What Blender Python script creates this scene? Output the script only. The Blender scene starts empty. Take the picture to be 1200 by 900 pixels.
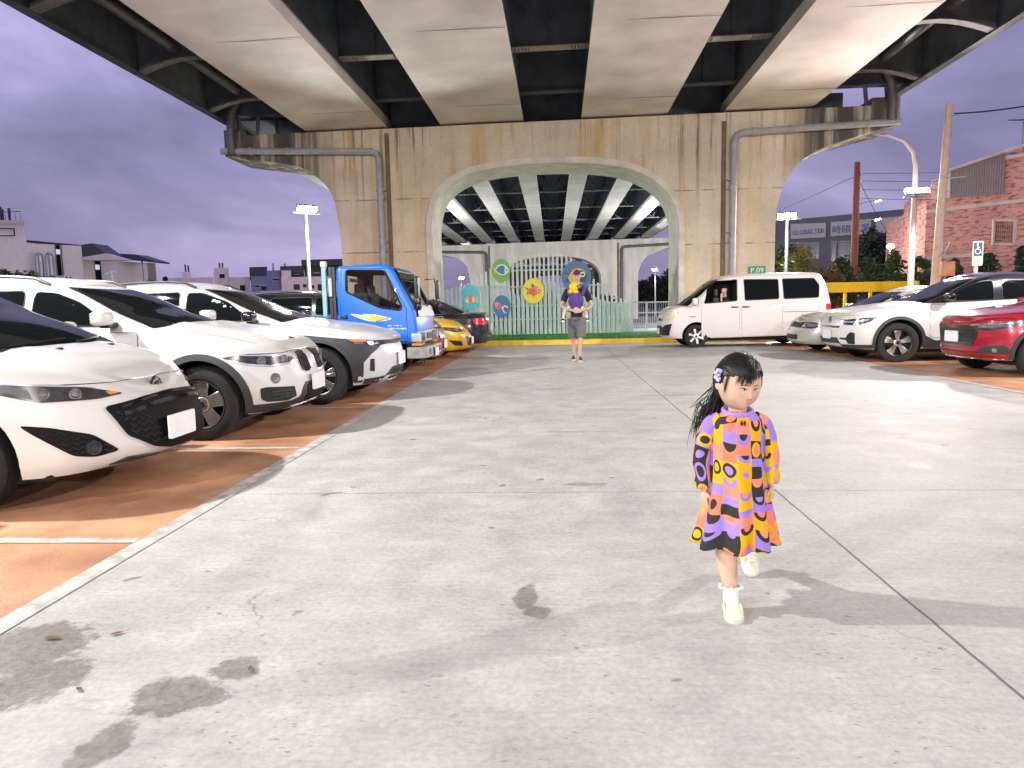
import bpy, bmesh, math, random
import numpy as np
from mathutils import Vector, Matrix, Euler
R = math.radians
sc = bpy.context.scene
COL = sc.collection
PI = math.pi

# ------------------------------------------------------------------ interpolation
def interp(tab):
    xs = [a for a, b in tab]; ys = [b for a, b in tab]; n = len(xs)
    if n == 1: return lambda x: ys[0]
    h = [xs[i+1]-xs[i] for i in range(n-1)]; dl = [(ys[i+1]-ys[i])/h[i] for i in range(n-1)]
    m = [dl[0]]+[0 if dl[i-1]*dl[i] <= 0 else 2*dl[i-1]*dl[i]/(dl[i-1]+dl[i]) for i in range(1, n-1)]+[dl[-1]]
    def f(x):
        if x <= xs[0]: return ys[0]
        if x >= xs[-1]: return ys[-1]
        i = 0
        while x > xs[i+1]: i += 1
        t = (x-xs[i])/h[i]
        return ((1+2*t)*(1-t)**2*ys[i]+t*(1-t)**2*h[i]*m[i]+t*t*(3-2*t)*ys[i+1]+t*t*(t-1)*h[i]*m[i+1])
    return f

# ------------------------------------------------------------------ materials
def nodes(m):
    m.use_nodes = True
    return m.node_tree.nodes, m.node_tree.links, m.node_tree.nodes['Principled BSDF']
def c4(c): return (c[0], c[1], c[2], 1)
def mk(name, col, rough=.5, metal=0., var=.12, scale=6., bump=0., coat=0., spec=.5, col2=None, emit=None, es=1., stretch=None, detail=5, bscale=None, rvar=.0):
    m = bpy.data.materials.new(name); N, L, B = nodes(m)
    B.inputs['Roughness'].default_value = rough; B.inputs['Metallic'].default_value = metal
    B.inputs['Coat Weight'].default_value = coat; B.inputs['Coat Roughness'].default_value = .04
    B.inputs['Specular IOR Level'].default_value = spec
    tc = N.new('ShaderNodeTexCoord'); mp = N.new('ShaderNodeMapping'); L.new(tc.outputs['Object'], mp.inputs[0])
    if stretch: mp.inputs['Scale'].default_value = stretch
    nz = N.new('ShaderNodeTexNoise'); nz.inputs['Scale'].default_value = scale; nz.inputs['Detail'].default_value = detail
    L.new(mp.outputs[0], nz.inputs['Vector'])
    cr = N.new('ShaderNodeValToRGB'); L.new(nz.outputs['Fac'], cr.inputs[0])
    a = [max(0, x*(1-var)) for x in col]; b = [min(1, x*(1+var)) for x in (col2 or col)]
    cr.color_ramp.elements[0].position = .3; cr.color_ramp.elements[1].position = .7
    cr.color_ramp.elements[0].color = c4(a); cr.color_ramp.elements[1].color = c4(b)
    L.new(cr.outputs[0], B.inputs['Base Color'])
    if rvar:
        mr = N.new('ShaderNodeMapRange'); mr.inputs[3].default_value = rough-rvar; mr.inputs[4].default_value = rough+rvar
        L.new(nz.outputs['Fac'], mr.inputs[0]); L.new(mr.outputs[0], B.inputs['Roughness'])
    if bump:
        bn = N.new('ShaderNodeTexNoise'); bn.inputs['Scale'].default_value = bscale or scale*6; bn.inputs['Detail'].default_value = 6
        L.new(mp.outputs[0], bn.inputs['Vector'])
        bp = N.new('ShaderNodeBump'); bp.inputs['Strength'].default_value = bump; bp.inputs['Distance'].default_value = .02
        L.new(bn.outputs['Fac'], bp.inputs['Height']); L.new(bp.outputs[0], B.inputs['Normal'])
    if emit:
        B.inputs['Emission Color'].default_value = c4(emit); B.inputs['Emission Strength'].default_value = es
    return m
def glass_mat(name, tint=(.75, .8, .8), rough=.02):
    m = bpy.data.materials.new(name); m.use_nodes = True; N = m.node_tree.nodes; L = m.node_tree.links; N.clear()
    o = N.new('ShaderNodeOutputMaterial'); mx = N.new('ShaderNodeMixShader'); t = N.new('ShaderNodeBsdfTransparent'); g = N.new('ShaderNodeBsdfGlossy'); fr = N.new('ShaderNodeFresnel')
    nz = N.new('ShaderNodeTexNoise'); nz.inputs['Scale'].default_value = 9; mr = N.new('ShaderNodeMapRange')
    mr.inputs[3].default_value = rough; mr.inputs[4].default_value = rough+.05; L.new(nz.outputs[0], mr.inputs[0]); L.new(mr.outputs[0], g.inputs['Roughness'])
    t.inputs[0].default_value = c4(tint); fr.inputs[0].default_value = 1.5
    L.new(fr.outputs[0], mx.inputs[0]); L.new(t.outputs[0], mx.inputs[1]); L.new(g.outputs[0], mx.inputs[2]); L.new(mx.outputs[0], o.inputs[0])
    return m

# ------------------------------------------------------------------ objects
def thing(name, label, cat, loc=(0, 0, 0), rotz=0, group=None):
    o = bpy.data.objects.new(name, None); COL.objects.link(o); o.empty_display_size = .2
    o.location = loc; o.rotation_euler = (0, 0, rotz); tag(o, label, cat, group); return o
def tag(o, label, cat, group=None, kind=None):
    if label: o['label'] = label
    if cat: o['category'] = cat
    if group: o['group'] = group
    if kind: o['kind'] = kind
    return o
def struct(o): o['kind'] = 'structure'; return o
def copy_tree(o, parent=None):
    c = o.copy(); COL.objects.link(c); c.parent = parent
    for ch in o.children: copy_tree(ch, c)
    return c
def frame_of(d):
    d = Vector(d).normalized(); a = Vector((0, 0, 1)) if abs(d.z) < .9 else Vector((1, 0, 0))
    u = d.cross(a).normalized(); return u, d.cross(u).normalized(), d
class MB:
    def __init__(s): s.v = []; s.f = []; s.m = []; s.uv = None
    def add(s, vs, fs, mi=0):
        b = len(s.v); s.v += [tuple(p) for p in vs]; s.f += [tuple(b+i for i in f) for f in fs]; s.m += [mi]*len(fs); return s
    def box(s, c, d, mi=0, M=None):
        x, y, z = [k/2 for k in d]
        vs = [Vector((i*x, j*y, k*z)) for i in (-1, 1) for j in (-1, 1) for k in (-1, 1)]
        if M: vs = [M @ p for p in vs]
        vs = [p+Vector(c) for p in vs]
        return s.add(vs, [(0, 1, 3, 2), (4, 6, 7, 5), (0, 4, 5, 1), (2, 3, 7, 6), (0, 2, 6, 4), (1, 5, 7, 3)], mi)
    def prism(s, poly, a, b, axis='y', mi=0):
        f = {'y': lambda p, t: (p[0], t, p[1]), 'x': lambda p, t: (t, p[0], p[1]), 'z': lambda p, t: (p[0], p[1], t)}[axis]
        n = len(poly); vs = [f(p, a) for p in poly]+[f(p, b) for p in poly]
        return s.add(vs, [tuple(range(n)), tuple(range(2*n-1, n-1, -1))]+[(i, i+n, (i+1) % n+n, (i+1) % n) for i in range(n)], mi)
    def tube(s, pts, r, n=8, mi=0, caps=True, flat=1.):
        pts = [Vector(p) for p in pts]; k = len(pts); rs = r if isinstance(r, (list, tuple)) else [r]*k
        vs = []; u = None
        for i, p in enumerate(pts):
            d = pts[min(i+1, k-1)]-pts[max(i-1, 0)]
            if d.length < 1e-9: d = Vector((0, 0, 1))
            d.normalize()
            if u is None: u, w, _ = frame_of(d)
            else:
                u = u-d*u.dot(d)
                if u.length < 1e-6: u = frame_of(d)[0]
                u.normalize(); w = d.cross(u)
            for j in range(n):
                a = 2*PI*j/n; vs.append(p+u*math.cos(a)*rs[i]+w*math.sin(a)*rs[i]*flat)
        fs = [(i*n+j, i*n+(j+1) % n, (i+1)*n+(j+1) % n, (i+1)*n+j) for i in range(k-1) for j in range(n)]
        if caps: fs += [tuple(range(n-1, -1, -1)), tuple(range((k-1)*n, k*n))]
        return s.add(vs, fs, mi)
    def lathe(s, prof, c=(0, 0, 0), axis=(0, 0, 1), n=24, mi=0, close=False, caps=True):
        u, w, d = frame_of(axis); c = Vector(c); k = len(prof); vs = []
        for r, h in prof:
            for j in range(n):
                a = 2*PI*j/n; vs.append(c+d*h+(u*math.cos(a)+w*math.sin(a))*r)
        rr = k if close else k-1
        fs = [(i*n+j, i*n+(j+1) % n, ((i+1) % k)*n+(j+1) % n, ((i+1) % k)*n+j) for i in range(rr) for j in range(n)]
        if not close and caps:
            if prof[0][0] > 1e-6: fs.append(tuple(range(n-1, -1, -1)))
            if prof[-1][0] > 1e-6: fs.append(tuple(range((k-1)*n, k*n)))
        return s.add(vs, fs, mi)
    def ell(s, c, r, nu=16, nv=10, mi=0, M=None, fn=None):
        c = Vector(c); vs = []
        for i in range(nv+1):
            t = PI*i/nv
            for j in range(nu):
                a = 2*PI*j/nu; n = Vector((math.sin(t)*math.cos(a), math.sin(t)*math.sin(a), math.cos(t)))
                p = fn(n) if fn else Vector((n.x*r[0], n.y*r[1], n.z*r[2]))
                if M: p = M @ p
                vs.append(c+p)
        fs = [(i*nu+j, (i+1)*nu+j, (i+1)*nu+(j+1) % nu, i*nu+(j+1) % nu) for i in range(nv) for j in range(nu)]
        return s.add(vs, fs, mi)
    def grid(s, rows, mi=0, closed=False):
        k = len(rows); n = len(rows[0]); vs = [p for r in rows for p in r]; fs = []
        for i in range(k-1):
            for j in range(n if closed else n-1):
                fs.append((i*n+j, i*n+(j+1) % n, (i+1)*n+(j+1) % n, (i+1)*n+j))
        return s.add(vs, fs, mi)
    def build(s, name, mats, parent=None, smooth=None, bevel=0, weld=1e-5, bseg=2, recalc=True):
        me = bpy.data.meshes.new(name); me.from_pydata(s.v, [], s.f)
        ms = mats if isinstance(mats, (list, tuple)) else [mats]
        for m in ms: me.materials.append(m)
        me.polygons.foreach_set('material_index', [min(i, len(ms)-1) for i in s.m])
        bm = bmesh.new(); bm.from_mesh(me)
        if weld: bmesh.ops.remove_doubles(bm, verts=bm.verts, dist=weld); bmesh.ops.dissolve_degenerate(bm, dist=1e-6, edges=bm.edges)
        if recalc: bmesh.ops.recalc_face_normals(bm, faces=bm.faces)
        bm.to_mesh(me); bm.free()
        return finish(name, me, parent, smooth, bevel, bseg)
def finish(name, me, parent=None, smooth=None, bevel=0, bseg=2):
    if smooth is not None:
        me.polygons.foreach_set('use_smooth', [True]*len(me.polygons)); me.set_sharp_from_angle(angle=R(smooth))
    o = bpy.data.objects.new(name, me); COL.objects.link(o)
    if parent is not None: o.parent = parent
    if bevel:
        b = o.modifiers.new('bevel', 'BEVEL'); b.width = bevel; b.segments = bseg; b.limit_method = 'ANGLE'; b.angle_limit = R(35)
        if smooth is None:
            me.polygons.foreach_set('use_smooth', [True]*len(me.polygons)); me.set_sharp_from_angle(angle=R(30))
            b.harden_normals = False
    return o
def evaluated(o, name):
    dg = bpy.context.evaluated_depsgraph_get(); dg.update()
    return bpy.data.meshes.new_from_object(o.evaluated_get(dg), depsgraph=dg)
def boolean(o, cutters, op='DIFFERENCE'):
    for c in cutters:
        c.parent = o.parent
        m = o.modifiers.new('b', 'BOOLEAN'); m.operation = op; m.object = c; m.solver = 'EXACT'
    bpy.context.view_layer.update()
    me = evaluated(o, o.name); old = o.data; o.modifiers.clear(); o.data = me; bpy.data.meshes.remove(old)
    for c in cutters:
        d = c.data; bpy.data.objects.remove(c); bpy.data.meshes.remove(d)
    return o
def remesh(mb, name, mats, parent, vox, iters=4, factor=.5):
    o = mb.build(name, mats, parent)
    m = o.modifiers.new('r', 'REMESH'); m.mode = 'VOXEL'; m.voxel_size = vox; m.use_smooth_shade = True
    s = o.modifiers.new('s', 'SMOOTH'); s.iterations = iters; s.factor = factor
    bpy.context.view_layer.update(); me = evaluated(o, name); old = o.data; o.modifiers.clear(); o.data = me; bpy.data.meshes.remove(old)
    me.polygons.foreach_set('use_smooth', [True]*len(me.polygons))
    if not me.materials:
        for q in (mats if isinstance(mats, (list, tuple)) else [mats]): me.materials.append(q)
    return o
def patch(fn, poly, name, mat, parent, off=.004, depth=.02, step=.08, smooth=40, rim=True, holes=None):
    """a curved panel: polygon poly in (a,b) laid on the surface fn(a,b), cut to a grid, lifted by off, with its rim turned in by depth"""
    bm = bmesh.new(); vs = [bm.verts.new((a, b, 0)) for a, b in poly]
    try: bm.faces.new(vs)
    except ValueError: bm.free(); return None
    for ax in (0, 1):
        lo = min(p[ax] for p in poly); hi = max(p[ax] for p in poly); n = max(1, int((hi-lo)/step))
        for i in range(1, n):
            co = [0, 0, 0]; no = [0, 0, 0]; co[ax] = lo+(hi-lo)*i/n+1e-5; no[ax] = 1
            bmesh.ops.bisect_plane(bm, geom=bm.verts[:]+bm.edges[:]+bm.faces[:], plane_co=co, plane_no=no, dist=1e-6)
    e = 1e-3; nor = {}
    for v in bm.verts:
        a, b = v.co.x, v.co.y; p = Vector(fn(a, b)); n = (Vector(fn(a+e, b))-Vector(fn(a-e, b))).cross(Vector(fn(a, b+e))-Vector(fn(a, b-e)))
        n = n.normalized() if n.length > 1e-12 else Vector((0, 0, 1)); nor[v] = n; v.co = p+n*off
    if rim:
        be = [x for x in bm.edges if x.is_boundary]
        r = bmesh.ops.extrude_edge_only(bm, edges=be); 
        old = {}
        for x in be:
            for v in x.verts: old[tuple(round(k, 6) for k in v.co)] = nor[v]
        for g in r['geom']:
            if isinstance(g, bmesh.types.BMVert):
                n = old.get(tuple(round(k, 6) for k in g.co))
                if n: g.co -= n*depth
    bm.normal_update()
    me = bpy.data.meshes.new(name); bm.to_mesh(me); bm.free(); me.materials.append(mat)
    return finish(name, me, parent, smooth)
def rnd(poly, r, k=4):
    out = []; n = len(poly); rs = r if isinstance(r, (list, tuple)) else [r]*n
    for i in range(n):
        p = Vector(poly[i]); a = Vector(poly[i-1])-p; b = Vector(poly[(i+1) % n])-p
        q = min(rs[i], a.length*.45, b.length*.45)
        if q < 1e-4: out.append(tuple(p)); continue
        A = p+a.normalized()*q; B = p+b.normalized()*q
        for j in range(k+1):
            t = j/k; out.append(tuple(A*(1-t)**2+p*2*t*(1-t)+B*t*t))
    return out
def circ(cx, cy, rx, ry=None, n=20):
    return [(cx+rx*math.cos(2*PI*i/n), cy+(ry or rx)*math.sin(2*PI*i/n)) for i in range(n)]
def text_mesh(s, name, size, mat, parent, M, depth=.004, align='CENTER', sx=1.):
    cu = bpy.data.curves.new(name, 'FONT'); cu.body = s; cu.size = size; cu.extrude = depth; cu.align_x = align; cu.align_y = 'CENTER'; cu.resolution_u = 3
    o = bpy.data.objects.new(name, cu); COL.objects.link(o); bpy.context.view_layer.update()
    me = evaluated(o, name); bpy.data.objects.remove(o); bpy.data.curves.remove(cu)
    me.transform(M @ Matrix.Diagonal((sx, 1, 1, 1))); me.materials.clear(); me.materials.append(mat)
    return finish(name, me, parent)
FACE = Matrix.Rotation(R(90), 4, 'X')    # text standing up, facing -Y
# ------------------------------------------------------------------ camera
F = 840.; CH = 1.2
cam = bpy.data.cameras.new('camera'); co = bpy.data.objects.new('camera', cam); COL.objects.link(co)
cam.sensor_fit = 'HORIZONTAL'; cam.sensor_width = 36; cam.lens = F*36/1200; cam.clip_start = .05; cam.clip_end = 2000
cr_ = Vector((0.99817278, 0.05670444, -0.02087371)); cu_ = Vector((0.01454188, 0.10986486, 0.99384015)); cf_ = Vector((-0.05864844, 0.99232773, -0.10883952))
co.matrix_world = Matrix(((cr_.x, cu_.x, -cf_.x, 0), (cr_.y, cu_.y, -cf_.y, 0), (cr_.z, cu_.z, -cf_.z, CH), (0, 0, 0, 1)))
sc.camera = co
def ray(px, py): return cf_+cr_*((px-600)/F)-cu_*((py-450)/F)
def A(px, py, Y):                      # (x, z) where the sight line of a photo pixel meets the plane y = Y
    d = ray(px, py); t = Y/d.y; return d.x*t, CH+d.z*t
# ------------------------------------------------------------------ sky
w = bpy.data.worlds.new('World'); sc.world = w; w.use_nodes = True
N = w.node_tree.nodes; L = w.node_tree.links; bg = N['Background']
tc = N.new('ShaderNodeTexCoord'); sky = N.new('ShaderNodeTexSky'); sky.sky_type = 'NISHITA'; sky.sun_disc = False
sky.sun_elevation = R(1.0); sky.sun_rotation = R(200)
mp = N.new('ShaderNodeMapping'); mp.inputs['Scale'].default_value = (1.0, 1.0, 2.6); L.new(tc.outputs['Generated'], mp.inputs[0])
n1 = N.new('ShaderNodeTexNoise'); n1.inputs['Scale'].default_value = 2.6; n1.inputs['Detail'].default_value = 7; n1.inputs['Roughness'].default_value = .52; n1.inputs['Distortion'].default_value = .35
L.new(mp.outputs[0], n1.inputs['Vector'])
ramp = N.new('ShaderNodeValToRGB'); L.new(n1.outputs['Fac'], ramp.inputs[0])
ramp.color_ramp.elements[0].position = .36; ramp.color_ramp.elements[0].color = (.112, .102, .190, 1)
ramp.color_ramp.elements[1].position = .68; ramp.color_ramp.elements[1].color = (.30, .268, .435, 1)
e = ramp.color_ramp.elements.new(.52); e.color = (.172, .156, .285, 1)
sep = N.new('ShaderNodeSeparateXYZ'); L.new(tc.outputs['Generated'], sep.inputs[0])
hz = N.new('ShaderNodeMapRange'); hz.inputs[1].default_value = .0; hz.inputs[2].default_value = .45; hz.inputs[3].default_value = .8; hz.inputs[4].default_value = 1.22
L.new(sep.outputs['Z'], hz.inputs[0])
mul = N.new('ShaderNodeMix'); mul.data_type = 'RGBA'; mul.blend_type = 'MULTIPLY'; mul.inputs[0].default_value = 1
L.new(ramp.outputs[0], mul.inputs[6]); L.new(hz.outputs[0], mul.inputs[7])
skm = N.new('ShaderNodeMix'); skm.data_type = 'RGBA'; skm.blend_type = 'MULTIPLY'; skm.inputs[0].default_value = 1; skm.inputs[7].default_value = (.012, .013, .02, 1)
L.new(sky.outputs[0], skm.inputs[6])
add = N.new('ShaderNodeMix'); add.data_type = 'RGBA'; add.blend_type = 'ADD'; add.inputs[0].default_value = 1
L.new(mul.outputs[2], add.inputs[6]); L.new(skm.outputs[2], add.inputs[7])
L.new(add.outputs[2], bg.inputs[0]); bg.inputs[1].default_value = 1.0
sun = bpy.data.lights.new('sun', 'SUN'); sun.energy = .08; sun.angle = R(25); sun.color = (1, .85, .9)
so = bpy.data.objects.new('sun', sun); COL.objects.link(so); so.rotation_euler = (R(70), 0, R(-20))
sc.view_settings.view_transform = 'Standard'; sc.view_settings.look = 'None'; sc.view_settings.exposure = .95; sc.view_settings.gamma = 1
sc.cycles.use_denoising = True
sc.cycles.max_bounces = 8; sc.cycles.diffuse_bounces = 4; sc.cycles.transparent_max_bounces = 16
sc.cycles.sample_clamp_indirect = 6

# ------------------------------------------------------------------ ground
def ground_mat():
    m = bpy.data.materials.new('aisle_concrete'); N, L, B = nodes(m)
    tc = N.new('ShaderNodeTexCoord'); P = tc.outputs['Object']
    def noise(sc_, det=6, ro=.55, scale=None, dist=0):
        n = N.new('ShaderNodeTexNoise'); n.inputs['Scale'].default_value = sc_; n.inputs['Detail'].default_value = det; n.inputs['Roughness'].default_value = ro; n.inputs['Distortion'].default_value = dist
        if scale:
            mp = N.new('ShaderNodeMapping'); mp.inputs['Scale'].default_value = scale; L.new(P, mp.inputs[0]); L.new(mp.outputs[0], n.inputs['Vector'])
        else: L.new(P, n.inputs['Vector'])
        return n.outputs['Fac']
    def ramp(x, p0, p1, c0=(0, 0, 0, 1), c1=(1, 1, 1, 1)):
        r = N.new('ShaderNodeValToRGB'); r.color_ramp.elements[0].position = p0; r.color_ramp.elements[1].position = p1
        r.color_ramp.elements[0].color = c0; r.color_ramp.elements[1].color = c1; L.new(x, r.inputs[0]); return r.outputs[0]
    def mix(a, b, f, bt='MIX'):
        x = N.new('ShaderNodeMix'); x.data_type = 'RGBA'; x.blend_type = bt
        for s, v in ((0, f), (6, a), (7, b)):
            if isinstance(v, (int, float)): x.inputs[s].default_value = v
            elif isinstance(v, tuple): x.inputs[s].default_value = v
            else: L.new(v, x.inputs[s])
        return x.outputs[2]
    def math_(op, a, b=None, c=None):
        x = N.new('ShaderNodeMath'); x.operation = op
        for i, v in enumerate((a, b, c)):
            if v is None: continue
            if isinstance(v, (int, float)): x.inputs[i].default_value = v
            else: L.new(v, x.inputs[i])
        return x.outputs[0]
    big = noise(.55, 6, .6); mid = noise(3.2, 6, .6); fine = noise(42, 5, .7); brush = noise(16, 4, .6, (.28, 3.2, 1))
    col = ramp(big, .3, .72, (.45, .455, .44, 1), (.56, .563, .545, 1))
    col = mix(col, ramp(mid, .3, .7, (.78, .78, .78, 1), (1.08, 1.07, 1.05, 1)), .9, 'MULTIPLY')
    col = mix(col, ramp(brush, .3, .7, (.88, .88, .88, 1), (1.04, 1.04, 1.04, 1)), .7, 'MULTIPLY')
    pits = ramp(noise(62, 3, .6, (.45, 1.2, 1)), .635, .69)
    pm = ramp(noise(1.3, 4, .6), .42, .62)
    col = mix(col, (.11, .105, .10, 1), math_('MULTIPLY', math_('MULTIPLY', pits, pm), .8))
    col = mix(col, ramp(fine, .35, .68, (.80, .80, .80, 1), (1.08, 1.08, 1.08, 1)), .9, 'MULTIPLY')
    # damp stains with shapes of their own
    sep = N.new('ShaderNodeSeparateXYZ'); L.new(P, sep.inputs[0]); X, Y = sep.outputs['X'], sep.outputs['Y']
    wob = math_('MULTIPLY', math_('SUBTRACT', noise(9., 9, .75), .5), 2.1)
    st = None
    for cx, cy, rx, ry, k in ((-1.92, 2.36, .22, .24, 1.), (-1.72, 2.14, .16, .18, 1.), (-1.20, 2.07, .15, .12, 1.), (-1.09, 2.24, .10, .08, 1.), (-1.27, 1.80, .07, .13, .9), (-.13, 2.84, .05, .13, .9), (-.08, 2.70, .06, .06, .9),
                           (.2, 6.7, .35, .05, .45), (1.6, 9.3, .5, .10, .4), (2.6, 10.6, .55, .10, .4), (-.1, 10.2, .35, .10, .3), (2.4, 3.3, .4, .2, .25), (3.4, 6.4, .8, .25, .25), (.2, 4.7, .16, .05, .6), (2.0, 16, 1.5, .7, .28), (1.0, 2.35, .5, .12, .12)):
        dx = math_('DIVIDE', math_('SUBTRACT', X, cx), rx); dy = math_('DIVIDE', math_('SUBTRACT', Y, cy), ry)
        d = math_('SQRT', math_('ADD', math_('MULTIPLY', dx, dx), math_('MULTIPLY', dy, dy)))
        d = math_('ADD', d, wob)
        mr = N.new('ShaderNodeMapRange'); mr.interpolation_type = 'SMOOTHSTEP'; mr.inputs[1].default_value = 1.10; mr.inputs[2].default_value = .78; mr.inputs[3].default_value = 0; mr.inputs[4].default_value = k
        L.new(d, mr.inputs[0]); st = mr.outputs[0] if st is None else math_('MAXIMUM', st, mr.outputs[0])
    edge = ramp(st, .0, .5); 
    stc = mix((.20, .185, .16, 1), (.07, .06, .048, 1), ramp(noise(48, 8, .8), .38, .62))
    col = mix(col, stc, math_('MULTIPLY', math_('MULTIPLY', st, ramp(noise(21, 8, .8), .25, .6, (.45, .45, .45, 1), (1, 1, 1, 1))), .85))
    scr = math_('MULTIPLY', ramp(noise(11, 5, .75, (.5, 4.5, 1), .8), .64, .70), ramp(noise(2.1, 4, .6), .44, .60)); col = mix(col, (.13, .125, .115, 1), math_('MULTIPLY', scr, .62))
    blot = ramp(noise(1.9, 7, .72, (1, 1.6, 1), .5), .38, .66); col = mix(col, mix((.78, .775, .76, 1), (1.05, 1.05, 1.05, 1), blot), .5, 'MULTIPLY')
    drip = ramp(noise(6.5, 2, .4), .735, .755); col = mix(col, (.10, .09, .08, 1), math_('MULTIPLY', drip, .6))
    # saw-cut joints and a few hairline cracks
    jn = math_('MULTIPLY', math_('SUBTRACT', noise(7, 3, .5), .5), .010)
    def line(c, pos, wd):
        mr = N.new('ShaderNodeMapRange'); mr.inputs[1].default_value = wd; mr.inputs[2].default_value = wd*.45; mr.inputs[3].default_value = 0; mr.inputs[4].default_value = 1
        L.new(math_('ABSOLUTE', math_('ADD', math_('SUBTRACT', c, pos), jn)), mr.inputs[0]); return mr.outputs[0]
    def gate(c, lo, hi):
        return math_('MULTIPLY', math_('GREATER_THAN', c, lo), math_('LESS_THAN', c, hi))
    j = math_('MULTIPLY', line(X, 1.385, .0085), ramp(Y, .0, 1.0, (1, 1, 1, 1), (.8, .8, .8, 1)))
    for py, k in ((4.5, .55), (9.0, .5), (13.5, .45), (18., .4)): j = math_('MAXIMUM', j, math_('MULTIPLY', line(Y, py, .007), k))
    vor = N.new('ShaderNodeTexVoronoi'); vor.feature = 'DISTANCE_TO_EDGE'; vor.inputs['Scale'].default_value = .8
    wv = N.new('ShaderNodeTexNoise'); wv.inputs['Scale'].default_value = 3; wv.inputs['Detail'].default_value = 5; L.new(P, wv.inputs['Vector'])
    vm = N.new('ShaderNodeMix'); vm.data_type = 'VECTOR'; vm.inputs[0].default_value = .25; L.new(P, vm.inputs[4]); L.new(wv.outputs['Color'], vm.inputs[5]); L.new(vm.outputs[1], vor.inputs['Vector'])
    ck = math_('MULTIPLY', ramp(vor.outputs['Distance'], .0015, .004, (1, 1, 1, 1), (0, 0, 0, 1)), math_('MULTIPLY', ramp(noise(.9, 3, .5), .56, .64), .45))
    col = mix(col, (.035, .033, .03, 1), math_('MAXIMUM', j, ck))
    L.new(col, B.inputs['Base Color'])
    rg = ramp(mid, .3, .7, (.56, .56, .56, 1), (.78, .78, .78, 1)); rg = mix(rg, (.3, .3, .3, 1), math_('MULTIPLY', st, .6)); L.new(rg, B.inputs['Roughness'])
    B.inputs['Specular IOR Level'].default_value = .42
    h = math_('ADD', math_('MULTIPLY', fine, .5), math_('MULTIPLY', brush, .7)); h = math_('SUBTRACT', h, math_('MULTIPLY', pits, 1.2)); h = math_('SUBTRACT', h, math_('MULTIPLY', j, 2.))
    bp = N.new('ShaderNodeBump'); bp.inputs['Strength'].default_value = .35; bp.inputs['Distance'].default_value = .006; L.new(h, bp.inputs['Height']); L.new(bp.outputs[0], B.inputs['Normal'])
    return m
def bay_mat():
    m = mk('bay_paint', (.42, .205, .115), rough=.42, var=.22, scale=1.7, col2=(.55, .295, .17), bump=.25, bscale=60, coat=.0, rvar=.13)
    N, L, B = nodes(m); src = B.inputs['Base Color'].links[0].from_socket
    tc = N.new('ShaderNodeTexCoord'); n = N.new('ShaderNodeTexNoise'); n.inputs['Scale'].default_value = 1.1; n.inputs['Detail'].default_value = 8; n.inputs['Roughness'].default_value = .65; n.inputs['Distortion'].default_value = .6
    L.new(tc.outputs['Object'], n.inputs['Vector'])
    r = N.new('ShaderNodeValToRGB'); r.color_ramp.elements[0].position = .56; r.color_ramp.elements[1].position = .66; L.new(n.outputs[0], r.inputs[0])
    x = N.new('ShaderNodeMix'); x.data_type = 'RGBA'; x.inputs[7].default_value = (.27, .13, .07, 1)
    fm = N.new('ShaderNodeMath'); fm.operation = 'MULTIPLY'; fm.inputs[1].default_value = .55; L.new(r.outputs[0], fm.inputs[0]); L.new(fm.outputs[0], x.inputs[0]); L.new(src, x.inputs[6])
    n2 = N.new('ShaderNodeTexNoise'); n2.inputs['Scale'].default_value = 2.3; n2.inputs['Detail'].default_value = 9; n2.inputs['Roughness'].default_value = .72; L.new(tc.outputs['Object'], n2.inputs['Vector'])
    r2 = N.new('ShaderNodeValToRGB'); r2.color_ramp.elements[0].position = .56; r2.color_ramp.elements[1].position = .63; L.new(n2.outputs[0], r2.inputs[0]); f2 = N.new('ShaderNodeMath'); f2.operation = 'MULTIPLY'; f2.inputs[1].default_value = .5; L.new(r2.outputs[0], f2.inputs[0])
    y = N.new('ShaderNodeMix'); y.data_type = 'RGBA'; y.inputs[7].default_value = (.52, .36, .25, 1); L.new(f2.outputs[0], y.inputs[0]); L.new(x.outputs[2], y.inputs[6]); L.new(y.outputs[2], B.inputs['Base Color']); return m
def smooth_poly0(p):
    out = []; n = len(p)
    for i in range(n):
        p0, p1, p2, p3 = [Vector(p[(i+j-1) % n]) for j in range(4)]
        for t in (0, .33, .66): out.append(tuple(.5*((2*p1)+(p2-p0)*t+(2*p0-5*p1+4*p2-p3)*t*t+(3*p1-p0-3*p2+p3)*t**3)))
    return out
M_AISLE = ground_mat(); M_BAY = bay_mat()
M_ASPH = mk('asphalt', (.055, .055, .058), rough=.85, var=.25, scale=3, bump=.4)
M_LINE = mk('line_paint', (.44, .44, .41), rough=.6, var=.34, scale=9, bump=.3, bscale=70, detail=8)
M_YEL = mk('yellow_paint', (.72, .46, .02), rough=.5, var=.15, scale=4, bump=.2)
M_REDP = mk('red_floor_paint', (.42, .045, .04), rough=.5, var=.15, scale=3)
M_TURF = mk('turf', (.035, .16, .02), rough=.9, var=.35, scale=9, col2=(.06, .27, .03), bump=.6, bscale=120)
def sheet(name, x0, x1, y0, y1, z, m, nx=1):
    b = MB(); b.add([(x0, y0, z), (x1, y0, z), (x1, y1, z), (x0, y1, z)], [(0, 1, 2, 3)]); return struct(b.build(name, m))
sheet('ground', -900, 900, -300, 1500, 0, M_ASPH)
sheet('aisle', -2.16, 5.72, -14, 21.6, .004, M_AISLE)
sheet('parking_bays', -8.2, -2.16, -14, 18.6, .004, M_BAY)
sheet('parking_bays', 5.72, 14, -14, 21.2, .004, M_BAY)
sheet('red_bay', -8.2, -2.16, 18.6, 21.6, .004, M_REDP)
lm = MB()
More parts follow.
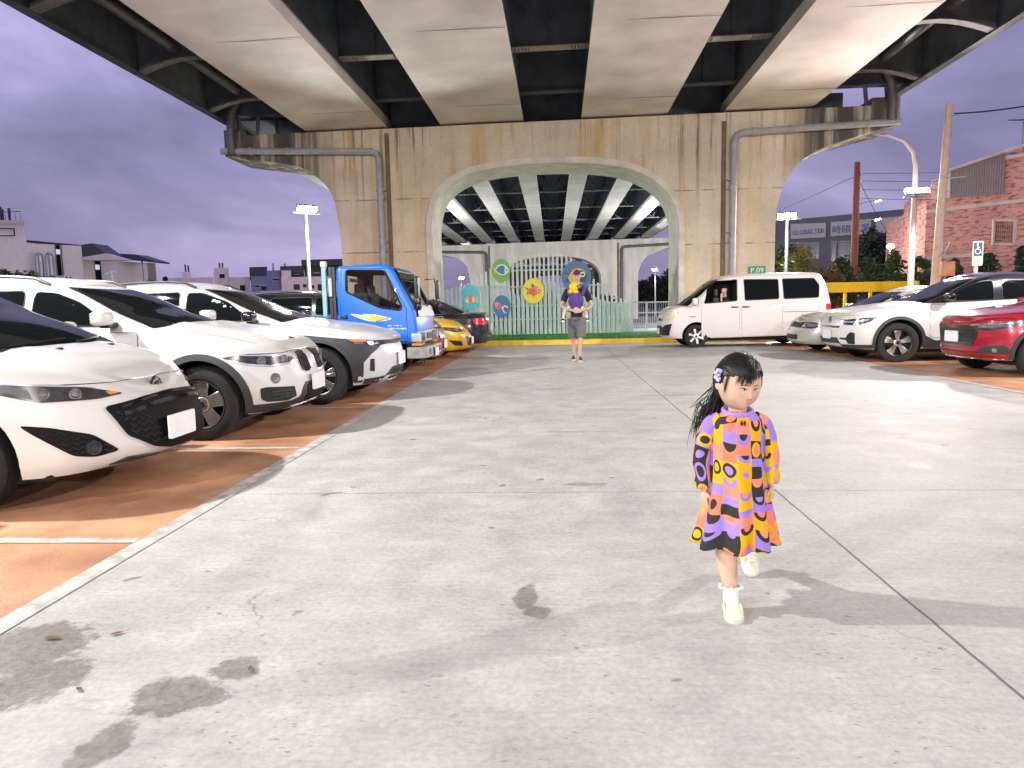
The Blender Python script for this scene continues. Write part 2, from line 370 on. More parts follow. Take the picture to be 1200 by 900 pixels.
def strip(b, x0, x1, y0, y1, z=.008): b.add([(x0, y0, z), (x1, y0, z), (x1, y1, z), (x0, y1, z)], [(0, 1, 2, 3)])
strip(lm, -2.205, -2.10, -14, 20.6); struct(lm.build('aisle_edge_line', M_LINE))
lm = MB(); strip(lm, 5.68, 5.80, -14, 19.5); struct(lm.build('aisle_edge_line', M_LINE))
lm = MB()
for k in range(-6, 8): strip(lm, -8.0, -2.21, 3.52+2.475*k, 3.60+2.475*k)
struct(lm.build('bay_lines', M_LINE))
lm = MB()
for k in range(-8, 5): strip(lm, 5.80, 11.5, 10.36+2.5*k, 10.43+2.5*k)
struct(lm.build('bay_lines', M_LINE))
kb = MB(); kb.prism([(21.55, 0), (21.57, .135), (21.6, .15), (21.76, .15), (21.78, .13), (21.78, 0)], -8.5, 14, 'x'); struct(kb.build('kerb', M_YEL, smooth=30))
M_LEAF0 = mk('dry_leaf', (.16, .085, .05), rough=.8, var=.3, scale=40)
for i, (x, y, r_, lab) in enumerate(((-1.87, 2.44, .034, 'curled brown leaf on the damp patch nearest the left line'), (-1.03, 2.23, .018, 'small brown leaf at the tip of the middle damp patch'), (-1.65, 2.48, .024, 'dark leaf on dry concrete between the damp patch and the aisle line'), (-1.53, 2.09, .018, 'grey leaf scrap between the two damp patches'))):
    b = MB(); q = i*1.9; pts = smooth_poly0([(-1, 0), (-.4, .42), (.3, .36), (1, .05), (.35, -.38), (-.4, -.36)])
    n = len(pts); ca, sa = math.cos(q), math.sin(q); b.add([((px*ca-py*sa)*r_, (px*sa+py*ca)*r_, .004+r_*.25*abs(py)+r_*.1*px*px) for px, py in pts]+[(0, 0, .003)], [(j, (j+1) % n, n) for j in range(n)]); o = b.build('leaf', M_LEAF0, smooth=60); o.location = (x, y, .005); tag(o, lab, 'leaf', 'fallen leaves on the aisle')
for i, (x, y, w_, h_, a) in enumerate(((-1.42, 4.52, .05, .010, .3), (-1.36, 4.66, .035, .008, -.2), (-1.50, 4.46, .03, .008, .5))):
    b = MB(); n = 12; b.add([((w_*math.cos(q)*math.cos(a)-h_*math.sin(q)*math.sin(a))*(1+.35*math.sin(3*q+i)), (w_*math.cos(q)*math.sin(a)+h_*math.sin(q)*math.cos(a))*(1+.35*math.sin(4*q)), 0) for q in [2*PI*j/n for j in range(n)]], [tuple(range(n))]); o = struct(b.build('red_paint_mark', M_REDP)); o.location = (x, y, .007)
# turf island: base sheet and blades
tb = MB(); tb.box((.5, 24.7, .065), (17.5, 5.8, .13)); struct(tb.build('turf_base', M_TURF))
rg = random.Random(3); tb = MB()
for i in range(9000):
    x = rg.uniform(-4.6, 4.5); y = 21.8+(rg.random()**1.6)*4.6; h = rg.uniform(.02, .045); a = rg.uniform(0, PI); dx, dy = .008*math.cos(a), .008*math.sin(a)
    tb.add([(x-dx, y-dy, .128), (x+dx, y+dy, .128), (x+rg.uniform(-.02, .02), y+rg.uniform(-.02, .02), .13+h)], [(0, 1, 2)])
o = tb.build('turf', M_TURF, recalc=False, weld=0); tag(o, 'bright green artificial turf around the pier base', 'turf', kind='stuff')
# ------------------------------------------------------------------ pier concrete with rain streaks
def pier_mat():
    m = bpy.data.materials.new('pier_concrete'); N, L, B = nodes(m); B.inputs['Roughness'].default_value = .82
    tc = N.new('ShaderNodeTexCoord'); P = tc.outputs['Object']
    def noise(s, scale=None, det=6, ro=.6):
        n = N.new('ShaderNodeTexNoise'); n.inputs['Scale'].default_value = s; n.inputs['Detail'].default_value = det; n.inputs['Roughness'].default_value = ro
        if scale:
            mp = N.new('ShaderNodeMapping'); mp.inputs['Scale'].default_value = scale; L.new(P, mp.inputs[0]); L.new(mp.outputs[0], n.inputs['Vector'])
        else: L.new(P, n.inputs['Vector'])
        return n.outputs['Fac']
    def ramp(x, p0, p1, a=0., b=1.):
        r = N.new('ShaderNodeMapRange'); r.interpolation_type = 'SMOOTHSTEP'; r.inputs[1].default_value = p0; r.inputs[2].default_value = p1; r.inputs[3].default_value = a; r.inputs[4].default_value = b; L.new(x, r.inputs[0]); return r.outputs[0]
    def mix(a, b, f, bt='MIX'):
        x = N.new('ShaderNodeMix'); x.data_type = 'RGBA'; x.blend_type = bt
        for s, v in ((0, f), (6, a), (7, b)):
            if isinstance(v, (int, float, tuple)): x.inputs[s].default_value = v
            else: L.new(v, x.inputs[s])
        return x.outputs[2]
    def mm(op, a, b):
        x = N.new('ShaderNodeMath'); x.operation = op
        for i, v in enumerate((a, b)):
            if isinstance(v, (int, float)): x.inputs[i].default_value = v
            else: L.new(v, x.inputs[i])
        return x.outputs[0]
    sep = N.new('ShaderNodeSeparateXYZ'); L.new(P, sep.inputs[0]); X, Z = sep.outputs['X'], sep.outputs['Z']
    col = mix((.54, .475, .365, 1), (.68, .61, .49, 1), ramp(noise(.8), .3, .7))
    streak = noise(1., (1.15, 1.15, .05)); st2 = noise(1., (4.2, 4.2, .16), 7, .7); st3 = noise(1., (2.1, 2.1, .10), 7, .65)
    col = mix(col, (.50, .33, .14, 1), mm('MULTIPLY', mm('MULTIPLY', ramp(streak, .48, .66), ramp(noise(.33), .36, .6)), .9))
    col = mix(col, (.64, .50, .28, 1), mm('MULTIPLY', mm('MULTIPLY', ramp(st3, .5, .64), ramp(noise(.5, (1, 1, .4)), .4, .6)), .7))
    top = ramp(Z, 3.2, 6.9)
    col = mix(col, (.15, .095, .06, 1), mm('MULTIPLY', mm('MULTIPLY', mm('MULTIPLY', ramp(st2, .50, .64), top), ramp(noise(.45, (1, 1, .2)), .42, .58)), .95))
    ends = ramp(mm('ABSOLUTE', mm('SUBTRACT', X, .1), 0), 6.8, 8.0)
    col = mix(col, (.045, .045, .045, 1), mm('MULTIPLY', mm('MULTIPLY', ramp(st3, .33, .52), ends), .93))
    # shutter-board lines and pour joints
    for zz in (2.95, 4.6): 
        l = ramp(mm('ABSOLUTE', mm('SUBTRACT', Z, mm('ADD', zz, mm('MULTIPLY', noise(1.2), .05))), 0), .03, .006)
        col = mix(col, (.12, .095, .07, 1), mm('MULTIPLY', l, mm('MULTIPLY', ramp(noise(2.2), .38, .56), .75)))
    col = mix(col, (.8, .8, .8, 1), mm('MULTIPLY', ramp(noise(9.), .5, .7), .55), 'MULTIPLY')
    L.new(col, B.inputs['Base Color'])
    bp = N.new('ShaderNodeBump'); bp.inputs['Strength'].default_value = .3; bp.inputs['Distance'].default_value = .02; L.new(noise(14.), bp.inputs['Height']); L.new(bp.outputs[0], B.inputs['Normal'])
    return m
M_PIER = pier_mat()
M_ARCH = mk('arch_rim_concrete', (.62, .59, .52), rough=.8, var=.16, scale=2.5, bump=.25)
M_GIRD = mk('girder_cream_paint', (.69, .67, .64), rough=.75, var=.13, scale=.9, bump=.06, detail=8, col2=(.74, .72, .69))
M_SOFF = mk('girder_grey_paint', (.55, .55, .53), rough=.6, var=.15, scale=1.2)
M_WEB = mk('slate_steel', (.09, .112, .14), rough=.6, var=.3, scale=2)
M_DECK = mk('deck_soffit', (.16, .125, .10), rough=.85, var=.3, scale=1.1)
M_FLANGE = mk('flange_paint', (.34, .325, .31), rough=.6, var=.2, scale=3)
M_PIPE = mk('grey_pipe', (.33, .34, .37), rough=.45, var=.15, scale=4)
M_PIPED = mk('dark_pipe', (.10, .105, .115), rough=.5, var=.2, scale=4)
M_BROWN = mk('groove_brown', (.16, .105, .07), rough=.7, var=.25, scale=4)
M_BRK = mk('dull_flange', (.17, .17, .175), rough=.75, var=.2)
M_BOLT = mk('bolt_steel', (.2, .19, .18), rough=.6, var=.2)

def smooth_poly(pts, k=6):
    out = []
    n = len(pts)
    for i in range(n-1):
        p0 = Vector(pts[max(i-1, 0)]); p1 = Vector(pts[i]); p2 = Vector(pts[i+1]); p3 = Vector(pts[min(i+2, n-1)])
        for j in range(k):
            t = j/k; out.append(tuple(.5*((2*p1)+(p2-p0)*t+(2*p0-5*p1+4*p2-p3)*t*t+(3*p1-p0-3*p2+p3)*t**3)))
    out.append(tuple(pts[-1])); return out
M_PIER2 = mk('plain_pier_concrete', (.58, .57, .53), rough=.85, var=.2, scale=1.2, stretch=(1.5, 1.5, .3), detail=8, bump=.2)
def make_pier(Y, label, sx=1., sz=1., depth=1.9, dark=False):
    t = thing('concrete_pier', label, 'bridge pier', (0.08, Y, 0), 0, 'concrete piers carrying the viaduct')
    S = lambda pts: [(x*sx, z*sz) for x, z in pts]
    left = S([(-6.82, -.5), (-6.82, 2.6)]+smooth_poly([(-6.82, 3.3), (-6.99, 4.62), (-7.29, 5.16), (-7.85, 5.62), (-8.7, 5.86), (-9.7, 6.0), (-10.46, 6.12)]))
    top = S([(-10.46, 6.93), (-9.75, 6.93), (-9.72, 6.75), (9.6, 6.97), (9.63, 7.2), (10.44, 7.2)])
    right = S(smooth_poly([(10.44, 6.38), (9.1, 6.06), (7.84, 5.60), (7.21, 5.0), (6.87, 4.11), (6.82, 3.2)])+[(6.82, -.5)])
    arch = S([(3.88, -.5)]+smooth_poly([(3.88, 2.6), (3.86, 3.75), (3.52, 4.6), (2.67, 5.22), (1.62, 5.50), (.04, 5.60), (-1.56, 5.54), (-2.78, 5.30), (-3.58, 4.76), (-3.88, 3.9), (-3.88, 2.7)])+[(-3.88, -.5)])
    b = MB(); b.prism(left+top+right+arch, 0, depth, 'y'); b.build('shaft_and_cap', M_PIER2 if dark else M_PIER, t, smooth=25)
    # raised rim round the arch
    b = MB(); n = len(arch); o = []
    for i, p in enumerate(arch):
        a = Vector(arch[max(i-1, 0)]); c = Vector(arch[min(i+1, n-1)]); d = (c-a).normalized(); nn = Vector((d.y, -d.x)); o.append(Vector(p)+nn*.17)
    for y0, y1 in ((-.045, .3),):
        rows = [[(p[0], .012-.057, p[1]) for p in arch], [(q.x, -.045, q.y) for q in o], [(q.x+.0, .05, q.y) for q in o]]
        b.grid(rows)
        inn = []
        for i, p in enumerate(arch):
            a = Vector(arch[max(i-1, 0)]); c = Vector(arch[min(i+1, n-1)]); d = (c-a).normalized(); nn = Vector((d.y, -d.x)); inn.append(Vector(p)-nn*.02)
        b.grid([[(p[0], -.045, p[1]) for p in arch], [(q.x, -.03, q.y) for q in inn], [(q.x, depth+.02, q.y) for q in inn], [(p[0], depth+.02, p[1]) for p in arch]])
    b.build('arch_rim', M_ARCH, t, smooth=30)
    mp = M_PIPED if dark else M_PIPE
    for s, pts in ((-1, [(-10.5, 6.25), (-5.7, 6.09), (-5.53, 6.02), (-5.47, 5.85), (-5.45, .0)]), (1, [(10.4, 6.44), (5.75, 6.28), (5.58, 6.2), (5.5, 6.03), (5.47, .0)])):
        b = MB(); P3 = [(x*sx, -.16, z*sz) for x, z in pts]; b.tube(P3, .105, 12)
        for f in (.2, .45, .7, .93):
            p = Vector(P3[0]).lerp(Vector(P3[1]), f); d = (Vector(P3[1])-Vector(P3[0])).normalized(); b.tube([p-d*.05, p+d*.05], .125, 12)
        for zz in (4.9, 3.3, 1.9): b.box((P3[-1][0], -.1, zz*sz), (.3, .13, .05)); b.tube([(P3[-1][0], -.16, zz*sz-.3), (P3[-1][0], -.16, zz*sz-.18)], .122, 12)
        b.build('drain_pipe', mp, t, smooth=40)
        b = MB(); b.box((s*5.22*sx, -.035, 3.3*sz), (.13, .07, 6.7*sz)); b.build('groove_strip', M_BROWN, t, bevel=.01)  # added brown strip drawing the dark vertical groove beside the pipe
    return t
p1 = make_pier(23, 'nearest stained concrete bridge pier with a wide arch and rain streaked cap')

# ------------------------------------------------------------------ first span: four box girders
def GX(x, y): return x+(y-23)*.0088
def GZ(x, y, z): return z+.012*x-(y-23)*.0068
t = thing('bridge_deck', 'broad viaduct span overhead on four cream box girders', 'bridge', (0, 5, 0), 0, 'viaduct spans')
Y0, Y1 = -16, 24.2
def lp(x, y, z): return (GX(x, y), y-5, GZ(x, y, z))
girders = [(-7.76, -5.14), (-3.45, -.83), (.96, 3.60), (5.34, 7.99)]
ys = [Y0+(Y1-Y0)*i/12 for i in range(13)]
for a, c in girders:
    g = MB()
    def sweep(poly, mi):          # poly of (x,z) swept along the span
        for k in range(len(poly)):
            p, q = poly[k], poly[(k+1) % len(poly)]
            g.grid([[lp(p[0], y, p[1]) for y in ys], [lp(q[0], y, q[1]) for y in ys]], mi)
    sweep([(a, 6.93), (c, 6.93), (c, 6.955), (a, 6.955)], 0)                       # bottom plate
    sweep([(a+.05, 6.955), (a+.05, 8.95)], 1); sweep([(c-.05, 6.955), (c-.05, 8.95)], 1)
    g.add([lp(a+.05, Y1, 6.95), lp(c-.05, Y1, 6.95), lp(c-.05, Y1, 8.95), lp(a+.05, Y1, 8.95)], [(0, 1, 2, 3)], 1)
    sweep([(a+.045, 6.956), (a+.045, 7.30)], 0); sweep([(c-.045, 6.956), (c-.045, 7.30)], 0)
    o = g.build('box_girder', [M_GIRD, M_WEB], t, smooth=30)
    for yy in (21.2, 15.6, 9.5, 3.):                                            # seams under the plate
        s = MB(); s.box(lp((a+c)/2, yy, 6.926), (c-a-.04, .02, .006)); s.build('plate_seam', M_BOLT, o)
frames_y = (22.1, 18.5, 14.7, 10.9, 7.1, 3.3)
gaps = [(-5.19, -3.40), (-.88, 1.01), (3.55, 5.39)]
for yy in frames_y:
    for a, c in gaps:
        f = MB(); x0, x1 = a, c; zb = 7.45
        f.add([lp(x0, yy, zb), lp(x1, yy, zb), lp(x1, yy, 8.95), lp(x0, yy, 8.95)], [(0, 1, 2, 3)], 0)
        mid = (x0+x1)/2; f.box(lp(mid, yy-.06, 8.2), (.03, .12, 1.4), 0)
        fl = MB(); fl.add([lp(x0, yy-.16, zb), lp(x1, yy-.16, zb), lp(x1, yy+.16, zb), lp(x0, yy+.16, zb), lp(x0, yy-.16, zb+.03), lp(x1, yy-.16, zb+.03), lp(x1, yy+.16, zb+.03), lp(x0, yy+.16, zb+.03)],
                         [(0, 1, 2, 3), (4, 5, 6, 7), (0, 1, 5, 4), (3, 2, 6, 7)])
        o = f.build('cross_frame', M_WEB, t); fl = fl.build('flange', M_FLANGE if yy < 22 else M_WEB, o)
        if yy < 22:
            bt = MB()
            for e in (0, 1):
                for i in range(5):
                    for j in range(3):
                        x = x0+.08+i*.085 if e == 0 else x1-.08-i*.085
                        bt.lathe([(.0, .02), (.02, .02), (.02, -.012)], lp(x, yy-.1+.1*j, zb-.012), (0, 0, -1), 6)
            bt.build('bolt_row', M_BOLT, o)
b = MB(); b.add([lp(-7.7, 23.9, 6.80), lp(7.95, 23.9, 6.80), lp(7.95, 23.9, 8.95), lp(-7.7, 23.9, 8.95)], [(0, 1, 2, 3)]); b.build('end_diaphragm', M_WEB, t)
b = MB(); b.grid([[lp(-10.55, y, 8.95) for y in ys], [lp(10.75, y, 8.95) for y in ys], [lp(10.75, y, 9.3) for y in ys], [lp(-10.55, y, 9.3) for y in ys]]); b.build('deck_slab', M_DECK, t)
for s, x0, x1_ in ((-1, -7.70, -10.42), (1, 7.94, 10.66)):
    b = MB(); b.add([lp(x0, 22.95, 7.42), lp(x1_, 22.95, 7.46), lp(x1_, 22.95, 8.95), lp(x0, 22.95, 8.95)], [(0, 1, 2, 3)]); b.box(lp((x0+x1_)/2, 22.95, 7.42), (2.7, .26, .04)); b.build('end_bracket', M_WEB, t)
    b = MB(); b.box(lp(x0+s*.55, 23.8, 7.12), (1.1, .5, .62)); b.build('bearing_block', M_WEB, t)
    for q in (.62, .85): b = MB(); b.tube([lp(x0+(x1_-x0)*q, 23.2, 6.85), lp(x0+(x1_-x0)*(q-.06), 23.0, 7.45)], .06, 6); b.build('end_strut', M_WEB, t)
for s, x0, zb in ((-1, -10.42, 7.34), (1, 10.66, 7.25)):
    b = MB()
    for (xa, za), (xb, zb_) in (((x0-.12, zb), (x0+.12, zb)), ((x0, zb), (x0, 9.5)), ((x0+.12, zb), (x0+.12, zb+.03)), ((x0-.12, zb), (x0-.12, zb+.03)), ((x0-.12, zb+.03), (x0+.12, zb+.03)), ((x0+s*.16, 9.0), (x0+s*.16, 10.2)), ((x0, 9.5), (x0+s*.16, 9.5))):
        b.grid([[lp(xa, y, za) for y in ys], [lp(xb, y, zb_) for y in ys]])
    b.build('edge_beam', M_WEB, t)
    gx = -7.71 if s < 0 else 7.94
    for yy in frames_y:
        f = MB(); n = 10; top = []; bot = []; fl = MB(); ra = []; rb = []
        for i in range(n+1):
            u = i/n; x = gx+(x0-gx)*u; z = zb-.02+.30*math.sin(PI*min(1, u*.95+.02))+.12*(1-u); bot.append(lp(x, yy, z)); top.append(lp(x, yy, 8.95)); ra.append(lp(x, yy-.13, z)); rb.append(lp(x, yy+.13, z))
        f.grid([bot, top]); fl.grid([ra, rb]); fl.grid([[(p[0], p[1], p[2]+.03) for p in ra], ra]); fl.grid([rb, [(p[0], p[1], p[2]+.03) for p in rb]])
        if yy < 22.5:
            o = f.build('bracket', M_WEB, t); fl.build('flange', M_BRK, o)
    px = -9.45 if s < 0 else 9.6
    b = MB(); b.tube([lp(px, Y0, 7.95), lp(px, 22.3, 7.95), lp(px+s*.25, 22.6, 7.85), lp(px+s*.5, 22.72, 7.5), lp(px+s*.6, 22.75, 6.9), lp(px+s*.6, 22.78, 6.25 if s < 0 else 6.35)], .13, 12)
    for yy in (18.3, 12.): b.tube([lp(px, yy-.08, 7.95), lp(px, yy+.08, 7.95)], .165, 12)
    b.build('deck_pipe', M_PIPED, t, smooth=40)

# ------------------------------------------------------------------ second and third spans: eight narrow girders each
def span(label, ya, yb):
    t = thing('bridge_deck', label, 'bridge', (0, ya, 0), 0, 'viaduct spans'); ln = yb-ya
    for k in range(9):
        x = -8.93+2.0*k; g = MB(); z0, z1 = 6.2, 6.06
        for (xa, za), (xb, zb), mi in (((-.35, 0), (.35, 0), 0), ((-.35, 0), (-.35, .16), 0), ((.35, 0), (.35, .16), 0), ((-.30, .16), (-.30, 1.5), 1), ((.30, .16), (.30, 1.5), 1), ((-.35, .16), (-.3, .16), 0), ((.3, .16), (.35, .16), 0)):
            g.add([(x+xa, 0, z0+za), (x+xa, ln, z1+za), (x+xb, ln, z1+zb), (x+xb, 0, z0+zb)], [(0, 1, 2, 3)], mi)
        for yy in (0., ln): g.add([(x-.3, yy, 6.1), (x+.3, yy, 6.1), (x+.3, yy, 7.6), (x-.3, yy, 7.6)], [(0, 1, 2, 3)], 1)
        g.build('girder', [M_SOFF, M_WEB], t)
    for f in (.12, .30, .48, .66, .84, .97):
        yy = ln*f; c = MB(); fl = MB()
        for k in range(8):
            x = -8.93+2.0*k; xa, xb = x+.31, x+1.69; xm = x+1; zz = 6.35
            fl.box((xm, yy, zz), (xb-xa, .14, .05))
            for p, q in (((xa, 7.5), (xm, zz)), ((xb, 7.5), (xm, zz))): c.tube([(p[0], yy, p[1]), (q[0], yy, q[1])], .05, 4)
        o = c.build('cross_brace', M_WEB, t); fl.build('flange', M_BRK, o)
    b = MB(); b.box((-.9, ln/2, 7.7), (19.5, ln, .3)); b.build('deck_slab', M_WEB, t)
    for s in (-1, 1):
        b = MB(); b.box((-.9+s*9.7, ln/2, 7.7), (.2, ln, 1.4)); b.build('edge_beam', M_WEB, t)
span('farther viaduct span on narrow grey girders seen through the first arch', 24.4, 55.5)
span('farthest viaduct span seen through the second arch', 56.5, 88)
p2 = make_pier(55, 'second concrete bridge pier standing behind the slatted screen', .93, .862, 2.0, True)
p3 = copy_tree(p2); p3.location = (.3, 88, 0); p3['label'] = 'farthest concrete bridge pier glimpsed through the second arch'

# ------------------------------------------------------------------ pier number plate
M_GREEN = mk('sign_green', (.01, .27, .17), rough=.5, var=.08)
M_WHITE = mk('white_paint', (.78, .78, .77), rough=.45, var=.06, scale=5)
M_BLACK = mk('black_plastic', (.016, .017, .019), rough=.45, var=.3, scale=12)
x, z = A(887, 317, 22.95)
t = thing('pier_sign', 'small green plate lettered P09 on the pier above the white van', 'sign', (x, 22.95, z))
b = MB(); b.prism(rnd([(-.26, -.13), (.26, -.13), (.26, .13), (-.26, .13)], .02), -.02, .02, 'y'); b.build('plate', M_GREEN, t)
text_mesh('P.09', 'lettering', .21, M_WHITE, t, Matrix.Translation((0, -.022, 0)) @ FACE, sx=1.15)

# ------------------------------------------------------------------ slatted screen behind the pier
M_TEAL = mk('pale_teal_paint', (.42, .57, .55), rough=.45, var=.1, scale=3)
M_SLATW = mk('pale_slat_paint', (.62, .67, .65), rough=.45, var=.08, scale=3)
YS = 26.6
def topz(tab):
    f = interp(tab); return lambda px: A(px, f(px), YS)[1]
back = topz([(500, 346), (530, 341), (556, 328), (575, 315), (590, 306), (605, 301), (625, 298), (645, 296), (665, 299), (680, 312), (690, 322), (703, 333), (716, 344), (738, 354)])
front = topz([(500, 344), (530, 338), (545, 334), (590, 334), (604, 345), (618, 350), (632, 338), (645, 330), (660, 334), (680, 338), (700, 350), (716, 354), (740, 358)])
t = thing('slat_screen', 'wave topped screen of pale teal and white upright slats on the turf', 'fence', (-.65, YS, .13))
def slats(fn, x0, x1, step, y, m, name, w_):
    b = MB(); k = 0; x = x0
    while x < x1:
        px = 648+(x/YS)*F; h = fn(px)-.13; b.box((x+.65, y, h/2), (w_, .05, h)); x += step; k += 1
    b.build(name, m, t)
slats(back, -4.6, 2.98, .165, .10, M_SLATW, 'back_slats', .075)
slats(front, -4.55, 2.95, .165, -.06, M_TEAL, 'front_slats', .085)
b = MB()
for z in (.55, 1.05): b.box((-.15, .03, z), (7.6, .04, .05))
b.box((.2, .03, 1.75), (5.2, .04, .05)); b.box((.5, .14, 2.35), (3.2, .04, .05)); b.build('rail', M_TEAL, t)

# ------------------------------------------------------------------ round fish panels
def flat(b, poly, y, mi, M): b.add([tuple(M @ Vector((p[0], y, p[1]))) for p in poly]+[tuple(M @ Vector((p[0], y+.012, p[1]))) for p in poly], [tuple(range(len(poly)))]+[(i, (i+1) % len(poly), (i+1) % len(poly)+len(poly), i+len(poly)) for i in range(len(poly))], mi)
def pm(n, c): return mk(n, c, rough=.4, var=.06)
C_ = {k: pm('panel_'+k, v) for k, v in dict(green=(.13, .42, .03), sky=(.05, .50, .68), yellow=(.85, .70, .0), blue=(.0, .13, .42), deep=(.0, .14, .38), orange=(.72, .22, .04), white=(.8, .8, .8), black=(.012, .014, .02), pink=(.72, .08, .16), gold=(.80, .46, .02), red=(.62, .05, .03), peach=(.8, .42, .2)).items()}
def panel(px, py, rx, ry, bgc, shapes, label):
    x, z = A(px, py, YS-.2); k = (YS-.2)/F; t = thing('fish_panel', label, 'sign', (x, YS-.2, z), 0, 'round fish panels on the slatted screen')
    b = MB(); b.prism(circ(0, 0, rx*k, ry*k, 40), 0, .05, 'y'); b.build('disc', C_[bgc], t)
    for nm, items in shapes:
        b = MB(); ms = []
        for i, (c, poly) in enumerate(items):
            if C_[c] not in ms: ms.append(C_[c])
            flat(b, [(p[0]*k, p[1]*k) for p in poly], -.014*(i+1), ms.index(C_[c]), Matrix())
        b.build(nm, ms, t)
    x_ = MB(); x_.box((0, .09, 0), (.05, .1, ry*k*1.6)); x_.build('bracket', M_SLATW, t)
def sm(p): return smooth_poly(p+[p[0]], 4)[:-1]
panel(587, 317, 11, 13.5, 'green', [('fish', [('gold', [(-11, 4), (-7, 0), (-10, -4), (-6, -3), (-3, 0), (-6, 3)]), ('white', sm([(-7, 1), (-3, 6), (3, 7), (8, 3), (9, -1), (5, -5), (-1, -5), (-5, -2)])), ('blue', sm([(-5.5, 1), (-2, 4.8), (3, 5.4), (5, 2), (4, -3.6), (0, -4), (-4, -1.5)])), ('white', sm([(4, 1), (7, 1.5), (8.5, -1), (7, -3.5), (4.5, -3)])), ('black', circ(6.6, .2, .9))])], 'green disc with a blue fish, topmost of the panels left of centre')
panel(552, 349, 10, 15, 'sky', [('fish', [('peach', sm([(-8, -2), (-4, 1), (0, 2.4), (4, 0), (6, -2), (8, 1), (8, -7), (5, -4), (0, -7), (-5, -6)])), ('white', sm([(-7, -2.5), (-4, -.5), (-3.5, -5), (-6, -5)])), ('orange', sm([(-2.5, 1.5), (1, 4), (1.5, -7), (-2, -6.8)])), ('white', sm([(2, .5), (3, 0), (3.2, -5), (2, -5.8)])), ('black', circ(-5.4, -2.5, .6))])], 'sky blue disc with an orange striped fish, leftmost panel')
panel(588, 359, 10, 13, 'deep', [('sea_creature', [('pink', sm([(-9, 4), (-5, 6), (-1, 3), (0, -1), (-4, -4), (-8, -1)])), ('white', sm([(0, -1), (4, 1), (8, -1.5), (6.5, -2), (4, -.5), (1.8, -2.2), (3, -6), (6, -8), (3, -7.5), (.6, -4)])), ('white', circ(-5.6, 2.4, 1.6)), ('black', circ(-5.6, 2.4, .8))])], 'dark blue disc with a pink clawed sea creature, lowest panel')
panel(625, 341, 12.5, 14.5, 'yellow', [('fish', [('black', [(-11, 5), (-6, 1), (-8, -4), (-5, -2), (-4, 2)]), ('black', [(-2, 5), (-1.5, 9), (2, 5)]), ('orange', sm([(-7, 0), (-2, 4.5), (4, 5), (9, 1), (5, -3.5), (-1, -5), (-5, -3)])), ('red', sm([(-5, 0), (-1, 2.5), (2, 1.5), (1, -3), (-3, -3)])), ('red', [(0, -3), (-1, -7.5), (2.5, -4)]), ('white', circ(6, 1.2, 2)), ('black', circ(6.3, 1.2, 1.1))])], 'yellow disc with an orange fish near the middle of the screen')
panel(675.5, 324, 17, 18, 'deep', [('fish', [('black', [(-15, 5), (-8, 1), (-14, -6), (-10, -6), (-4, 0), (-8, 4)]), ('red', sm([(-7, 7), (-2, 11), (3, 10.5), (5, 8), (-3, 6)])), ('gold', sm([(-10, -1), (-5, 6), (2, 9), (9, 7), (12, 1), (9, -7), (0, -9), (-7, -6)])), ('black', sm([(4, 7), (9, 6), (12, 1), (10, -6), (5, -7), (3, 0)])), ('white', circ(7, 2.2, 3.1)), ('black', circ(7.2, 2, 1.5))])], 'big deep blue disc with a golden black faced fish behind the walking man')
# ------------------------------------------------------------------ floodlights, poles
M_POLE = mk('galvanised', (.42, .43, .44), rough=.4, metal=.6, var=.12, scale=3)
M_LAMP = mk('lamp_glow', (1, 1, 1), emit=(1, .97, .9), es=60)
M_LAMPS = mk('far_lamp_glow', (1, 1, 1), emit=(1, .97, .9), es=30)
M_WARM = mk('warm_lamp_glow', (1, .8, .5), emit=(1, .62, .22), es=14)
def light(name, loc, energy, col=(1, .95, .86), r=.12, parent=None, spot=None, target=None):
    l = bpy.data.lights.new(name, 'SPOT' if spot else 'POINT'); l.energy = energy; l.color = col; l.shadow_soft_size = r
    if spot: l.spot_size = R(spot); l.spot_blend = .35
    o = bpy.data.objects.new(name, l); COL.objects.link(o); o.location = loc
    if target: o.rotation_euler = (Vector(target)-Vector(loc)).to_track_quat('-Z', 'Y').to_euler()
    if parent: o.parent = parent
    return o
def flood(x, y, h, label, aim, energy, col=(1, .95, .86), heads=3, small=False, base=0., r=.12, grp='floodlight poles of the car park', glow=None):
    t = thing('floodlight_pole', label, 'floodlight', (x, y, base), 0, grp)
    b = MB(); b.lathe([(.13, 0), (.13, .35), (.075, .4), (.055, h), (0, h)], (0, 0, 0), n=12); b.build('pole', M_POLE, t, smooth=40)
    b = MB(); d = Vector((aim[0]-x, aim[1]-y, 0)).normalized(); s = Vector((-d.y, d.x, 0))
    b.tube([s*-.5+Vector((0, 0, h-.05)), s*.5+Vector((0, 0, h-.05))], .03, 8); b.build('crossarm', M_POLE, t)
    q = (d*1+Vector((0, 0, -.75))).normalized()
    for k in range(heads):
        c = s*((k-(heads-1)/2)*.24)+Vector((0, 0, h+.12))+d*.1
        u = s; v_ = q.cross(u); M = Matrix((u, q, v_)).transposed()
        hb = MB(); hb.box(c, (.21, .10, .22), 0, M); o = hb.build('lamp_head', M_POLE, t, bevel=.015)
        g = MB(); g.box(c+q*.057, (.18, .012, .18), 0, M); g.build('lamp_glass', glow or M_LAMP, o)
    if energy: 
        light('floodlight_lamp', Vector((0, 0, h+.12))+d*.30+Vector((0, 0, -.16)), energy, col, r, t, 150, Vector((0, 0, h))+d*3+Vector((0, 0, -6. if h in (6.2, 6.4) else -2.6)))
    return t
W_ = (1, .985, .945)
flood(-8.2, 24, 4.45, 'tall floodlight pole left of the pier, beyond the blue truck', (0, 14), 1300, W_)
flood(9.15, 29, 4.35, 'floodlight pole behind the white van, right of the pier', (2, 10), 900, W_)
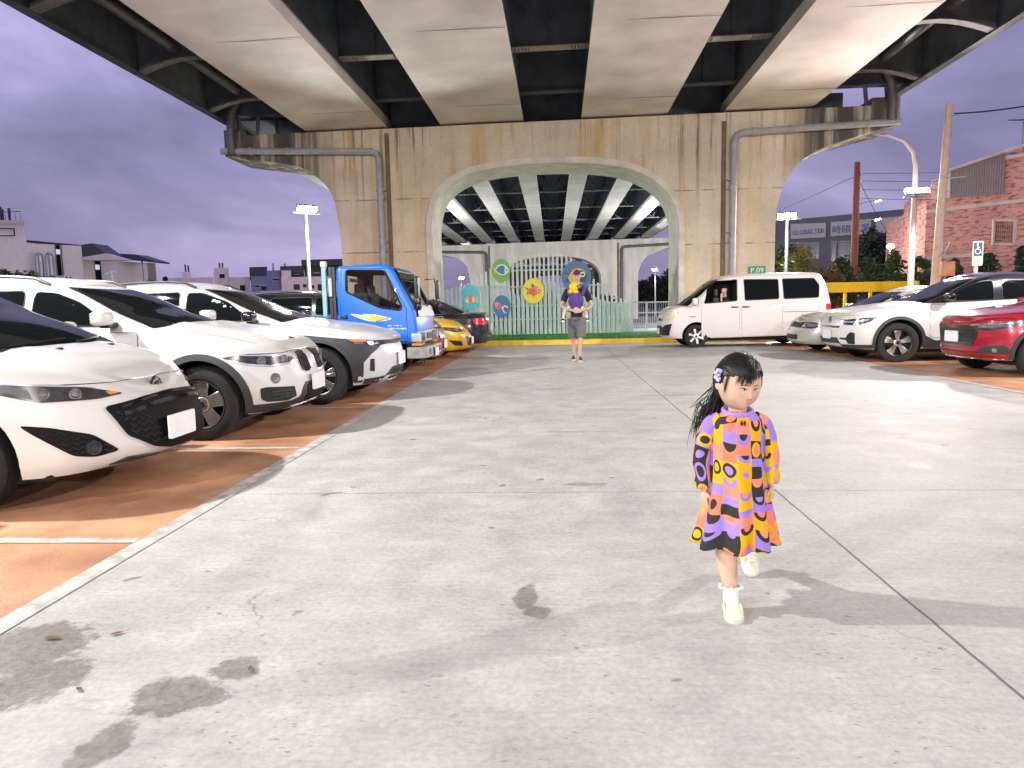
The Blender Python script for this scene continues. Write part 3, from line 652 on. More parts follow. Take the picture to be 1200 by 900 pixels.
flood(-8.6, 4.6, 6.2, 'floodlight pole behind the parked white cars on the left', (2, 6), 2600, W_)
flood(6.4, -24, 7.0, 'floodlight pole at the near end of the right bays', (0, 8), 7200, (1, .95, .88))
flood(-7.5, -26, 7.0, 'floodlight pole at the near end of the left bays', (0, 8), 6400, (1, .97, .92))
flood(-8.8, -5.5, 6.4, 'floodlight pole behind the left bays beside the camera', (0, 0), 1500, W_)
x, z = A(540, 323, 66); flood(x, 66, z-.3, 'small distant floodlight seen through the left side of the arch', (0, 50), 700, W_, 2, glow=M_LAMPS)
x, z = A(768, 313, 62); flood(x, 62, z-.3, 'small distant floodlight seen through the right side of the arch', (0, 50), 700, W_, 2, glow=M_LAMPS)
for x, y, lab in ((-9.3, 37, 'added floodlight pole brightening the second span, unseen behind the left pier leg'), (9.0, 39, 'added floodlight pole brightening the second span, unseen behind the right pier leg')):
    ft = flood(x, y, 4.0, lab, (0, 40), 0, W_); light('floodlight_lamp', (.5 if x < 0 else -.5, 0, 4.0), 2600, (1, .98, .93), .15, ft)  # unseen poles and point lamps added to brighten the far girders
flood(12.6, 8.6, 6.4, 'floodlight pole behind the parked cars on the right', (4, 8), 2700, (1, .91, .87))
# old street lamp post carrying floodlights half way up
t = thing('street_lamp', 'grey swan-neck street lamp with blazing floodlights half way up its post', 'street lamp', (11.5, 24, 0))
b = MB(); b.tube([(0, 0, 0), (.02, 0, 3), (.03, 0, 5.3), (-.05, 0, 5.75), (-.35, 0, 6.1), (-.85, 0, 6.3), (-1.9, 0, 6.42)], [.11, .09, .075, .07, .06, .05, .04], 10); b.build('post', mk('pink_grey_post', (.45, .38, .38), rough=.5, var=.1), t, smooth=50)
b = MB(); b.ell((-2.15, 0, 6.42), (.32, .12, .08), 12, 8); b.build('lantern', M_POLE, t, smooth=60)
b = MB(); b.tube([(-.36, -.1, 4.35), (.36, -.1, 4.35)], .03, 8); b.build('crossarm', M_POLE, t)
for k in range(3):
    hb = MB(); Mx = Matrix.Rotation(R(-40), 3, 'X'); hb.box(((k-1)*.26, -.2, 4.5), (.22, .1, .22), 0, Mx); o = hb.build('lamp_head', M_POLE, t, bevel=.015)
    g = MB(); g.box(Vector(((k-1)*.26, -.2, 4.5))+Mx @ Vector((0, -.057, 0)), (.19, .012, .18), 0, Mx); g.build('lamp_glass', M_LAMP, o)
light('floodlight_lamp', (0, -.5, 4.3), 2200, (1, .84, .79), .14, t, 155, (-.8, -3, 2.4))
# utility poles and wires
M_CONCP = mk('pole_concrete', (.52, .42, .36), rough=.8, var=.14, scale=5, bump=.2)
M_WOODP = mk('pole_timber', (.28, .10, .07), rough=.85, var=.25, scale=6, stretch=(4, 4, .5))
M_WIRE = mk('cable', (.012, .012, .014), rough=.6)
t = thing('utility_pole', 'leaning pale concrete utility pole in front of the brick building', 'utility pole', (11.2, 22, 0))
b = MB(); b.tube([(0, 0, 0), (.24, 0, 6.7)], [.14, .10], 14); b.build('shaft', M_CONCP, t, smooth=50)
b = MB(); b.tube([(.1, -.1, 4.6), (.75, -.1, 4.62)], .018, 6); b.tube([(.12, -.1, 4.6), (-.2, -.1, 4.55), (-.22, -.1, 4.4)], .012, 6); b.tube([(.2, -.05, 6.35), (.5, -.05, 6.35)], .02, 6); b.build('cross_bar', M_POLE, t)
b = MB(); b.tube([(.03, -.14, 2.35), (.2, -.2, 2.45), (.35, -.16, 2.75)], .025, 6); b.build('clamp', M_POLE, t)
t = thing('utility_pole', 'reddish timber utility pole with crossing wires behind the yellow rail', 'utility pole', (12.55, 31, 0))
b = MB(); b.tube([(0, 0, 0), (0, 0, 6.75)], [.16, .12], 12); b.build('shaft', M_WOODP, t, smooth=50)
b = MB()
for z in (6.2, 5.9, 5.6, 5.2): b.lathe([(.0, 0), (.05, .02), (.05, .1), (.02, .14)], (.16, -.05, z), n=8)
b.build('insulator', M_WHITE, t, smooth=50)
for z, m_ in ((5.05, M_LAMPS), (4.3, M_LAMPS)):
    b = MB(); b.tube([(.1, -.05, z), (.5, -.1, z+.1), (.8, -.12, z+.12)], .02, 6); o = b.build('lamp_arm', M_POLE, t); g = MB(); g.box((.85, -.12, z+.1), (.22, .08, .04), 0, Matrix.Rotation(R(-15), 3, 'Y')); g.build('lamp_head', m_, o, bevel=.01)
def cable(p, q, sag, label, r=.012):
    p, q = Vector(p), Vector(q); b = MB(); c = (p+q)/2
    pts = [p.lerp(q, i/14)-Vector((0, 0, sag*4*(i/14)*(1-i/14)))-c for i in range(15)]; b.tube(pts, r, 5); o = b.build('cable', M_WIRE); o.location = c; tag(o, label, 'cable', 'overhead wires'); return o
cable((11.55, 21.95, 6.4), (16.5, 21, 7.2), .25, 'thick black wire running right from the top of the concrete utility pole', .022)
for i, (z, s) in enumerate(((6.3, .1), (6.0, .15), (5.65, .15), (5.3, .2))): cable((12.7, 31, z), (22, 33, z+.4), s, ['highest', 'second highest', 'third highest', 'lowest'][i]+' of the thin wires running right from the timber pole', .01)
cable((12.5, 31, 6.2), (8.6, 44, 4.6), .1, 'thin wire sloping down left from the top of the timber pole', .012)
cable((12.7, 31, 5.9), (18.2, 40, 4.2), .1, 'thin wire sloping down right from the timber pole', .012)
# solar lamp beyond the red car
x, z = A(1200, 142, 42); t = thing('solar_lamp', 'solar panel lamp on a thin pole above the brick building roof', 'street lamp', (x, 42, 0))
b = MB(); b.tube([(0, 0, 0), (0, 0, z)], .05, 8); b.build('pole', M_POLE, t); b = MB(); b.box((.05, 0, z+.08), (1.25, .9, .06), 0, Matrix.Rotation(R(14), 3, 'X')); b.build('solar_panel', mk('solar_cell', (.03, .035, .05), rough=.25), t, bevel=.01)

# ------------------------------------------------------------------ accessible-parking sign
M_SBLUE = mk('sign_blue', (.04, .10, .24), rough=.4, var=.05); M_SCREAM = mk('sign_cream', (.75, .74, .62), rough=.5, var=.05)
x, z = A(1145, 297, 17); t = thing('parking_sign', 'white and blue wheelchair parking sign on a pale post', 'sign', (x, 17, 0))
b = MB(); b.tube([(0, .03, 0), (0, .03, z)], .045, 10); b.build('post', mk('cream_post', (.62, .52, .38), rough=.6), t, smooth=40)
k = 17/F; b = MB(); b.prism(rnd([(-5.6*k, -13.5*k), (5.6*k, -13.5*k), (5.6*k, 13.5*k), (-5.6*k, 13.5*k)], .02), -.03, -.012, 'y'); o = b.build('board', M_SCREAM, t); o.location.z = z
b = MB(); b.prism(rnd([(-4.5*k, -3*k), (4.5*k, -3*k), (4.5*k, 12*k), (-4.5*k, 12*k)], .01), -.036, -.031, 'y'); o = b.build('blue_field', M_SBLUE, t); o.location.z = z
b = MB(); b.prism(circ(-.9*k, 9.8*k, 1.2*k, None, 12), -.046, -.038, 'y')
for p, q in (((-.9, 8.4), (-.8, 4.6)), ((-.8, 4.6), (1.8, 4.4)), ((1.8, 4.4), (2.7, .8)), ((-.9, 6.6), (1.4, 6.5)), ((2.7, .8), (3.5, 1.2))): b.tube([(p[0]*k, -.042, p[1]*k), (q[0]*k, -.042, q[1]*k)], .011, 6)
b.tube([((-.4+2.9*math.cos(a))*k, -.042, (2.3+2.9*math.sin(a))*k) for a in [R(95+i*16) for i in range(16)]], .010, 6); o = b.build('wheelchair_symbol', M_WHITE, t); o.location.z = z
b = MB(); 
for zz in (-6.5, -8.8): b.box((0, -.034, zz*k), (7.5*k, .006, 1.1*k))
o = b.build('small_print', mk('print_grey', (.35, .36, .28), rough=.6), t); o.location.z = z

# ------------------------------------------------------------------ yellow guard rail, white railing
M_RYEL = mk('rail_yellow', (.85, .50, .01), rough=.4, var=.08, scale=3)
t = thing('guard_rail', 'yellow guard rail on posts behind the silver sedan', 'guard rail', (11.3, 27, 0))
b = MB(); b.box((0, 0, 1.60), (3.6, .1, .36)); b.box((1.9, .5, 1.60), (.1, 1.1, .35)); b.build('beam', M_RYEL, t, bevel=.02)
for x in (-1.45, -.65, .25, 1.2): b = MB(); b.box((x, .02, .74), (.1, .1, 1.46)); b.build('post', M_RYEL, t, bevel=.01)
t = thing('railing', 'white metal railing seen left of the white van', 'railing', (6.2, 33, 0))
for z in (1.22, .75, .25): b = MB(); b.tube([(-3.2, 0, z), (3, 0, z)], .03, 8); b.build('rail', M_WHITE, t, smooth=40)
for i in range(6): b = MB(); b.tube([(-3.2+1.24*i, 0, 0), (-3.2+1.24*i, 0, 1.22)], .035, 8); b.build('post', M_WHITE, t, smooth=40)
b = MB()
for i in range(60): b.tube([(-3.1+.1*i, 0, .25), (-3.1+.1*i, 0, 1.22)], .006, 4)
b.build('balusters', M_WHITE, t)
o = sheet('path', 2.5, 14, 29.5, 34, .004, mk('blue_path', (.24, .34, .44), rough=.6, var=.15, scale=2))

# ------------------------------------------------------------------ buildings
M_GLASSD = mk('dark_window', (.02, .025, .035), rough=.08, var=.3, scale=2)
def corrug(name, col): return mk(name, col, rough=.6, var=.08, scale=4, stretch=(6, 6, .3))
M_PINKW = corrug('pale_cladding', (.80, .72, .68)); M_PINKB = corrug('pale_cladding_b', (.66, .59, .57)); M_ROOFD = mk('dark_roof', (.045, .045, .06), rough=.5, var=.2)
M_RENDER = mk('pink_render', (.76, .62, .61), rough=.8, var=.12, scale=2); M_BLUEW = mk('blue_render', (.20, .21, .36), rough=.8, var=.1); M_DARKW = mk('dark_cladding', (.05, .055, .065), rough=.7, var=.2)
def wallbox(b, px0, px1, ytop, Y0, Y1, depth, mi=0, zb=0, dz=0.):
    """block whose front runs from photo column px0 at Y0 to px1 at Y1, its top at photo row ytop on the left"""
    xa, z = A(px0, ytop, Y0); xb, _ = A(px1, ytop, Y1)
    vs = [(xa, Y0, zb), (xb, Y1, zb), (xb*(Y1+depth)/Y1, Y1+depth, zb), (xa*(Y0+depth)/Y0, Y0+depth, zb)]; vs += [(p[0], p[1], z+(dz if i in (1, 2) else 0)) for i, p in enumerate(vs)]
    b.add(vs, [(0, 1, 5, 4), (1, 2, 6, 5), (2, 3, 7, 6), (3, 0, 4, 7), (4, 5, 6, 7), (0, 3, 2, 1)], mi); return xa, xb, z
def quad_on(b, px0, px1, y0, y1, Y0, Y1, proud=.06, mi=0, th=.05):
    """a thin box at photo rows y0..y1 hung on such a front"""
    p = []
    for px, Y in ((px0, Y0), (px1, Y1)):
        xa, za = A(px, y0, Y-proud); _, zb = A(px, y1, Y-proud); p.append((xa, Y-proud, za, zb))
    vs = []
    for dy in (0, th):
        for x, Y, za, zb in p: vs += [(x, Y+dy, za), (x, Y+dy, zb)]
    b.add(vs, [(0, 1, 3, 2), (4, 6, 7, 5), (0, 2, 6, 4), (1, 5, 7, 3), (0, 4, 5, 1), (2, 3, 7, 6)], mi)
def lerpY(px, a, b, Ya, Yb):      # where the sight line of column px meets the front that runs from (a, Ya) to (b, Yb)
    xa = A(a, 300, Ya)[0]; xb = A(b, 300, Yb)[0]; k = A(px, 300, 1.)[0]; return (xa*(Yb-Ya)-Ya*(xb-xa))/(k*(Yb-Ya)-(xb-xa))
def slab(b, poly, Y, th, mi=0):
    n = len(poly); vs = []
    for dy in (0, th): vs += [(A(x, y, Y)[0], Y+dy, A(x, y, Y)[1]) for x, y in poly]
    b.add(vs, [tuple(range(n)), tuple(range(2*n-1, n-1, -1))]+[(i, i+n, (i+1) % n+n, (i+1) % n) for i in range(n)], mi)
# tall block, far left
t = thing('factory', 'tall pale factory block with a railed roof at the far left', 'building', (-38, 52, 0)); off = Vector((-38, 52, 0))
def shift(b): b.v = [(p[0]-off.x, p[1]-off.y, p[2]-off.z) for p in b.v]; return b
b = MB(); wallbox(b, -90, 28, 258, 48, 50, 9); shift(b).build('wall', M_PINKW, t)
b = MB(); quad_on(b, -90, 29, 258, 262, 47.9, 49.9, .08); shift(b).build('parapet', M_PINKB, t)
b = MB(); quad_on(b, -5, 16, 267, 268, 49.4, 49.7); quad_on(b, -5, 16, 275.5, 276.5, 49.4, 49.7); quad_on(b, 15.4, 16.4, 267, 276, 49.6, 49.7); shift(b).build('window_frame', M_DARKW, t)
b = MB()
for p in range(-60, 26, 6):
    x, z = A(p, 252, 50.5); b.tube([(x, 50.5, z-.5), (x, 50.5, z+.1)], .02, 4)
x, z = A(-60, 252, 50.5); x2, _ = A(25, 252, 50.5); b.tube([(x, 50.5, z+.1), (x2, 50.5, z+.1)], .025, 4)
for p, hh in ((1, 1.1), (3, .8), (11, .9)):
    x, z = A(p, 252, 51); b.tube([(x, 51, z-.6), (x, 51, z+hh*.55)], .09, 6)
shift(b).build('roof_railing', M_DARKW, t)
# two-roof works
t = thing('factory', 'pale factory with dark sloping roofs, tanks and two tall windows', 'building', (-32, 56, 0)); off = Vector((-32, 56, 0))
b = MB(); wallbox(b, 31, 95, 285, 50, 53, 12); wallbox(b, 95.3, 172, 303, 53.3, 60, 12, 0); wallbox(b, 172.3, 182, 308, 60.2, 61, 10, 1); shift(b).build('wall', [M_PINKW, mk('tan_cladding', (.30, .24, .20), rough=.7)], t)
b = MB(); slab(b, [(31, 281.3), (95, 287), (107, 285), (124, 297), (124, 299.5), (95, 301.5), (95, 289.5), (31, 284)], 53.05, 2.)
slab(b, [(124, 296.6), (158, 298), (184, 306.5), (183, 308), (146, 304)], 57., 2.)
shift(b).build('roof', M_ROOFD, t)
b = MB(); slab(b, [(95.5, 301.6), (123, 297), (146, 303.8), (146, 305), (95.5, 305)], 52.9, 1.); shift(b).build('pale_roof', M_PINKB, t)
b = MB(); quad_on(b, 95, 183, 302.5, 304.3, 53.2, 60.8, .15); shift(b).build('eaves', M_WHITE, t)
for px0, px1, yt, yb in ((65, 71, 287, 323), (111, 117, 305, 329)):
    Ya = lerpY(px0, 31, 95, 50, 53) if px0 < 95 else lerpY(px0, 95, 172, 53.3, 60); Yb = Ya+.35
    b = MB(); quad_on(b, px0, px1, yt, yb, Ya, Yb); shift(b); o = b.build('window', M_GLASSD, t)
    b = MB(); quad_on(b, px0+.5, px1-.3, yt+5, yt+11, Ya, Yb, .1); shift(b).build('lit_pane', mk('lit_pane', (.6, .65, .75), rough=.3, emit=(.75, .8, .95), es=.35), o)
    b = MB()
    for q in (yt, yt+5, yt+11.5, yt+18, yb): quad_on(b, px0-.3, px1+.3, q-.25, q+.25, Ya, Yb, .12)
    quad_on(b, px0-.4, px0+.1, yt, yb, Ya, Yb, .12); quad_on(b, px1-.1, px1+.4, yt, yb, Ya, Yb, .12); shift(b).build('frame', M_DARKW, o)
b = MB()
for px in (42, 46, 54, 58):
    x, z = A(px, 299, 49.8); b.tube([(x, 49.9, 0), (x, 49.9, z)], .17, 8); 
for px0, px1 in ((42, 46), (54, 58)):
    x0, z = A(px0, 299, 49.8); x1, _ = A(px1, 299, 49.8); b.tube([(x0, 49.9, z), ((x0+x1)/2, 49.9, z+.12), (x1, 49.9, z)], .15, 8)
shift(b).build('tank_pipe', M_POLE, t, smooth=50)
b = MB()
for px in (101, 133, 166): Yq = lerpY(px, 95, 172, 53.3, 60); quad_on(b, px-.7, px+.7, 305, 336, Yq, Yq+.1, .06)
shift(b).build('downpipe', M_DARKW, t)
# terrace of low houses
def house(name, label, off_, parts):
    global off
    off = Vector(off_); t = thing(name, label, 'building', off_, 0, 'low houses beyond the car park')
    for nm, m, items in parts:
        if nm == 'window':
            for (a, c, y0, y1, Y) in items:
                b = MB(); quad_on(b, a, c, y0, y1, Y, Y, .05); shift(b); o = b.build('window', m, t); b = MB(); quad_on(b, a-.4, c+.4, y0-.5, y0, Y, Y, .08); quad_on(b, a-.4, c+.4, y1, y1+.5, Y, Y, .12); shift(b).build('frame', M_WHITE, o)
        else:
            b = MB()
            for it in items: wallbox(b, *it)
            shift(b).build(nm, m, t)
house('house', 'low pink house with a square stair tower and roof tanks', (-36, 78, 0), [('wall', M_RENDER, [(198, 250, 326, 76, 76, 8), (250.2, 268, 314, 76, 76, 6), (268.2, 293, 325, 76, 76, 8)]), ('roof_tank', M_DARKW, [(216, 218, 310, 79, 79, 1), (219.5, 221.5, 311, 79, 79, 1), (256, 258, 308, 78, 78, 1), (259.5, 261.5, 308, 78, 78, 1)]), ('tank_room', M_RENDER, [(213, 224, 319, 78, 78, 3)]), ('window', M_GLASSD, [(257, 263, 321, 326, 76), (281, 287, 334, 341, 76), (238, 247, 335, 338, 76), (271, 276, 337, 341, 76)])])
house('house', 'blue fronted house with a dark top storey beside the pink houses', (-29, 74, 0), [('wall', M_BLUEW, [(294, 329, 324, 72, 72, 8)]), ('top_storey', M_DARKW, [(293, 312, 315, 73, 73, 6)]), ('roof', M_ROOFD, [(292, 313, 313, 72.6, 72.6, 7, 0, 4.6)]), ('gable', M_BLUEW, [(312.3, 329, 317, 72.5, 72.5, 6)]), ('window', M_GLASSD, [(301, 307, 320, 325, 72.9), (306, 312, 335, 341, 72), (299, 303, 334, 337, 72), (320, 326, 326, 329, 72)])])
house('house', 'pink house with dark roofed upper floors left of the pier', (-24, 72, 0), [('wall', M_RENDER, [(329.5, 402, 325, 70, 70, 8), (329.6, 341, 317, 70.1, 70.1, 6)]), ('top_storey', M_DARKW, [(341.5, 356, 316, 72, 72, 5), (356.2, 402, 307, 72, 72, 6)]), ('roof', M_ROOFD, [(328, 356, 312, 71.6, 71.6, 7, 0, 4.8), (353, 403, 304.5, 71.4, 71.4, 8, 0, 5.6)]), ('roof_tank', M_POLE, [(318.5, 321, 308.5, 74, 74, 1.5), (332, 335, 308.5, 74, 74, 1.5)]), ('window', M_GLASSD, [(344, 351, 333, 340, 70), (355, 359, 333, 337, 70), (333, 337, 326, 330, 70.1), (372, 379, 333, 341, 70), (364, 368, 334, 338, 70), (367, 374, 320, 325, 72), (344, 350, 322, 326, 72)])])
# dark works with big lettering
off = Vector((24, 60, 0)); t = thing('office_building', 'long dark building with large blue lettering on two pale sign bands', 'building', (24, 60, 0))
b = MB(); wallbox(b, 905, 1092, 259.5, 60, 53, 14); shift(b).build('wall', mk('slate_cladding', (.085, .085, .105), rough=.7, var=.15, scale=1), t)
M_BAND = mk('sign_band', (.34, .31, .33), rough=.6, var=.06)
def yb(px): return lerpY(px, 905, 1092, 60, 53)-.02
bands = []
for a, c, y0, y1, y2, y3 in ((927, 968, 262.5, 280, 261, 278), (974, 1021, 260.5, 277, 256.5, 273.5), (1027, 1084, 256, 273, 251, 270)):
    b = MB(); p = []
    for px, ya, yc in ((a, y0, y1), (c, y2, y3)):
        Yq = yb(px)-.1; xa, za = A(px, ya, Yq); _, zb = A(px, yc, Yq); p.append((xa, Yq, za, zb))
    vs = []
    for dy in (0, .08):
        for x, Yq, za, zb in p: vs += [(x, Yq+dy, za), (x, Yq+dy, zb)]
    b.add(vs, [(0, 1, 3, 2), (4, 6, 7, 5), (0, 2, 6, 4), (1, 5, 7, 3), (0, 4, 5, 1), (2, 3, 7, 6)]); bands.append((p, shift(b).build('sign_band', M_BAND, t)))
M_LET = mk('letter_blue', (.015, .05, .22), rough=.5, var=.05)
for (p, o), s, size, sx, fx in ((bands[0], 'GLOBALTEK', .52, .86, .5), (bands[1], '時碩工業', .62, 1.1, .5)):
    x = p[0][0]+(p[1][0]-p[0][0])*fx; Yq = p[0][1]+(p[1][1]-p[0][1])*fx-.03; z = sum((q[2]+q[3])/2 for q in p)/2-.1
    ang = math.atan2(p[1][1]-p[0][1], p[1][0]-p[0][0])
    text_mesh(s, 'lettering', size, M_LET, o, Matrix.Translation(Vector((x, Yq, z))-off) @ Matrix.Rotation(ang, 4, 'Z') @ FACE, .02, sx=sx)
for a, c, y0, y1 in ((927, 960, 285, 303), (975, 980, 283, 306), (983, 1002, 283, 306), (1058, 1078, 277, 300)):
    b = MB(); quad_on(b, a, c, y0, y1, yb(a), yb(c), .08); shift(b); o = b.build('window', mk('dusk_window', (.10, .095, .13), rough=.2, var=.2), t)
    b = MB(); quad_on(b, a-.5, c+.5, y0-.6, y0, yb(a), yb(c), .12); quad_on(b, a-.5, a, y0, y1, yb(a), yb(a), .12); quad_on(b, c, c+.5, y0, y1, yb(c), yb(c), .12); shift(b).build('frame', M_BAND, o)
# brick house at the right edge
def brick_mat():
    m = bpy.data.materials.new('brick_with_lamp_cast'); N, L, B = nodes(m); B.inputs['Roughness'].default_value = .8
    tc = N.new('ShaderNodeTexCoord'); sp = N.new('ShaderNodeSeparateXYZ'); L.new(tc.outputs['Object'], sp.inputs[0]); cb = N.new('ShaderNodeCombineXYZ')
    ad = N.new('ShaderNodeMath'); ad.operation = 'SUBTRACT'; L.new(sp.outputs['X'], ad.inputs[0]); L.new(sp.outputs['Y'], ad.inputs[1]); L.new(ad.outputs[0], cb.inputs['X']); L.new(sp.outputs['Z'], cb.inputs['Y'])
    br = N.new('ShaderNodeTexBrick'); br.inputs['Scale'].default_value = 1; br.inputs['Brick Width'].default_value = .42; br.inputs['Row Height'].default_value = .10; br.inputs['Mortar Size'].default_value = .006
    br.inputs['Color1'].default_value = (.66, .33, .29, 1); br.inputs['Color2'].default_value = (.56, .25, .22, 1); br.inputs['Mortar'].default_value = (.58, .36, .32, 1)  # pink cast of sodium lamps mixed into the brick colours
    L.new(cb.outputs[0], br.inputs['Vector'])
    mp = N.new('ShaderNodeMapping'); mp.inputs['Scale'].default_value = (1.6, 8., 1); L.new(cb.outputs[0], mp.inputs[0]); nz = N.new('ShaderNodeTexNoise'); nz.inputs['Scale'].default_value = 1.5; nz.inputs['Detail'].default_value = 3; L.new(mp.outputs[0], nz.inputs['Vector'])
    r = N.new('ShaderNodeValToRGB'); r.color_ramp.elements[0].position = .53; r.color_ramp.elements[1].position = .60; r.color_ramp.interpolation = 'EASE'; L.new(nz.outputs[0], r.inputs[0])
    x = N.new('ShaderNodeMix'); x.data_type = 'RGBA'; x.inputs[7].default_value = (.33, .12, .11, 1); L.new(r.outputs[0], x.inputs[0]); L.new(br.outputs[0], x.inputs[6]); L.new(x.outputs[2], B.inputs['Base Color']); return m
off = Vector((16, 30, 0)); t = thing('brick_house', 'brick clad house, a pink lamp cast in its colour, with a ribbed grey gable at the right edge', 'building', (16, 30, 0))
M_BRICK = brick_mat(); M_BANDW = mk('pale_string_course', (.60, .48, .46), rough=.7, var=.08)
YA, YB = 30., 26.
def yb2(px): return lerpY(px, 1086, 1260, YA, YB)
xa, za = A(1086, 235, YA); xb, zb = A(1260, 235, YB); xt, zt = A(1114, 200, yb2(1114)); xr, zr = A(1260, 150, YB)
b = MB(); pl = [(xa, YA, 0), (xb, YB, 0), (xb, YB, zr), (xt, yb2(1114), zt-.1), (xt, yb2(1114), za), (xa, YA, za)]; pk = [(p[0]+2.5, p[1]+9, p[2]) for p in pl]; n = 6
b.add(pl+pk, [tuple(range(n)), tuple(range(2*n-1, n-1, -1))]+[(i, i+n, (i+1) % n+n, (i+1) % n) for i in range(n)]); shift(b).build('wall', M_BRICK, t)
b = MB(); ng = 44
for i in range(ng):
    u0, u1 = 1114+65*i/ng, 1114+65*(i+1)/ng; f0 = (u0-1114)/65; f1 = (u1-1114)/65; pr = .05 if i % 2 else .1
    ya, yc = yb2(u0)-pr, yb2(u1)-pr
    a0, zz0 = A(u0, 199-22*f0, ya); _, zl0 = A(u0, 232-5*f0, ya); a1, zz1 = A(u1, 199-22*f1, yc); _, zl1 = A(u1, 232-5*f1, yc)
    b.add([(a0, ya, zl0), (a1, yc, zl1), (a1, yc, zz1), (a0, ya, zz0), (a0, ya+.1, zl0), (a1, yc+.1, zl1), (a1, yc+.1, zz1), (a0, ya+.1, zz0)], [(0, 1, 2, 3), (0, 4, 5, 1), (1, 5, 6, 2), (2, 6, 7, 3), (3, 7, 4, 0)])
shift(b).build('ribbed_gable', mk('ribbed_grey', (.30, .25, .26), rough=.6, var=.08), t)
b = MB()
p0 = A(1111, 200, yb2(1111)-.2); p1_ = A(1182, 176, yb2(1182)-.2); p2_ = A(1262, 152, yb2(1262)-.2)
b.tube([(p0[0], yb2(1111)-.15, p0[1]), (p1_[0], yb2(1182)-.15, p1_[1]), (p2_[0], yb2(1262)-.15, p2_[1])], .06, 6); shift(b).build('roof_edge', M_BANDW, t)
b = MB()
for yl, yr, th in ((250, 235, 1.6), (304, 292, 1.6)):
    for a, c in ((1086, 1262),):
        pa = A(a, yl, YA-.08); pc = A(c, yr, yb2(c)-.08); hh = .13
        vs = [(pa[0], YA-.08, pa[1]), (pc[0], yb2(c)-.08, pa[1]), (pc[0], yb2(c)-.08, pa[1]+hh), (pa[0], YA-.08, pa[1]+hh)]; vs += [(p[0], p[1]+.12, p[2]) for p in vs]
        b.add(vs, [(0, 1, 2, 3), (0, 4, 5, 1), (3, 2, 6, 7), (0, 3, 7, 4), (1, 5, 6, 2)])
pa = A(1179, 185, yb2(1179)-.1); pc = A(1262, 170, yb2(1262)-.1); b.tube([(pa[0], yb2(1179)-.1, pa[1]), (pc[0], yb2(1262)-.1, pa[1])], .07, 6)
shift(b).build('string_course', M_BANDW, t)
b = MB(); quad_on(b, 1167, 1190, 260, 284, yb2(1167), yb2(1190), .04); shift(b); o = b.build('window', M_GLASSD, t)
b = MB()
for y in (258, 286): quad_on(b, 1164.5, 1192.5, y-1.3, y+1.3, yb2(1164), yb2(1192), .10, 0, .1)
for px in (1166, 1191): quad_on(b, px-1.3, px+1.3, 257, 287, yb2(px), yb2(px), .10, 0, .1)
shift(b).build('frame', M_BANDW, o)
b = MB()
for k in range(9): px = 1168+2.6*k; quad_on(b, px-.12, px+.12, 260, 284, yb2(px), yb2(px), .09, 0, .02)
for y in (266, 272, 278): quad_on(b, 1167, 1190, y-.25, y+.25, yb2(1167), yb2(1190), .09, 0, .02)
shift(b).build('window_bars', M_ROOFD, o)
# junction cabinet
x, z = A(1110, 315, 21.6); t = thing('cabinet', 'small orange brown cabinet on the concrete utility pole', 'cabinet', (x, 21.6, z))
b = MB(); b.box((0, 0, 0), (.36, .2, .40)); b.build('box', mk('orange_box', (.55, .26, .14), rough=.6, var=.12), t, bevel=.02); b = MB(); b.box((0, -.105, 0), (.30, .012, .34)); o = b.build('door', mk('orange_door', (.58, .30, .17), rough=.6), t, bevel=.005)
b = MB(); b.box((.1, -.118, 0), (.03, .02, .06)); b.build('handle', M_POLE, o)

# ------------------------------------------------------------------ trees and shrubs
def leaf_mat(n, a, b_): return mk(n, a, rough=.6, var=.3, scale=1.6, col2=b_)
M_LEAFY = leaf_mat('leaf_yellow_green', (.10, .12, .015), (.22, .20, .03)); M_LEAF = leaf_mat('leaf_green', (.03, .055, .018), (.06, .10, .03)); M_LEAFD = leaf_mat('leaf_dark', (.015, .025, .014), (.03, .045, .02)); M_TRUNK = mk('bark', (.10, .075, .055), rough=.9, var=.3, scale=8)
M_LEAFR = leaf_mat('leaf_russet', (.10, .07, .03), (.16, .10, .05))
rt = random.Random(11)
def shrub(name, label, cat, x, y, w_, h, base, m, n=1400, leaf=.09, grp=None, cone=False):
    t = thing(name, label, cat, (x, y, 0), 0, grp)
    b = MB(); b.tube([(0, 0, 0), (.03, 0, base+h*.45), (0, .02, base+h*.8)], [.07, .045, .02], 7)
    for k in range(5): a = rt.uniform(0, 6.28); b.tube([(0, 0, base+h*.15*k*.6), (math.cos(a)*w_*.35, math.sin(a)*w_*.35, base+h*(.35+.12*k))], [.03, .01], 5)
    b.build('trunk', M_TRUNK, t)
    b = MB(); cl = []
    for k in range(30):
        u = rt.random(); zz = base+h*(.12+.83*u); rr = w_*.5*((1-u)**.7 if cone else math.sin(PI*(.15+.75*u)))*rt.uniform(.45, 1.); a = rt.uniform(0, 6.28)
        cl.append(((rr*math.cos(a), rr*math.sin(a)*.8, zz), w_*rt.uniform(.14, .25)))
    for i in range(int(n*2.2)):
        c, r_ = cl[i % 30]; d = Vector((rt.gauss(0, 1), rt.gauss(0, 1), rt.gauss(0, 1))); d = d.normalized()*r_*rt.random()**.4; p = Vector(c)+d
        if p.z < base*.5: continue
        u = Vector((rt.gauss(0, 1), rt.gauss(0, 1), rt.gauss(0, .6))).normalized(); v_ = u.cross(Vector((rt.gauss(0, 1), rt.gauss(0, 1), rt.gauss(0, 1)))).normalized(); s = leaf*rt.uniform(.6, 1.3)
        b.add([p-u*s, p+v_*s*.45, p+u*s, p-v_*s*.45], [(0, 1, 2, 3)])
    b.build('crown', m, t, weld=0, recalc=False); return t
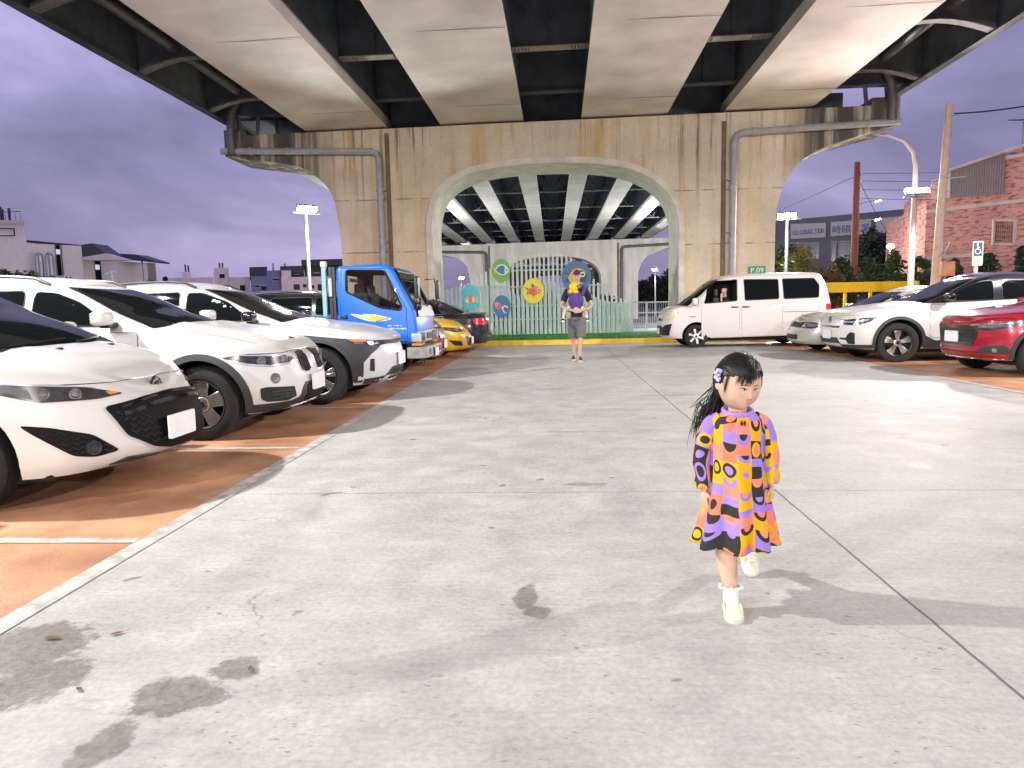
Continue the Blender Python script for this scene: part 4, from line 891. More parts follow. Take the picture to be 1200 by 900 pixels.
for i, (px, h_) in enumerate(((600, 1.1), (640, 1.5), (672, 1.2), (708, 1.35))):
    x, z = A(px, 380, 30.5); shrub('shrub', ['leftmost dark shrub behind the slatted screen', 'tallest dark shrub behind the middle of the slatted screen', 'dark shrub behind the slats next to the walking man', 'rightmost dark shrub behind the slatted screen'][i], 'shrub', x, 30.5, 1.7, h_, .1, M_LEAFD, 900, .10, 'shrubs behind the slatted screen')
G1 = 'shrubs behind the yellow guard rail'
for px, ptop, wpx, m, lab, Y in ((938, 288, 46, M_LEAFY, 'broad shrub lit yellow green above the white van roof', 30), (972, 306, 26, M_LEAFR, 'low russet shrub right of the lit yellow green shrub', 29.5), (988, 300, 24, M_LEAF, 'small shrub just left of the timber utility pole', 30), (1024, 303, 30, M_LEAF, 'shrub just right of the timber utility pole', 30.5), (1045, 291, 34, M_LEAF, 'tallest shrub, under the small orange lamp', 30), (1079, 300, 24, M_LEAF, 'shrub right of the swan-neck street lamp', 29), (1120, 296, 22, M_LEAFD, 'dark shrub between the concrete pole and the wheelchair sign', 25), (1160, 296, 34, M_LEAFD, 'dark shrub just right of the wheelchair sign', 24.5), (1200, 286, 26, M_LEAFD, 'dark conical shrub at the right edge below the brick window', 24.5)):
    x, z = A(px, ptop, Y); shrub('shrub', lab, 'shrub', x, Y, wpx*Y/F*1.15, z-.5, .45, m, 1700, .075, G1, cone=m is M_LEAFD)
for px, ptop, wpx, Y, lab in ((1030, 272, 60, 46, 'large dark tree in front of the lettered building'), (1062, 280, 44, 48, 'dark tree partly hidden by the swan-neck street lamp'), (925, 290, 40, 44, 'dark tree behind the lit yellow green shrub')):
    x, z = A(px, ptop, Y); shrub('tree', lab, 'tree', x, Y, wpx*Y/F, z-1, 1., M_LEAFD, 1500, .16, 'dark trees before the lettered building')
for i, (px, ptop, wpx, Y) in enumerate(((752, 332, 26, 75), (770, 326, 30, 80), (786, 318, 30, 76), (800, 322, 30, 78))):
    x, z = A(px, ptop, Y); shrub('tree', ['leftmost', 'second from left', 'third from left', 'rightmost'][i]+' of the black trees seen through the right side of the arch', 'tree', x, Y, wpx*Y/F*1.2, z-.8, .8, M_LEAFD, 1200, .25, 'far trees through the arch')
for i, (px, ptop, wpx, Y, m) in enumerate(((4, 313, 26, 40, M_LEAF), (22, 318, 26, 40, M_LEAFR), (38, 317, 28, 41, M_LEAF), (56, 320, 26, 41, M_LEAF), (76, 322, 24, 41, M_LEAFR), (172, 327, 26, 60, M_LEAFD), (193, 318, 10, 70, M_LEAFD), (184, 331, 14, 62, M_LEAFD))):
    x, z = A(px, ptop, Y); shrub('shrub', ['leafy green shrub at the very left edge under the factory', 'russet shrub second from the left edge', 'green shrub below the factory tanks', 'green shrub below the first tall factory window', 'russet shrub rightmost under the first factory', 'dark round tree at the right end of the factory', 'tiny conical tree beside the pink houses', 'low dark bush next to the dark round tree'][i], 'shrub', x, Y, wpx*Y/F*1.2, max(.6, z-.4), .3, m, 1100, .11, 'shrubs before the left buildings', cone=(i == 6))
# small orange street lamp among the shrubs; pale street lamp by the factory
x, z = A(1043, 291, 33); t = thing('street_lamp', 'small lamp glowing orange among the shrubs', 'street lamp', (x, 33, 0)); b = MB(); b.tube([(0, 0, 0), (0, 0, z)], .04, 8); b.build('pole', M_POLE, t); b = MB(); b.ell((0, -.05, z+.08), (.15, .15, .12), 12, 8); b.build('globe', M_WARM, t, smooth=60); light('orange_lamp', (0, -.35, .1+z), 45, (1, .55, .2), .1, t)
x, z = A(131, 319, 46); t = thing('street_lamp', 'short unlit lamp with two arms before the factory wall', 'street lamp', (x, 46, 0)); b = MB(); b.tube([(0, 0, 0), (0, 0, z)], .06, 8); b.build('pole', M_WHITE, t); b = MB(); b.tube([(-.45, 0, z-.15), (0, 0, z-.02), (.3, 0, z-.02)], .07, 8); b.build('arm', M_WHITE, t)
# ------------------------------------------------------------------ vehicle toolkit
def paint(name, col, rough=.32, coat=.6, metal=0., var=.025): return mk(name, col, rough=rough, coat=coat, var=var, scale=1.5, metal=metal)
M_PW = paint('white_car_paint', (.63, .63, .61)); M_PW2 = paint('cool_white_car_paint', (.60, .62, .65)); M_PV = paint('van_white_paint', (.62, .585, .565), rough=.4, coat=.3)
M_PB = paint('black_car_paint', (.012, .012, .014), rough=.2, coat=1.); M_PR = paint('red_car_paint', (.34, .005, .025), rough=.25, coat=1., metal=.25); M_PY = paint('yellow_car_paint', (.80, .50, .02))
M_PS = paint('champagne_car_paint', (.56, .54, .48), metal=.2); M_PBL = paint('blue_truck_paint', (.004, .135, .60), rough=.35, coat=.4)
M_TINT = mk('tinted_glass', (.006, .008, .009), rough=.05, var=.2, scale=2, spec=.16)
M_TINT.node_tree.nodes['Principled BSDF'].inputs['IOR'].default_value = 1.2
M_VOID = mk('grille_void', (.006, .006, .007), rough=.7, var=.2, scale=10, spec=.15)
M_CLAD = mk('grey_black_cladding', (.032, .035, .04), rough=.55, var=.15, scale=30, bump=.08)
M_TRIM = mk('black_trim', (.012, .013, .014), rough=.4, var=.2, scale=10); M_GLOSSB = mk('gloss_black', (.008, .008, .01), rough=.12, coat=.8, var=.2)
M_CHROME = mk('chrome', (.75, .75, .76), rough=.12, metal=1, var=.05); M_SILV = mk('silver_alloy', (.62, .61, .60), rough=.25, metal=.9, var=.06); M_DALLOY = mk('dark_alloy', (.05, .05, .052), rough=.35, metal=.6, var=.1)
M_TYRE = mk('tyre_rubber', (.018, .018, .019), rough=.85, var=.25, scale=20, bump=.15); M_WELL = mk('wheel_well', (.008, .008, .008), rough=.9)
M_LENS = mk('lamp_lens', (.30, .32, .35), rough=.08, metal=.7, var=.35, scale=22); M_LENSD = mk('dark_lamp', (.03, .032, .036), rough=.22, coat=.3, var=.4, scale=18); M_REFL = mk('bright_reflector', (.80, .82, .85), rough=.12, metal=.6, var=.1)
M_AMBER = mk('amber_lens', (.75, .25, .02), rough=.2, var=.1); M_REDL = mk('red_lens', (.62, .008, .02), rough=.15, coat=1, var=.15)
M_PLATE = mk('blank_plate', (.80, .80, .79), rough=.4, var=.03); M_SEAM = mk('panel_gap', (.03, .03, .03), rough=.9); M_MESH = mk('grille_mesh', (.035, .037, .04), rough=.5, var=.4, scale=60)
M_SEAT = mk('seat_cloth', (.05, .05, .055), rough=.9, var=.2)

def plan(d, Rr, n):
    if d >= Rr: return 1.
    return max(0., 1-(1-max(0, d)/Rr)**n)**(1/n)
class Car:
    def __init__(s, k):
        s.k = k; s.L = k['L']; s.W = k['W']
        s.zb = interp(k.get('zb', [(0, .2)])); s.zs = interp(k['zs']); s.nose = interp(k['nose']); s.tail = interp(k.get('tail', [(0, .1), (.4, 0), (1, .1)]))
        s.side = interp(k.get('side', [(0, .93), (.12, .975), (.42, 1), (.62, .995), (.70, .985), (.9, .965), (.97, .93), (1, .885)]))
        s.Rf, s.nf = k.get('front', (.9, 2.5)); s.Rr, s.nr = k.get('rear', (.7, 2.8)); s.crown = interp(k.get('crown', [(0, .03), (.4, .06), (1.2, .05), (5, .05)]))
        s.wd = k['wheels']; s.rw = k.get('rw', .335); s.fl = k.get('flare', .02)
        s.cab = k.get('cab')
        ds = [0]; tab = [0]; pd = 0; py = 0; i = 0
        for q in s._ds():
            y = s.W/2*plan(q, s.Rf, s.nf)*plan(s.L-q, s.Rr, s.nr)
            if q > 0: tab.append(tab[-1]+math.hypot(q-pd, y-py)); ds.append(q)
            pd, py = q, y
        s.stab = tab; s.dtab = ds
    def _ds(s):
        a = [s.Rf*(1-math.cos(t*PI/2/14)**(2/s.nf)) for t in range(15)]; b = [s.L-s.Rr*(1-math.cos(t*PI/2/10)**(2/s.nr)) for t in range(10, -1, -1)]
        n = 26; return a+[s.Rf+(s.L-s.Rr-s.Rf)*i/n for i in range(1, n)]+b
    def pt(s, d, t, sg):
        y = s.W/2*plan(d, s.Rf, s.nf)*plan(s.L-d, s.Rr, s.nr)*s.side(t)
        for w in s.wd: y += s.fl*math.exp(-((d-w)/.42)**2)*math.exp(-((t-.45)/.35)**2)*min(1, y/.5)
        x = d+s.nose(t)*math.exp(-d/.45)-s.tail(t)*math.exp(-(s.L-d)/.45)
        return Vector((s.L/2-x, sg*y, s.zb(d)+t*(s.zs(d)-s.zb(d))))
    def d_of_s(s, a):
        return float(np.interp(abs(a), s.stab, s.dtab))
    def S(s, a, z):                               # surface of the lower body at girth a from the nose centre, height z
        d = s.d_of_s(a); t = (z-s.zb(d))/(s.zs(d)-s.zb(d)); sg = 1 if a >= 0 else -1
        return s.pt(d, min(1, max(0, t)), sg)
    def sd(s, d): return float(np.interp(d, s.dtab, s.stab))
    def hood(s, d, y):                            # top surface
        w = s.pt(d, 1, 1).y; p = s.pt(d, 1, 1); u = min(1, abs(y)/max(w, 1e-4)); bulge = s.k.get('bulge', 0)*math.exp(-((abs(y)-.42)/.10)**2)*(1 if d < 1.2 else 0)*min(1, d/.3)
        return Vector((p.x, y, p.z+s.crown(d)*(1-u**2.4)+bulge))
    def lower(s, root, mats, cut=True):
        ds = s._ds(); ts = [0, .05, .12, .22, .34, .46, .56, .64, .70, .76, .83, .9, .95, .98, 1]; b = MB()
        nc = 8
        def ring(d, sg):
            r = [s.pt(d, t, sg) for t in ts]; w = r[-1].y
            return r+[s.hood(d, w*(1-j/nc)) for j in range(1, nc+1)]
        for sg in (1, -1):
            rows = [ring(d, sg) for d in ds]; b.grid(rows)
        bl = [s.pt(d, 0, 1) for d in ds]; br = [s.pt(d, 0, -1) for d in ds]; b.grid([bl, br])
        o = b.build('body', mats, root, weld=2e-4)
        if cut:
            cs = []
            for w in s.wd:
                for sg in (-1, 1):
                    c = MB(); c.lathe([(s.rw+.062, 0), (s.rw+.062, .42)], (s.L/2-w, sg*(s.W/2+.1), s.rw+.012), (0, -sg, 0), 40)
                    co_ = c.build('cutter', mats); co_.data.polygons.foreach_set('material_index', [1]*len(co_.data.polygons)); cs.append(co_)
            boolean(o, cs)
        me = o.data; me.polygons.foreach_set('use_smooth', [True]*len(me.polygons)); me.set_sharp_from_angle(angle=R(32)); return o
    # ---- cabin
    def cabset(s):
        c = s.cab; s.df = interp(c['front']); s.dr = interp(c['back']); s.cw = interp(c['w']); s.cb = interp(c['zb']); s.cz = interp(c['zr']); s.cR, s.cn = c.get('plan', (.35, 2.4)); s.cRr, s.cnr = c.get('planr', (.35, 2.6)); s.ccr = c.get('crown', .05)
    def cpt(s, q, u, sg, front=True):
        """q = distance back from the cabin's front edge at level u (or forward from its rear edge)"""
        f, r = s.df(u), s.dr(u)
        d = f+q if front else r-q
        y = s.cw(u)*plan(d-f, s.cR, s.cn)*plan(r-d, s.cRr, s.cnr)
        zb, zr = s.cb(d), s.cz(d); return Vector((s.L/2-d, sg*y, zb+u*(zr-zb)))
    def cside(s, sg):
        def f(d, z):
            u = (z-s.cb(d))/(s.cz(d)-s.cb(d)); u = min(1, max(0, u)); fr, r = s.df(u), s.dr(u)
            return Vector((s.L/2-d, sg*s.cw(u)*plan(d-fr, s.cR, s.cn)*plan(r-d, s.cRr, s.cnr), z))
        return f
    def cfront(s, rear=False):
        def f(v, u):                                # v = y as a fraction of the half width, u = level
            n, Rr = (s.cnr, s.cRr) if rear else (s.cn, s.cR); w = min(.9999, abs(v)); q = Rr*(1-(1-w**n)**(1/n))
            return s.cpt(q, u, 1 if v >= 0 else -1, not rear)
        return f
    def croof(s, d, y, w, z): return Vector((s.L/2-d, y, z+s.ccr*(1-(abs(y)/max(w, 1e-3))**2.2)))
    def cabin(s, root, mats, name='cabin'):
        us = [0, .08, .16, .24, .32, .40, .48, .56, .64, .72, .79, .85, .91, .96, .985, 1]; nf, nr, nm = 12, 8, 26; b = MB(); nc = 7
        for sg in (1, -1):
            rows = []
            for u in us:
                f, r = s.df(u), s.dr(u); ql = [s.cR*(1-math.cos(i*PI/2/nf)**(2/s.cn)) for i in range(nf+1)]; qr = [s.cRr*(1-math.cos(i*PI/2/nr)**(2/s.cnr)) for i in range(nr, -1, -1)]
                mid = [f+s.cR+(r-s.cRr-f-s.cR)*i/nm for i in range(1, nm)]
                dl = [f+q for q in ql]+mid+[r-q for q in qr]
                rows.append([Vector((s.L/2-d, sg*s.cw(u)*plan(d-f, s.cR, s.cn)*plan(r-d, s.cRr, s.cnr), s.cb(d)+u*(s.cz(d)-s.cb(d)))) for d in dl])
            last = rows[-1]
            for j in range(1, nc+1): rows.append([Vector((p.x, p.y*(1-j/nc), p.z+s.ccr*(1-(1-j/nc)**2.2)*min(1, abs(p.y)/(s.cw(1)+1e-6))**.8)) for p in last])
            b.grid(rows); 
            if sg == 1: bot = rows[0]
            else: b.grid([bot, rows[0]])
        return b.build(name, mats, root, smooth=38, weld=2e-4)
def wheel(root, x, y, rw, wdt, rim_r, style, mats, steer=0., sg=1):
    """wheel > tyre, rim, hub; sg = side the face looks to"""
    w = bpy.data.objects.new('wheel', None); COL.objects.link(w); w.parent = root; w.location = (x, y, rw); w.rotation_euler = (0, 0, steer); w.empty_display_size = .1
    b = MB(); h = wdt/2; pr = [(rim_r, -h*.86), (rim_r+.012, -h), (rw-.05, -h*1.02), (rw-.015, -h*.9), (rw, -h*.66), (rw, -h*.32), (rw-.007, -h*.30), (rw-.007, -h*.26), (rw, -h*.24), (rw, h*.24), (rw-.007, h*.26), (rw-.007, h*.30), (rw, h*.32), (rw, h*.66), (rw-.015, h*.9), (rw-.05, h*1.02), (rim_r+.012, h), (rim_r, h*.86)]
    b.lathe(pr, (0, 0, 0), (0, sg, 0), 40, caps=False); b.build('tyre', M_TYRE, w, smooth=35)
    b = MB(); b.lathe([(rim_r+.004, h*.86), (rim_r-.006, h*.98), (rim_r-.018, h*.92), (rim_r-.03, h*.4), (rim_r-.05, -h*.5), (0, -h*.5)], (0, 0, 0), (0, sg, 0), 36, caps=False); o = b.build('rim', [mats[1]], w, smooth=35)
    n, wi, wo, two = style; b = MB(); yo = h*.78*sg
    for i in range(n):
        a0 = 2*PI*i/n+.3
        for off_, sc_ in (((0, 1.),) if two < .5 else ((-two*.1, .55), (two*.1, .55))):
            a = a0+off_; ca, sa = math.cos(a), math.sin(a); pts = []
            for r_, hw, dy in ((.055, wi*sc_, -.012), (rim_r*.6, (wi+wo)/2*sc_, .0), (rim_r-.012, wo*sc_, -.002)):
                for q in (-hw, hw): pts.append((r_*ca-q*sa, yo+dy*sg, r_*sa+q*ca))
            pb = [(p[0], p[1]-.035*sg, p[2]) for p in pts]; b.add(pts+pb, [(0, 1, 3, 2), (2, 3, 5, 4), (6, 8, 9, 7), (8, 10, 11, 9), (0, 2, 8, 6), (2, 4, 10, 8), (1, 7, 9, 3), (3, 9, 11, 5), (4, 5, 11, 10), (0, 6, 7, 1)])
    b.lathe([(.075, h*.3), (.07, h*.74), (.05, h*.80), (0, h*.80)], (0, 0, 0), (0, sg, 0), 20); b.build('spokes', mats[0], o, bevel=.004)
    b = MB(); b.lathe([(.03, h*.80), (.026, h*.84), (0, h*.845)], (0, 0, 0), (0, sg, 0), 14); b.build('hub_cap', M_TRIM, o, smooth=40)
    return w
def seam(c, pts, root, fn=None, w_=.006, off=.0015, name='panel_gap'):
    """a thin dark strip along a path on the body"""
    fn = fn or c.S; b = MB(); L_, R_ = [], []; P = []
    for i in range(len(pts)-1):
        for j in range(8): t = j/8; P.append((pts[i][0]*(1-t)+pts[i+1][0]*t, pts[i][1]*(1-t)+pts[i+1][1]*t))
    P.append(pts[-1]); e = 1e-3; Q = []
    for a, z in P:
        p = fn(a, z); n = (fn(a+e, z)-fn(a-e, z)).cross(fn(a, z+e)-fn(a, z-e)); n = n.normalized() if n.length > 1e-12 else Vector((0, 0, 1)); cen = Vector((0, 0, .6))
        if n.dot(p-cen) < 0: n = -n
        Q.append((p, n))
    for i, (p, n) in enumerate(Q):
        d = (Q[min(i+1, len(Q)-1)][0]-Q[max(i-1, 0)][0]).normalized(); sd = d.cross(n).normalized(); L_.append(p+n*off+sd*w_/2); R_.append(p+n*off-sd*w_/2)
    b.grid([L_, R_]); return b.build(name, M_SEAM, root, recalc=False)
def both(poly, fn, name, mat, root, sides=(1, -1), **k):
    out = []
    for sg in sides:
        out.append(patch(lambda a, z, sg=sg: fn(a, z, sg), poly if sg > 0 else poly[::-1], name, mat, root, **k) if False else patch_out(lambda a, z, sg=sg: fn(a*sg, z), poly, name, mat, root, sg, **k))
    return out
def patch_out(fn, poly, name, mat, root, sg=1, off=.004, depth=.02, **k):
    """patch with its normal forced outward (mirrored sides flip it)"""
    a = sum(p[0] for p in poly)/len(poly); z = sum(p[1] for p in poly)/len(poly); e = 1e-3
    p = Vector(fn(a, z)); n = (Vector(fn(a+e, z))-Vector(fn(a-e, z))).cross(Vector(fn(a, z+e))-Vector(fn(a, z-e)))
    ref = Vector((p.x*.35, p.y*1.4, (p.z-.75)*.6))
    if n.dot(ref) < 0: off, depth = -off, -depth
    o = patch(fn, poly, name, mat, root, off=off, depth=depth, **k)
    if o and off < 0: o.data.flip_normals()
    return o
def mirror(c, root, d, z, mat, sides=(1, -1), y=None, sz=(.085, .18, .12)):
    for sg in sides:
        yy = sg*((y or c.W/2)+.09); b = MB()
        def fn(n): 
            e = .45; g = lambda v: math.copysign(abs(v)**e, v); return Vector((g(n.x)*sz[0]*(1 if n.x > 0 else .6), g(n.y)*sz[1]/2*1.05, g(n.z)*sz[2]/2*(1.05-.25*sg*g(n.y)*0)))
        b.ell((c.L/2-d, yy, z), None, 20, 12, fn=fn); o = b.build('mirror', mat, root, smooth=50)
        b = MB(); b.box((c.L/2-d-.01, sg*(abs(yy)-.13), z-.065), (.09, .16, .05)); b.build('mirror_arm', M_TRIM, o, bevel=.01)
        b = MB(); b.box((c.L/2-d-sz[0]*.6-.003, yy, z), (.006, sz[1]*.85, sz[2]*.8)); b.build('mirror_glass', M_CHROME, o, bevel=.01)
def plate(c, root, z, w_=.36, h=.16, yoff=0, proud=.02, rear=False):
    p = c.S(0.001, z) if not rear else c.pt(c.L, (z-c.zb(c.L))/(c.zs(c.L)-c.zb(c.L)), 1); sgn = -1 if rear else 1
    b = MB(); b.prism(rnd([(-w_/2, -h/2), (w_/2, -h/2), (w_/2, h/2), (-w_/2, h/2)], .015), -.008, .008, 'x'); b.v = [(v[0]+p.x+sgn*proud, v[1]+yoff, v[2]+z) for v in b.v]; return b.build('number_plate', M_PLATE, root)
def slats_on(c, root, s0, s1, zs_, h, mat, name='grille_bar', off=.012, parent=None):
    for z in zs_: patch_out(c.S, [(s0, z-h/2), (s1, z-h/2), (s1, z+h/2), (s0, z+h/2)], name, mat, parent or root, off=off, depth=.02, step=.06)
def hexmesh(c, parent, poly, mat, nx, nz, r=.006, off=.01):
    r *= .5; nx = int(nx*1.3); nz = int(nz*1.2)
    """lattice bars on a grille opening, kept inside the polygon"""
    def inside(a, z):
        k = False; n = len(poly)
        for i in range(n):
            x1, y1 = poly[i]; x2, y2 = poly[i-1]
            if (y1 > z) != (y2 > z) and a < (x2-x1)*(z-y1)/(y2-y1)+x1: k = not k
        return k
    lo = [min(p[i] for p in poly) for i in (0, 1)]; hi = [max(p[i] for p in poly) for i in (0, 1)]; b = MB()
    for j in range(nz+1):
        z = lo[1]+(hi[1]-lo[1])*j/nz; seg = []
        for i in range(nx*2+1):
            a = lo[0]+(hi[0]-lo[0])*i/(nx*2); zz = z+(((i % 2)-.5)*(hi[1]-lo[1])/nz*.5)
            if inside(a, zz): p = c.S(a, zz); seg.append(p+Vector((off, 0, 0)) if abs(a) < c.Rf*1.3 else p)
            else:
                if len(seg) > 1: b.tube(seg, r, 4, caps=False)
                seg = []
        if len(seg) > 1: b.tube(seg, r, 4, caps=False)
    if b.v: return b.build('grille_lattice', mat, parent)
def arch_trim(c, root, w, mat, width=.055, a0=-12, a1=192, proud=.012, sides=(1, -1)):
    for sg in sides:
        b = MB(); rin, rout, rm = [], [], []; r0 = c.rw+.056
        lip = []
        for i in range(29):
            a = R(a0+(a1-a0)*i/28)
            def q(r):
                d = w-r*math.cos(a); z = c.rw+.012+r*math.sin(a); zb, zt = c.zb(d), c.zs(d); t = max(0, min(1, (z-zb)/(zt-zb))); p = c.pt(d, t, sg); return Vector((c.L/2-d, p.y, max(z, zb-.02)))
            P, Q = q(r0), q(r0+width); n = Vector((0, sg*proud, 0)); rin.append(P+n); rout.append(Q+n); lip.append(P+n-Vector((0, sg*.07, 0))); rm.append(Q-n*.5)
        b.grid([lip, rin, rout, rm]); b.build('wheel_arch_trim', mat, root, smooth=30)
def poly_s(c, pts): return [(c.sd(d) if d >= 0 else d, z) for d, z in pts]
def standard(k, name, label, cat, loc, rotz, group=None):
    """a car from its numbers: body, cabin, glass, doors, wheels; lamps and grilles come after"""
    c = Car(k); c.cabset(); root = thing(name, label, cat, loc, rotz, group); P = k['paint']
    c.root = root; c.lower(root, [P, M_WELL]); c.cabin(root, k.get('roof', P))
    for poly, wn in k['glass']:
        for sg in (1, -1):
            f = c.cside(sg); o = patch_out(f, rnd(poly, k.get('gr', .05)), wn, M_TINT, root, sg, off=.008, depth=.016, step=.07)
            # rubber surround under the pane
            cx = sum(p[0] for p in poly)/len(poly); cz = sum(p[1] for p in poly)/len(poly)
            big = [(cx+(p[0]-cx)*1.03, cz+(p[1]-cz)*1.09) for p in poly]; patch_out(f, rnd(big, k.get('gr', .05)+.01), 'window_surround', k.get('surround', M_TRIM), o, sg, off=.0045, depth=.012, step=.07)
    ws = k.get('ws', (.93, .80, .08, .93)); 
    wsp = rnd([(-ws[0], ws[2]), (ws[0], ws[2]), (ws[1], ws[3]), (-ws[1], ws[3])], [.03, .03, .10, .10]); o = patch_out(c.cfront(), wsp, 'windscreen', M_TINT, root, off=.008, depth=.02, step=.06)
    patch_out(c.cfront(), rnd([(-ws[0]-.02, ws[2]-.05), (ws[0]+.02, ws[2]-.05), (ws[1]+.03, ws[3]+.02), (-ws[1]-.03, ws[3]+.02)], .04), 'windscreen_surround', M_TRIM, o, off=.0045, depth=.014, step=.06)
    rp = rnd([(-.86, .22), (.86, .22), (.76, .86), (-.76, .86)], .06); patch_out(c.cfront(True), rp, 'rear_window', M_TINT, root, off=.007, depth=.012, step=.06)
    b = MB()                                                    # wipers
    for y0, y1 in ((.10, .62), (-.48, .05)):
        f = c.cfront(); w0 = c.cw(ws[2]); pts = []
        for i in range(7): t = i/6; p = f((y0+(y1-y0)*t)/w0, ws[2]+.015+.05*t); pts.append(p+Vector((.018, 0, .012)))
        b.tube(pts, .008, 5)
    b.build('wiper', M_TRIM, root)
    for dpts in k.get('doors', []):
        for sg in (1, -1):
            pts = [(c.sd(d), z) for d, z in dpts['poly']]
            o = patch_out(lambda a, z, sg=sg: c.S(a*sg, z), rnd(pts, .05), 'door', P, root, sg, off=.004, depth=.008, step=.16)
            cx = sum(p[0] for p in pts)/len(pts); cz = sum(p[1] for p in pts)/len(pts); g = .0065
            big = [(p[0]+math.copysign(g, p[0]-cx), p[1]+math.copysign(g, p[1]-cz)) for p in pts]; patch_out(lambda a, z, sg=sg: c.S(a*sg, z), rnd(big, .055), 'door_gap', M_SEAM, o, sg, off=.0015, depth=.006, step=.16)
            hd, hz = dpts['handle']; p = c.S(c.sd(hd)*sg, hz); b = MB(); b.box(p+Vector((0, sg*.022, 0)), (.19, .022, .03)); b.build('handle', k.get('handle', P), o, bevel=.009)
    for i, w in enumerate(c.wd):
        for sg in (1, -1): wheel(root, c.L/2-w, sg*(c.W/2-k.get('inset', .12)), c.rw, k.get('tw', .215), k.get('rim', .235), k['spokes'], k['alloy'], k.get('steer', 0) if i == 0 else 0, sg)
    if k.get('mirror'): d, z, m = k['mirror']; mirror(c, root, d, z, m, y=k.get('mirror_y'))
    if k.get('hoodline'):
        hd0 = k['hoodline']; 
        for sg in (1, -1): seam(c, [(hd0[0], sg*hd0[1]), (hd0[2], sg*hd0[3])], root, fn=lambda a, y: c.hood(a, y), name='bonnet_gap')
    if k.get('rails'):
        for sg in (1, -1):
            b = MB(); pts = [];  d0, d1 = k['rails']
            for i in range(13): d = d0+(d1-d0)*i/12; pts.append((c.L/2-d, sg*(c.cw(1)+.0), c.cz(d)+(.035 if 0 < i < 12 else -.01)))
            b.tube(pts, .016, 6); b.build('roof_rail', k.get('railm', M_TRIM), root, smooth=40)
    b = MB(); b.box((0, 0, .24), (c.L-1.0, c.W-.35, .14)); b.build('underbody', M_WELL, root, bevel=.03)
    return c
GL = 'cars parked nose out along the left bays'; GR = 'cars parked nose out along the right bays'
def put(c, nose_x, y, right=True): c.root.location = (nose_x-c.L/2, y, 0) if right else (nose_x+c.L/2, y, 0)
def doors2(a, b, c_, zb, zt, hz):
    return [dict(poly=[(a, zb), (b, zb), (b, zt+.01), (a, zt)], handle=(b-.2, hz)), dict(poly=[(b+.02, zb), (c_-.25, zb), (c_, zb+.3), (c_, zt+.03), (b+.02, zt+.01)], handle=(c_-.2, hz+.02))]
# ---------------------------------------------------------------- near white people carrier
k = dict(L=4.58, W=1.78, paint=M_PW, zs=[(0, .745), (.12, .81), (.35, .87), (.8, .945), (1.2, .985), (2.4, 1.03), (4.58, 1.10)], zb=[(0, .24), (.5, .20), (3.9, .21), (4.58, .28)],
  nose=[(0, .13), (.08, .04), (.2, 0), (.5, .02), (.72, .09), (.88, .17), (1, .28)], front=(1.12, 2.15), wheels=(1.02, 3.70), rw=.325, crown=[(0, .015), (.15, .035), (.5, .06), (1, .055), (5, .05)],
  cab=dict(front=[(0, .72), (.5, 1.28), (.85, 1.80), (1, 2.12)], back=[(0, 4.5), (.5, 4.42), (1, 4.2)], w=[(0, .80), (.5, .755), (.9, .665), (1, .60)], zb=[(0, .93), (1, .95), (4.5, 1.02)], zr=[(1.5, 1.40), (2.1, 1.525), (2.8, 1.575), (3.6, 1.57), (4.4, 1.50)]),
  glass=[([(1.42, 1.035), (2.45, 1.06), (2.45, 1.43), (2.02, 1.40), (1.75, 1.27)], 'side_window'), ([(2.55, 1.06), (3.45, 1.09), (3.40, 1.44), (2.55, 1.44)], 'side_window'), ([(3.55, 1.1), (4.2, 1.16), (3.95, 1.42), (3.5, 1.44)], 'quarter_window')],
  doors=doors2(1.42, 2.5, 3.5, .33, .98, .9), spokes=(7, .03, .035, 0), alloy=(M_SILV, M_DALLOY), mirror=(1.55, 1.08, M_PW), ws=(.94, .84, .10, .95), bulge=.010)
c = standard(k, 'parked_car', 'white people carrier with a wide black smile grille, nearest the camera at left', 'car', (0, 0, 0), 0, GL); put(c, -2.60, 4.88); r = c.root
HL = [(.43, .685), (.62, .668), (.95, .672), (1.16, .73), (1.40, .80), (1.12, .795), (.85, .775), (.62, .735)]
for sg in (1, -1):
    f = lambda a, z, sg=sg: c.S(a*sg, z)
    h = patch_out(f, rnd(HL, .02), 'headlight', M_LENSD, r, sg, off=.008, depth=.02, step=.05)
    patch_out(f, rnd([(.46, .692), (.53, .684), (.55, .708), (.5, .703)], .01), 'amber_lens', M_AMBER, h, sg, off=.010, depth=.008)
    for a, z, rr in ((.74, .712, .036), (.92, .725, .034)):
        b = MB(); p = f(a, z); n = Vector((1, sg*1.2, 0)).normalized(); b.lathe([(rr, -.01), (rr, .014), (rr*.72, .018), (rr*.65, .010), (0, .016)], p, n, 18); b.build('projector', M_LENS, h, smooth=30)
    patch_out(f, rnd([(.98, .69), (1.1, .735), (1.3, .79), (1.1, .785), (1.0, .75)], .01), 'reflector', M_DALLOY, h, sg, off=.009, depth=.006)
    patch_out(f, rnd([(.60, .738), (.86, .777), (1.12, .797), (1.40, .803), (1.12, .789), (.86, .764)], .004), 'bright_edge', M_REFL, h, sg, off=.010, depth=.006)
    FG = [(.56, .335), (.70, .31), (.82, .33), (1.02, .49), (1.08, .545), (.92, .52), (.70, .455)]
    fg = patch_out(f, rnd(FG, .03), 'fog_recess', M_VOID, r, sg, off=.005, depth=.03, step=.08); hexmesh(c, fg, [(a*sg, z) for a, z in FG], M_MESH, 7, 6, .006, .004)
    b = MB(); p = f(.71, .372); n = Vector((1, sg*.75, 0)).normalized(); b.lathe([(.045, 0), (.045, .03), (.033, .032), (.028, .024), (0, .03)], p-n*.005, n, 18); b.build('fog_lamp', M_LENSD, fg, smooth=30)
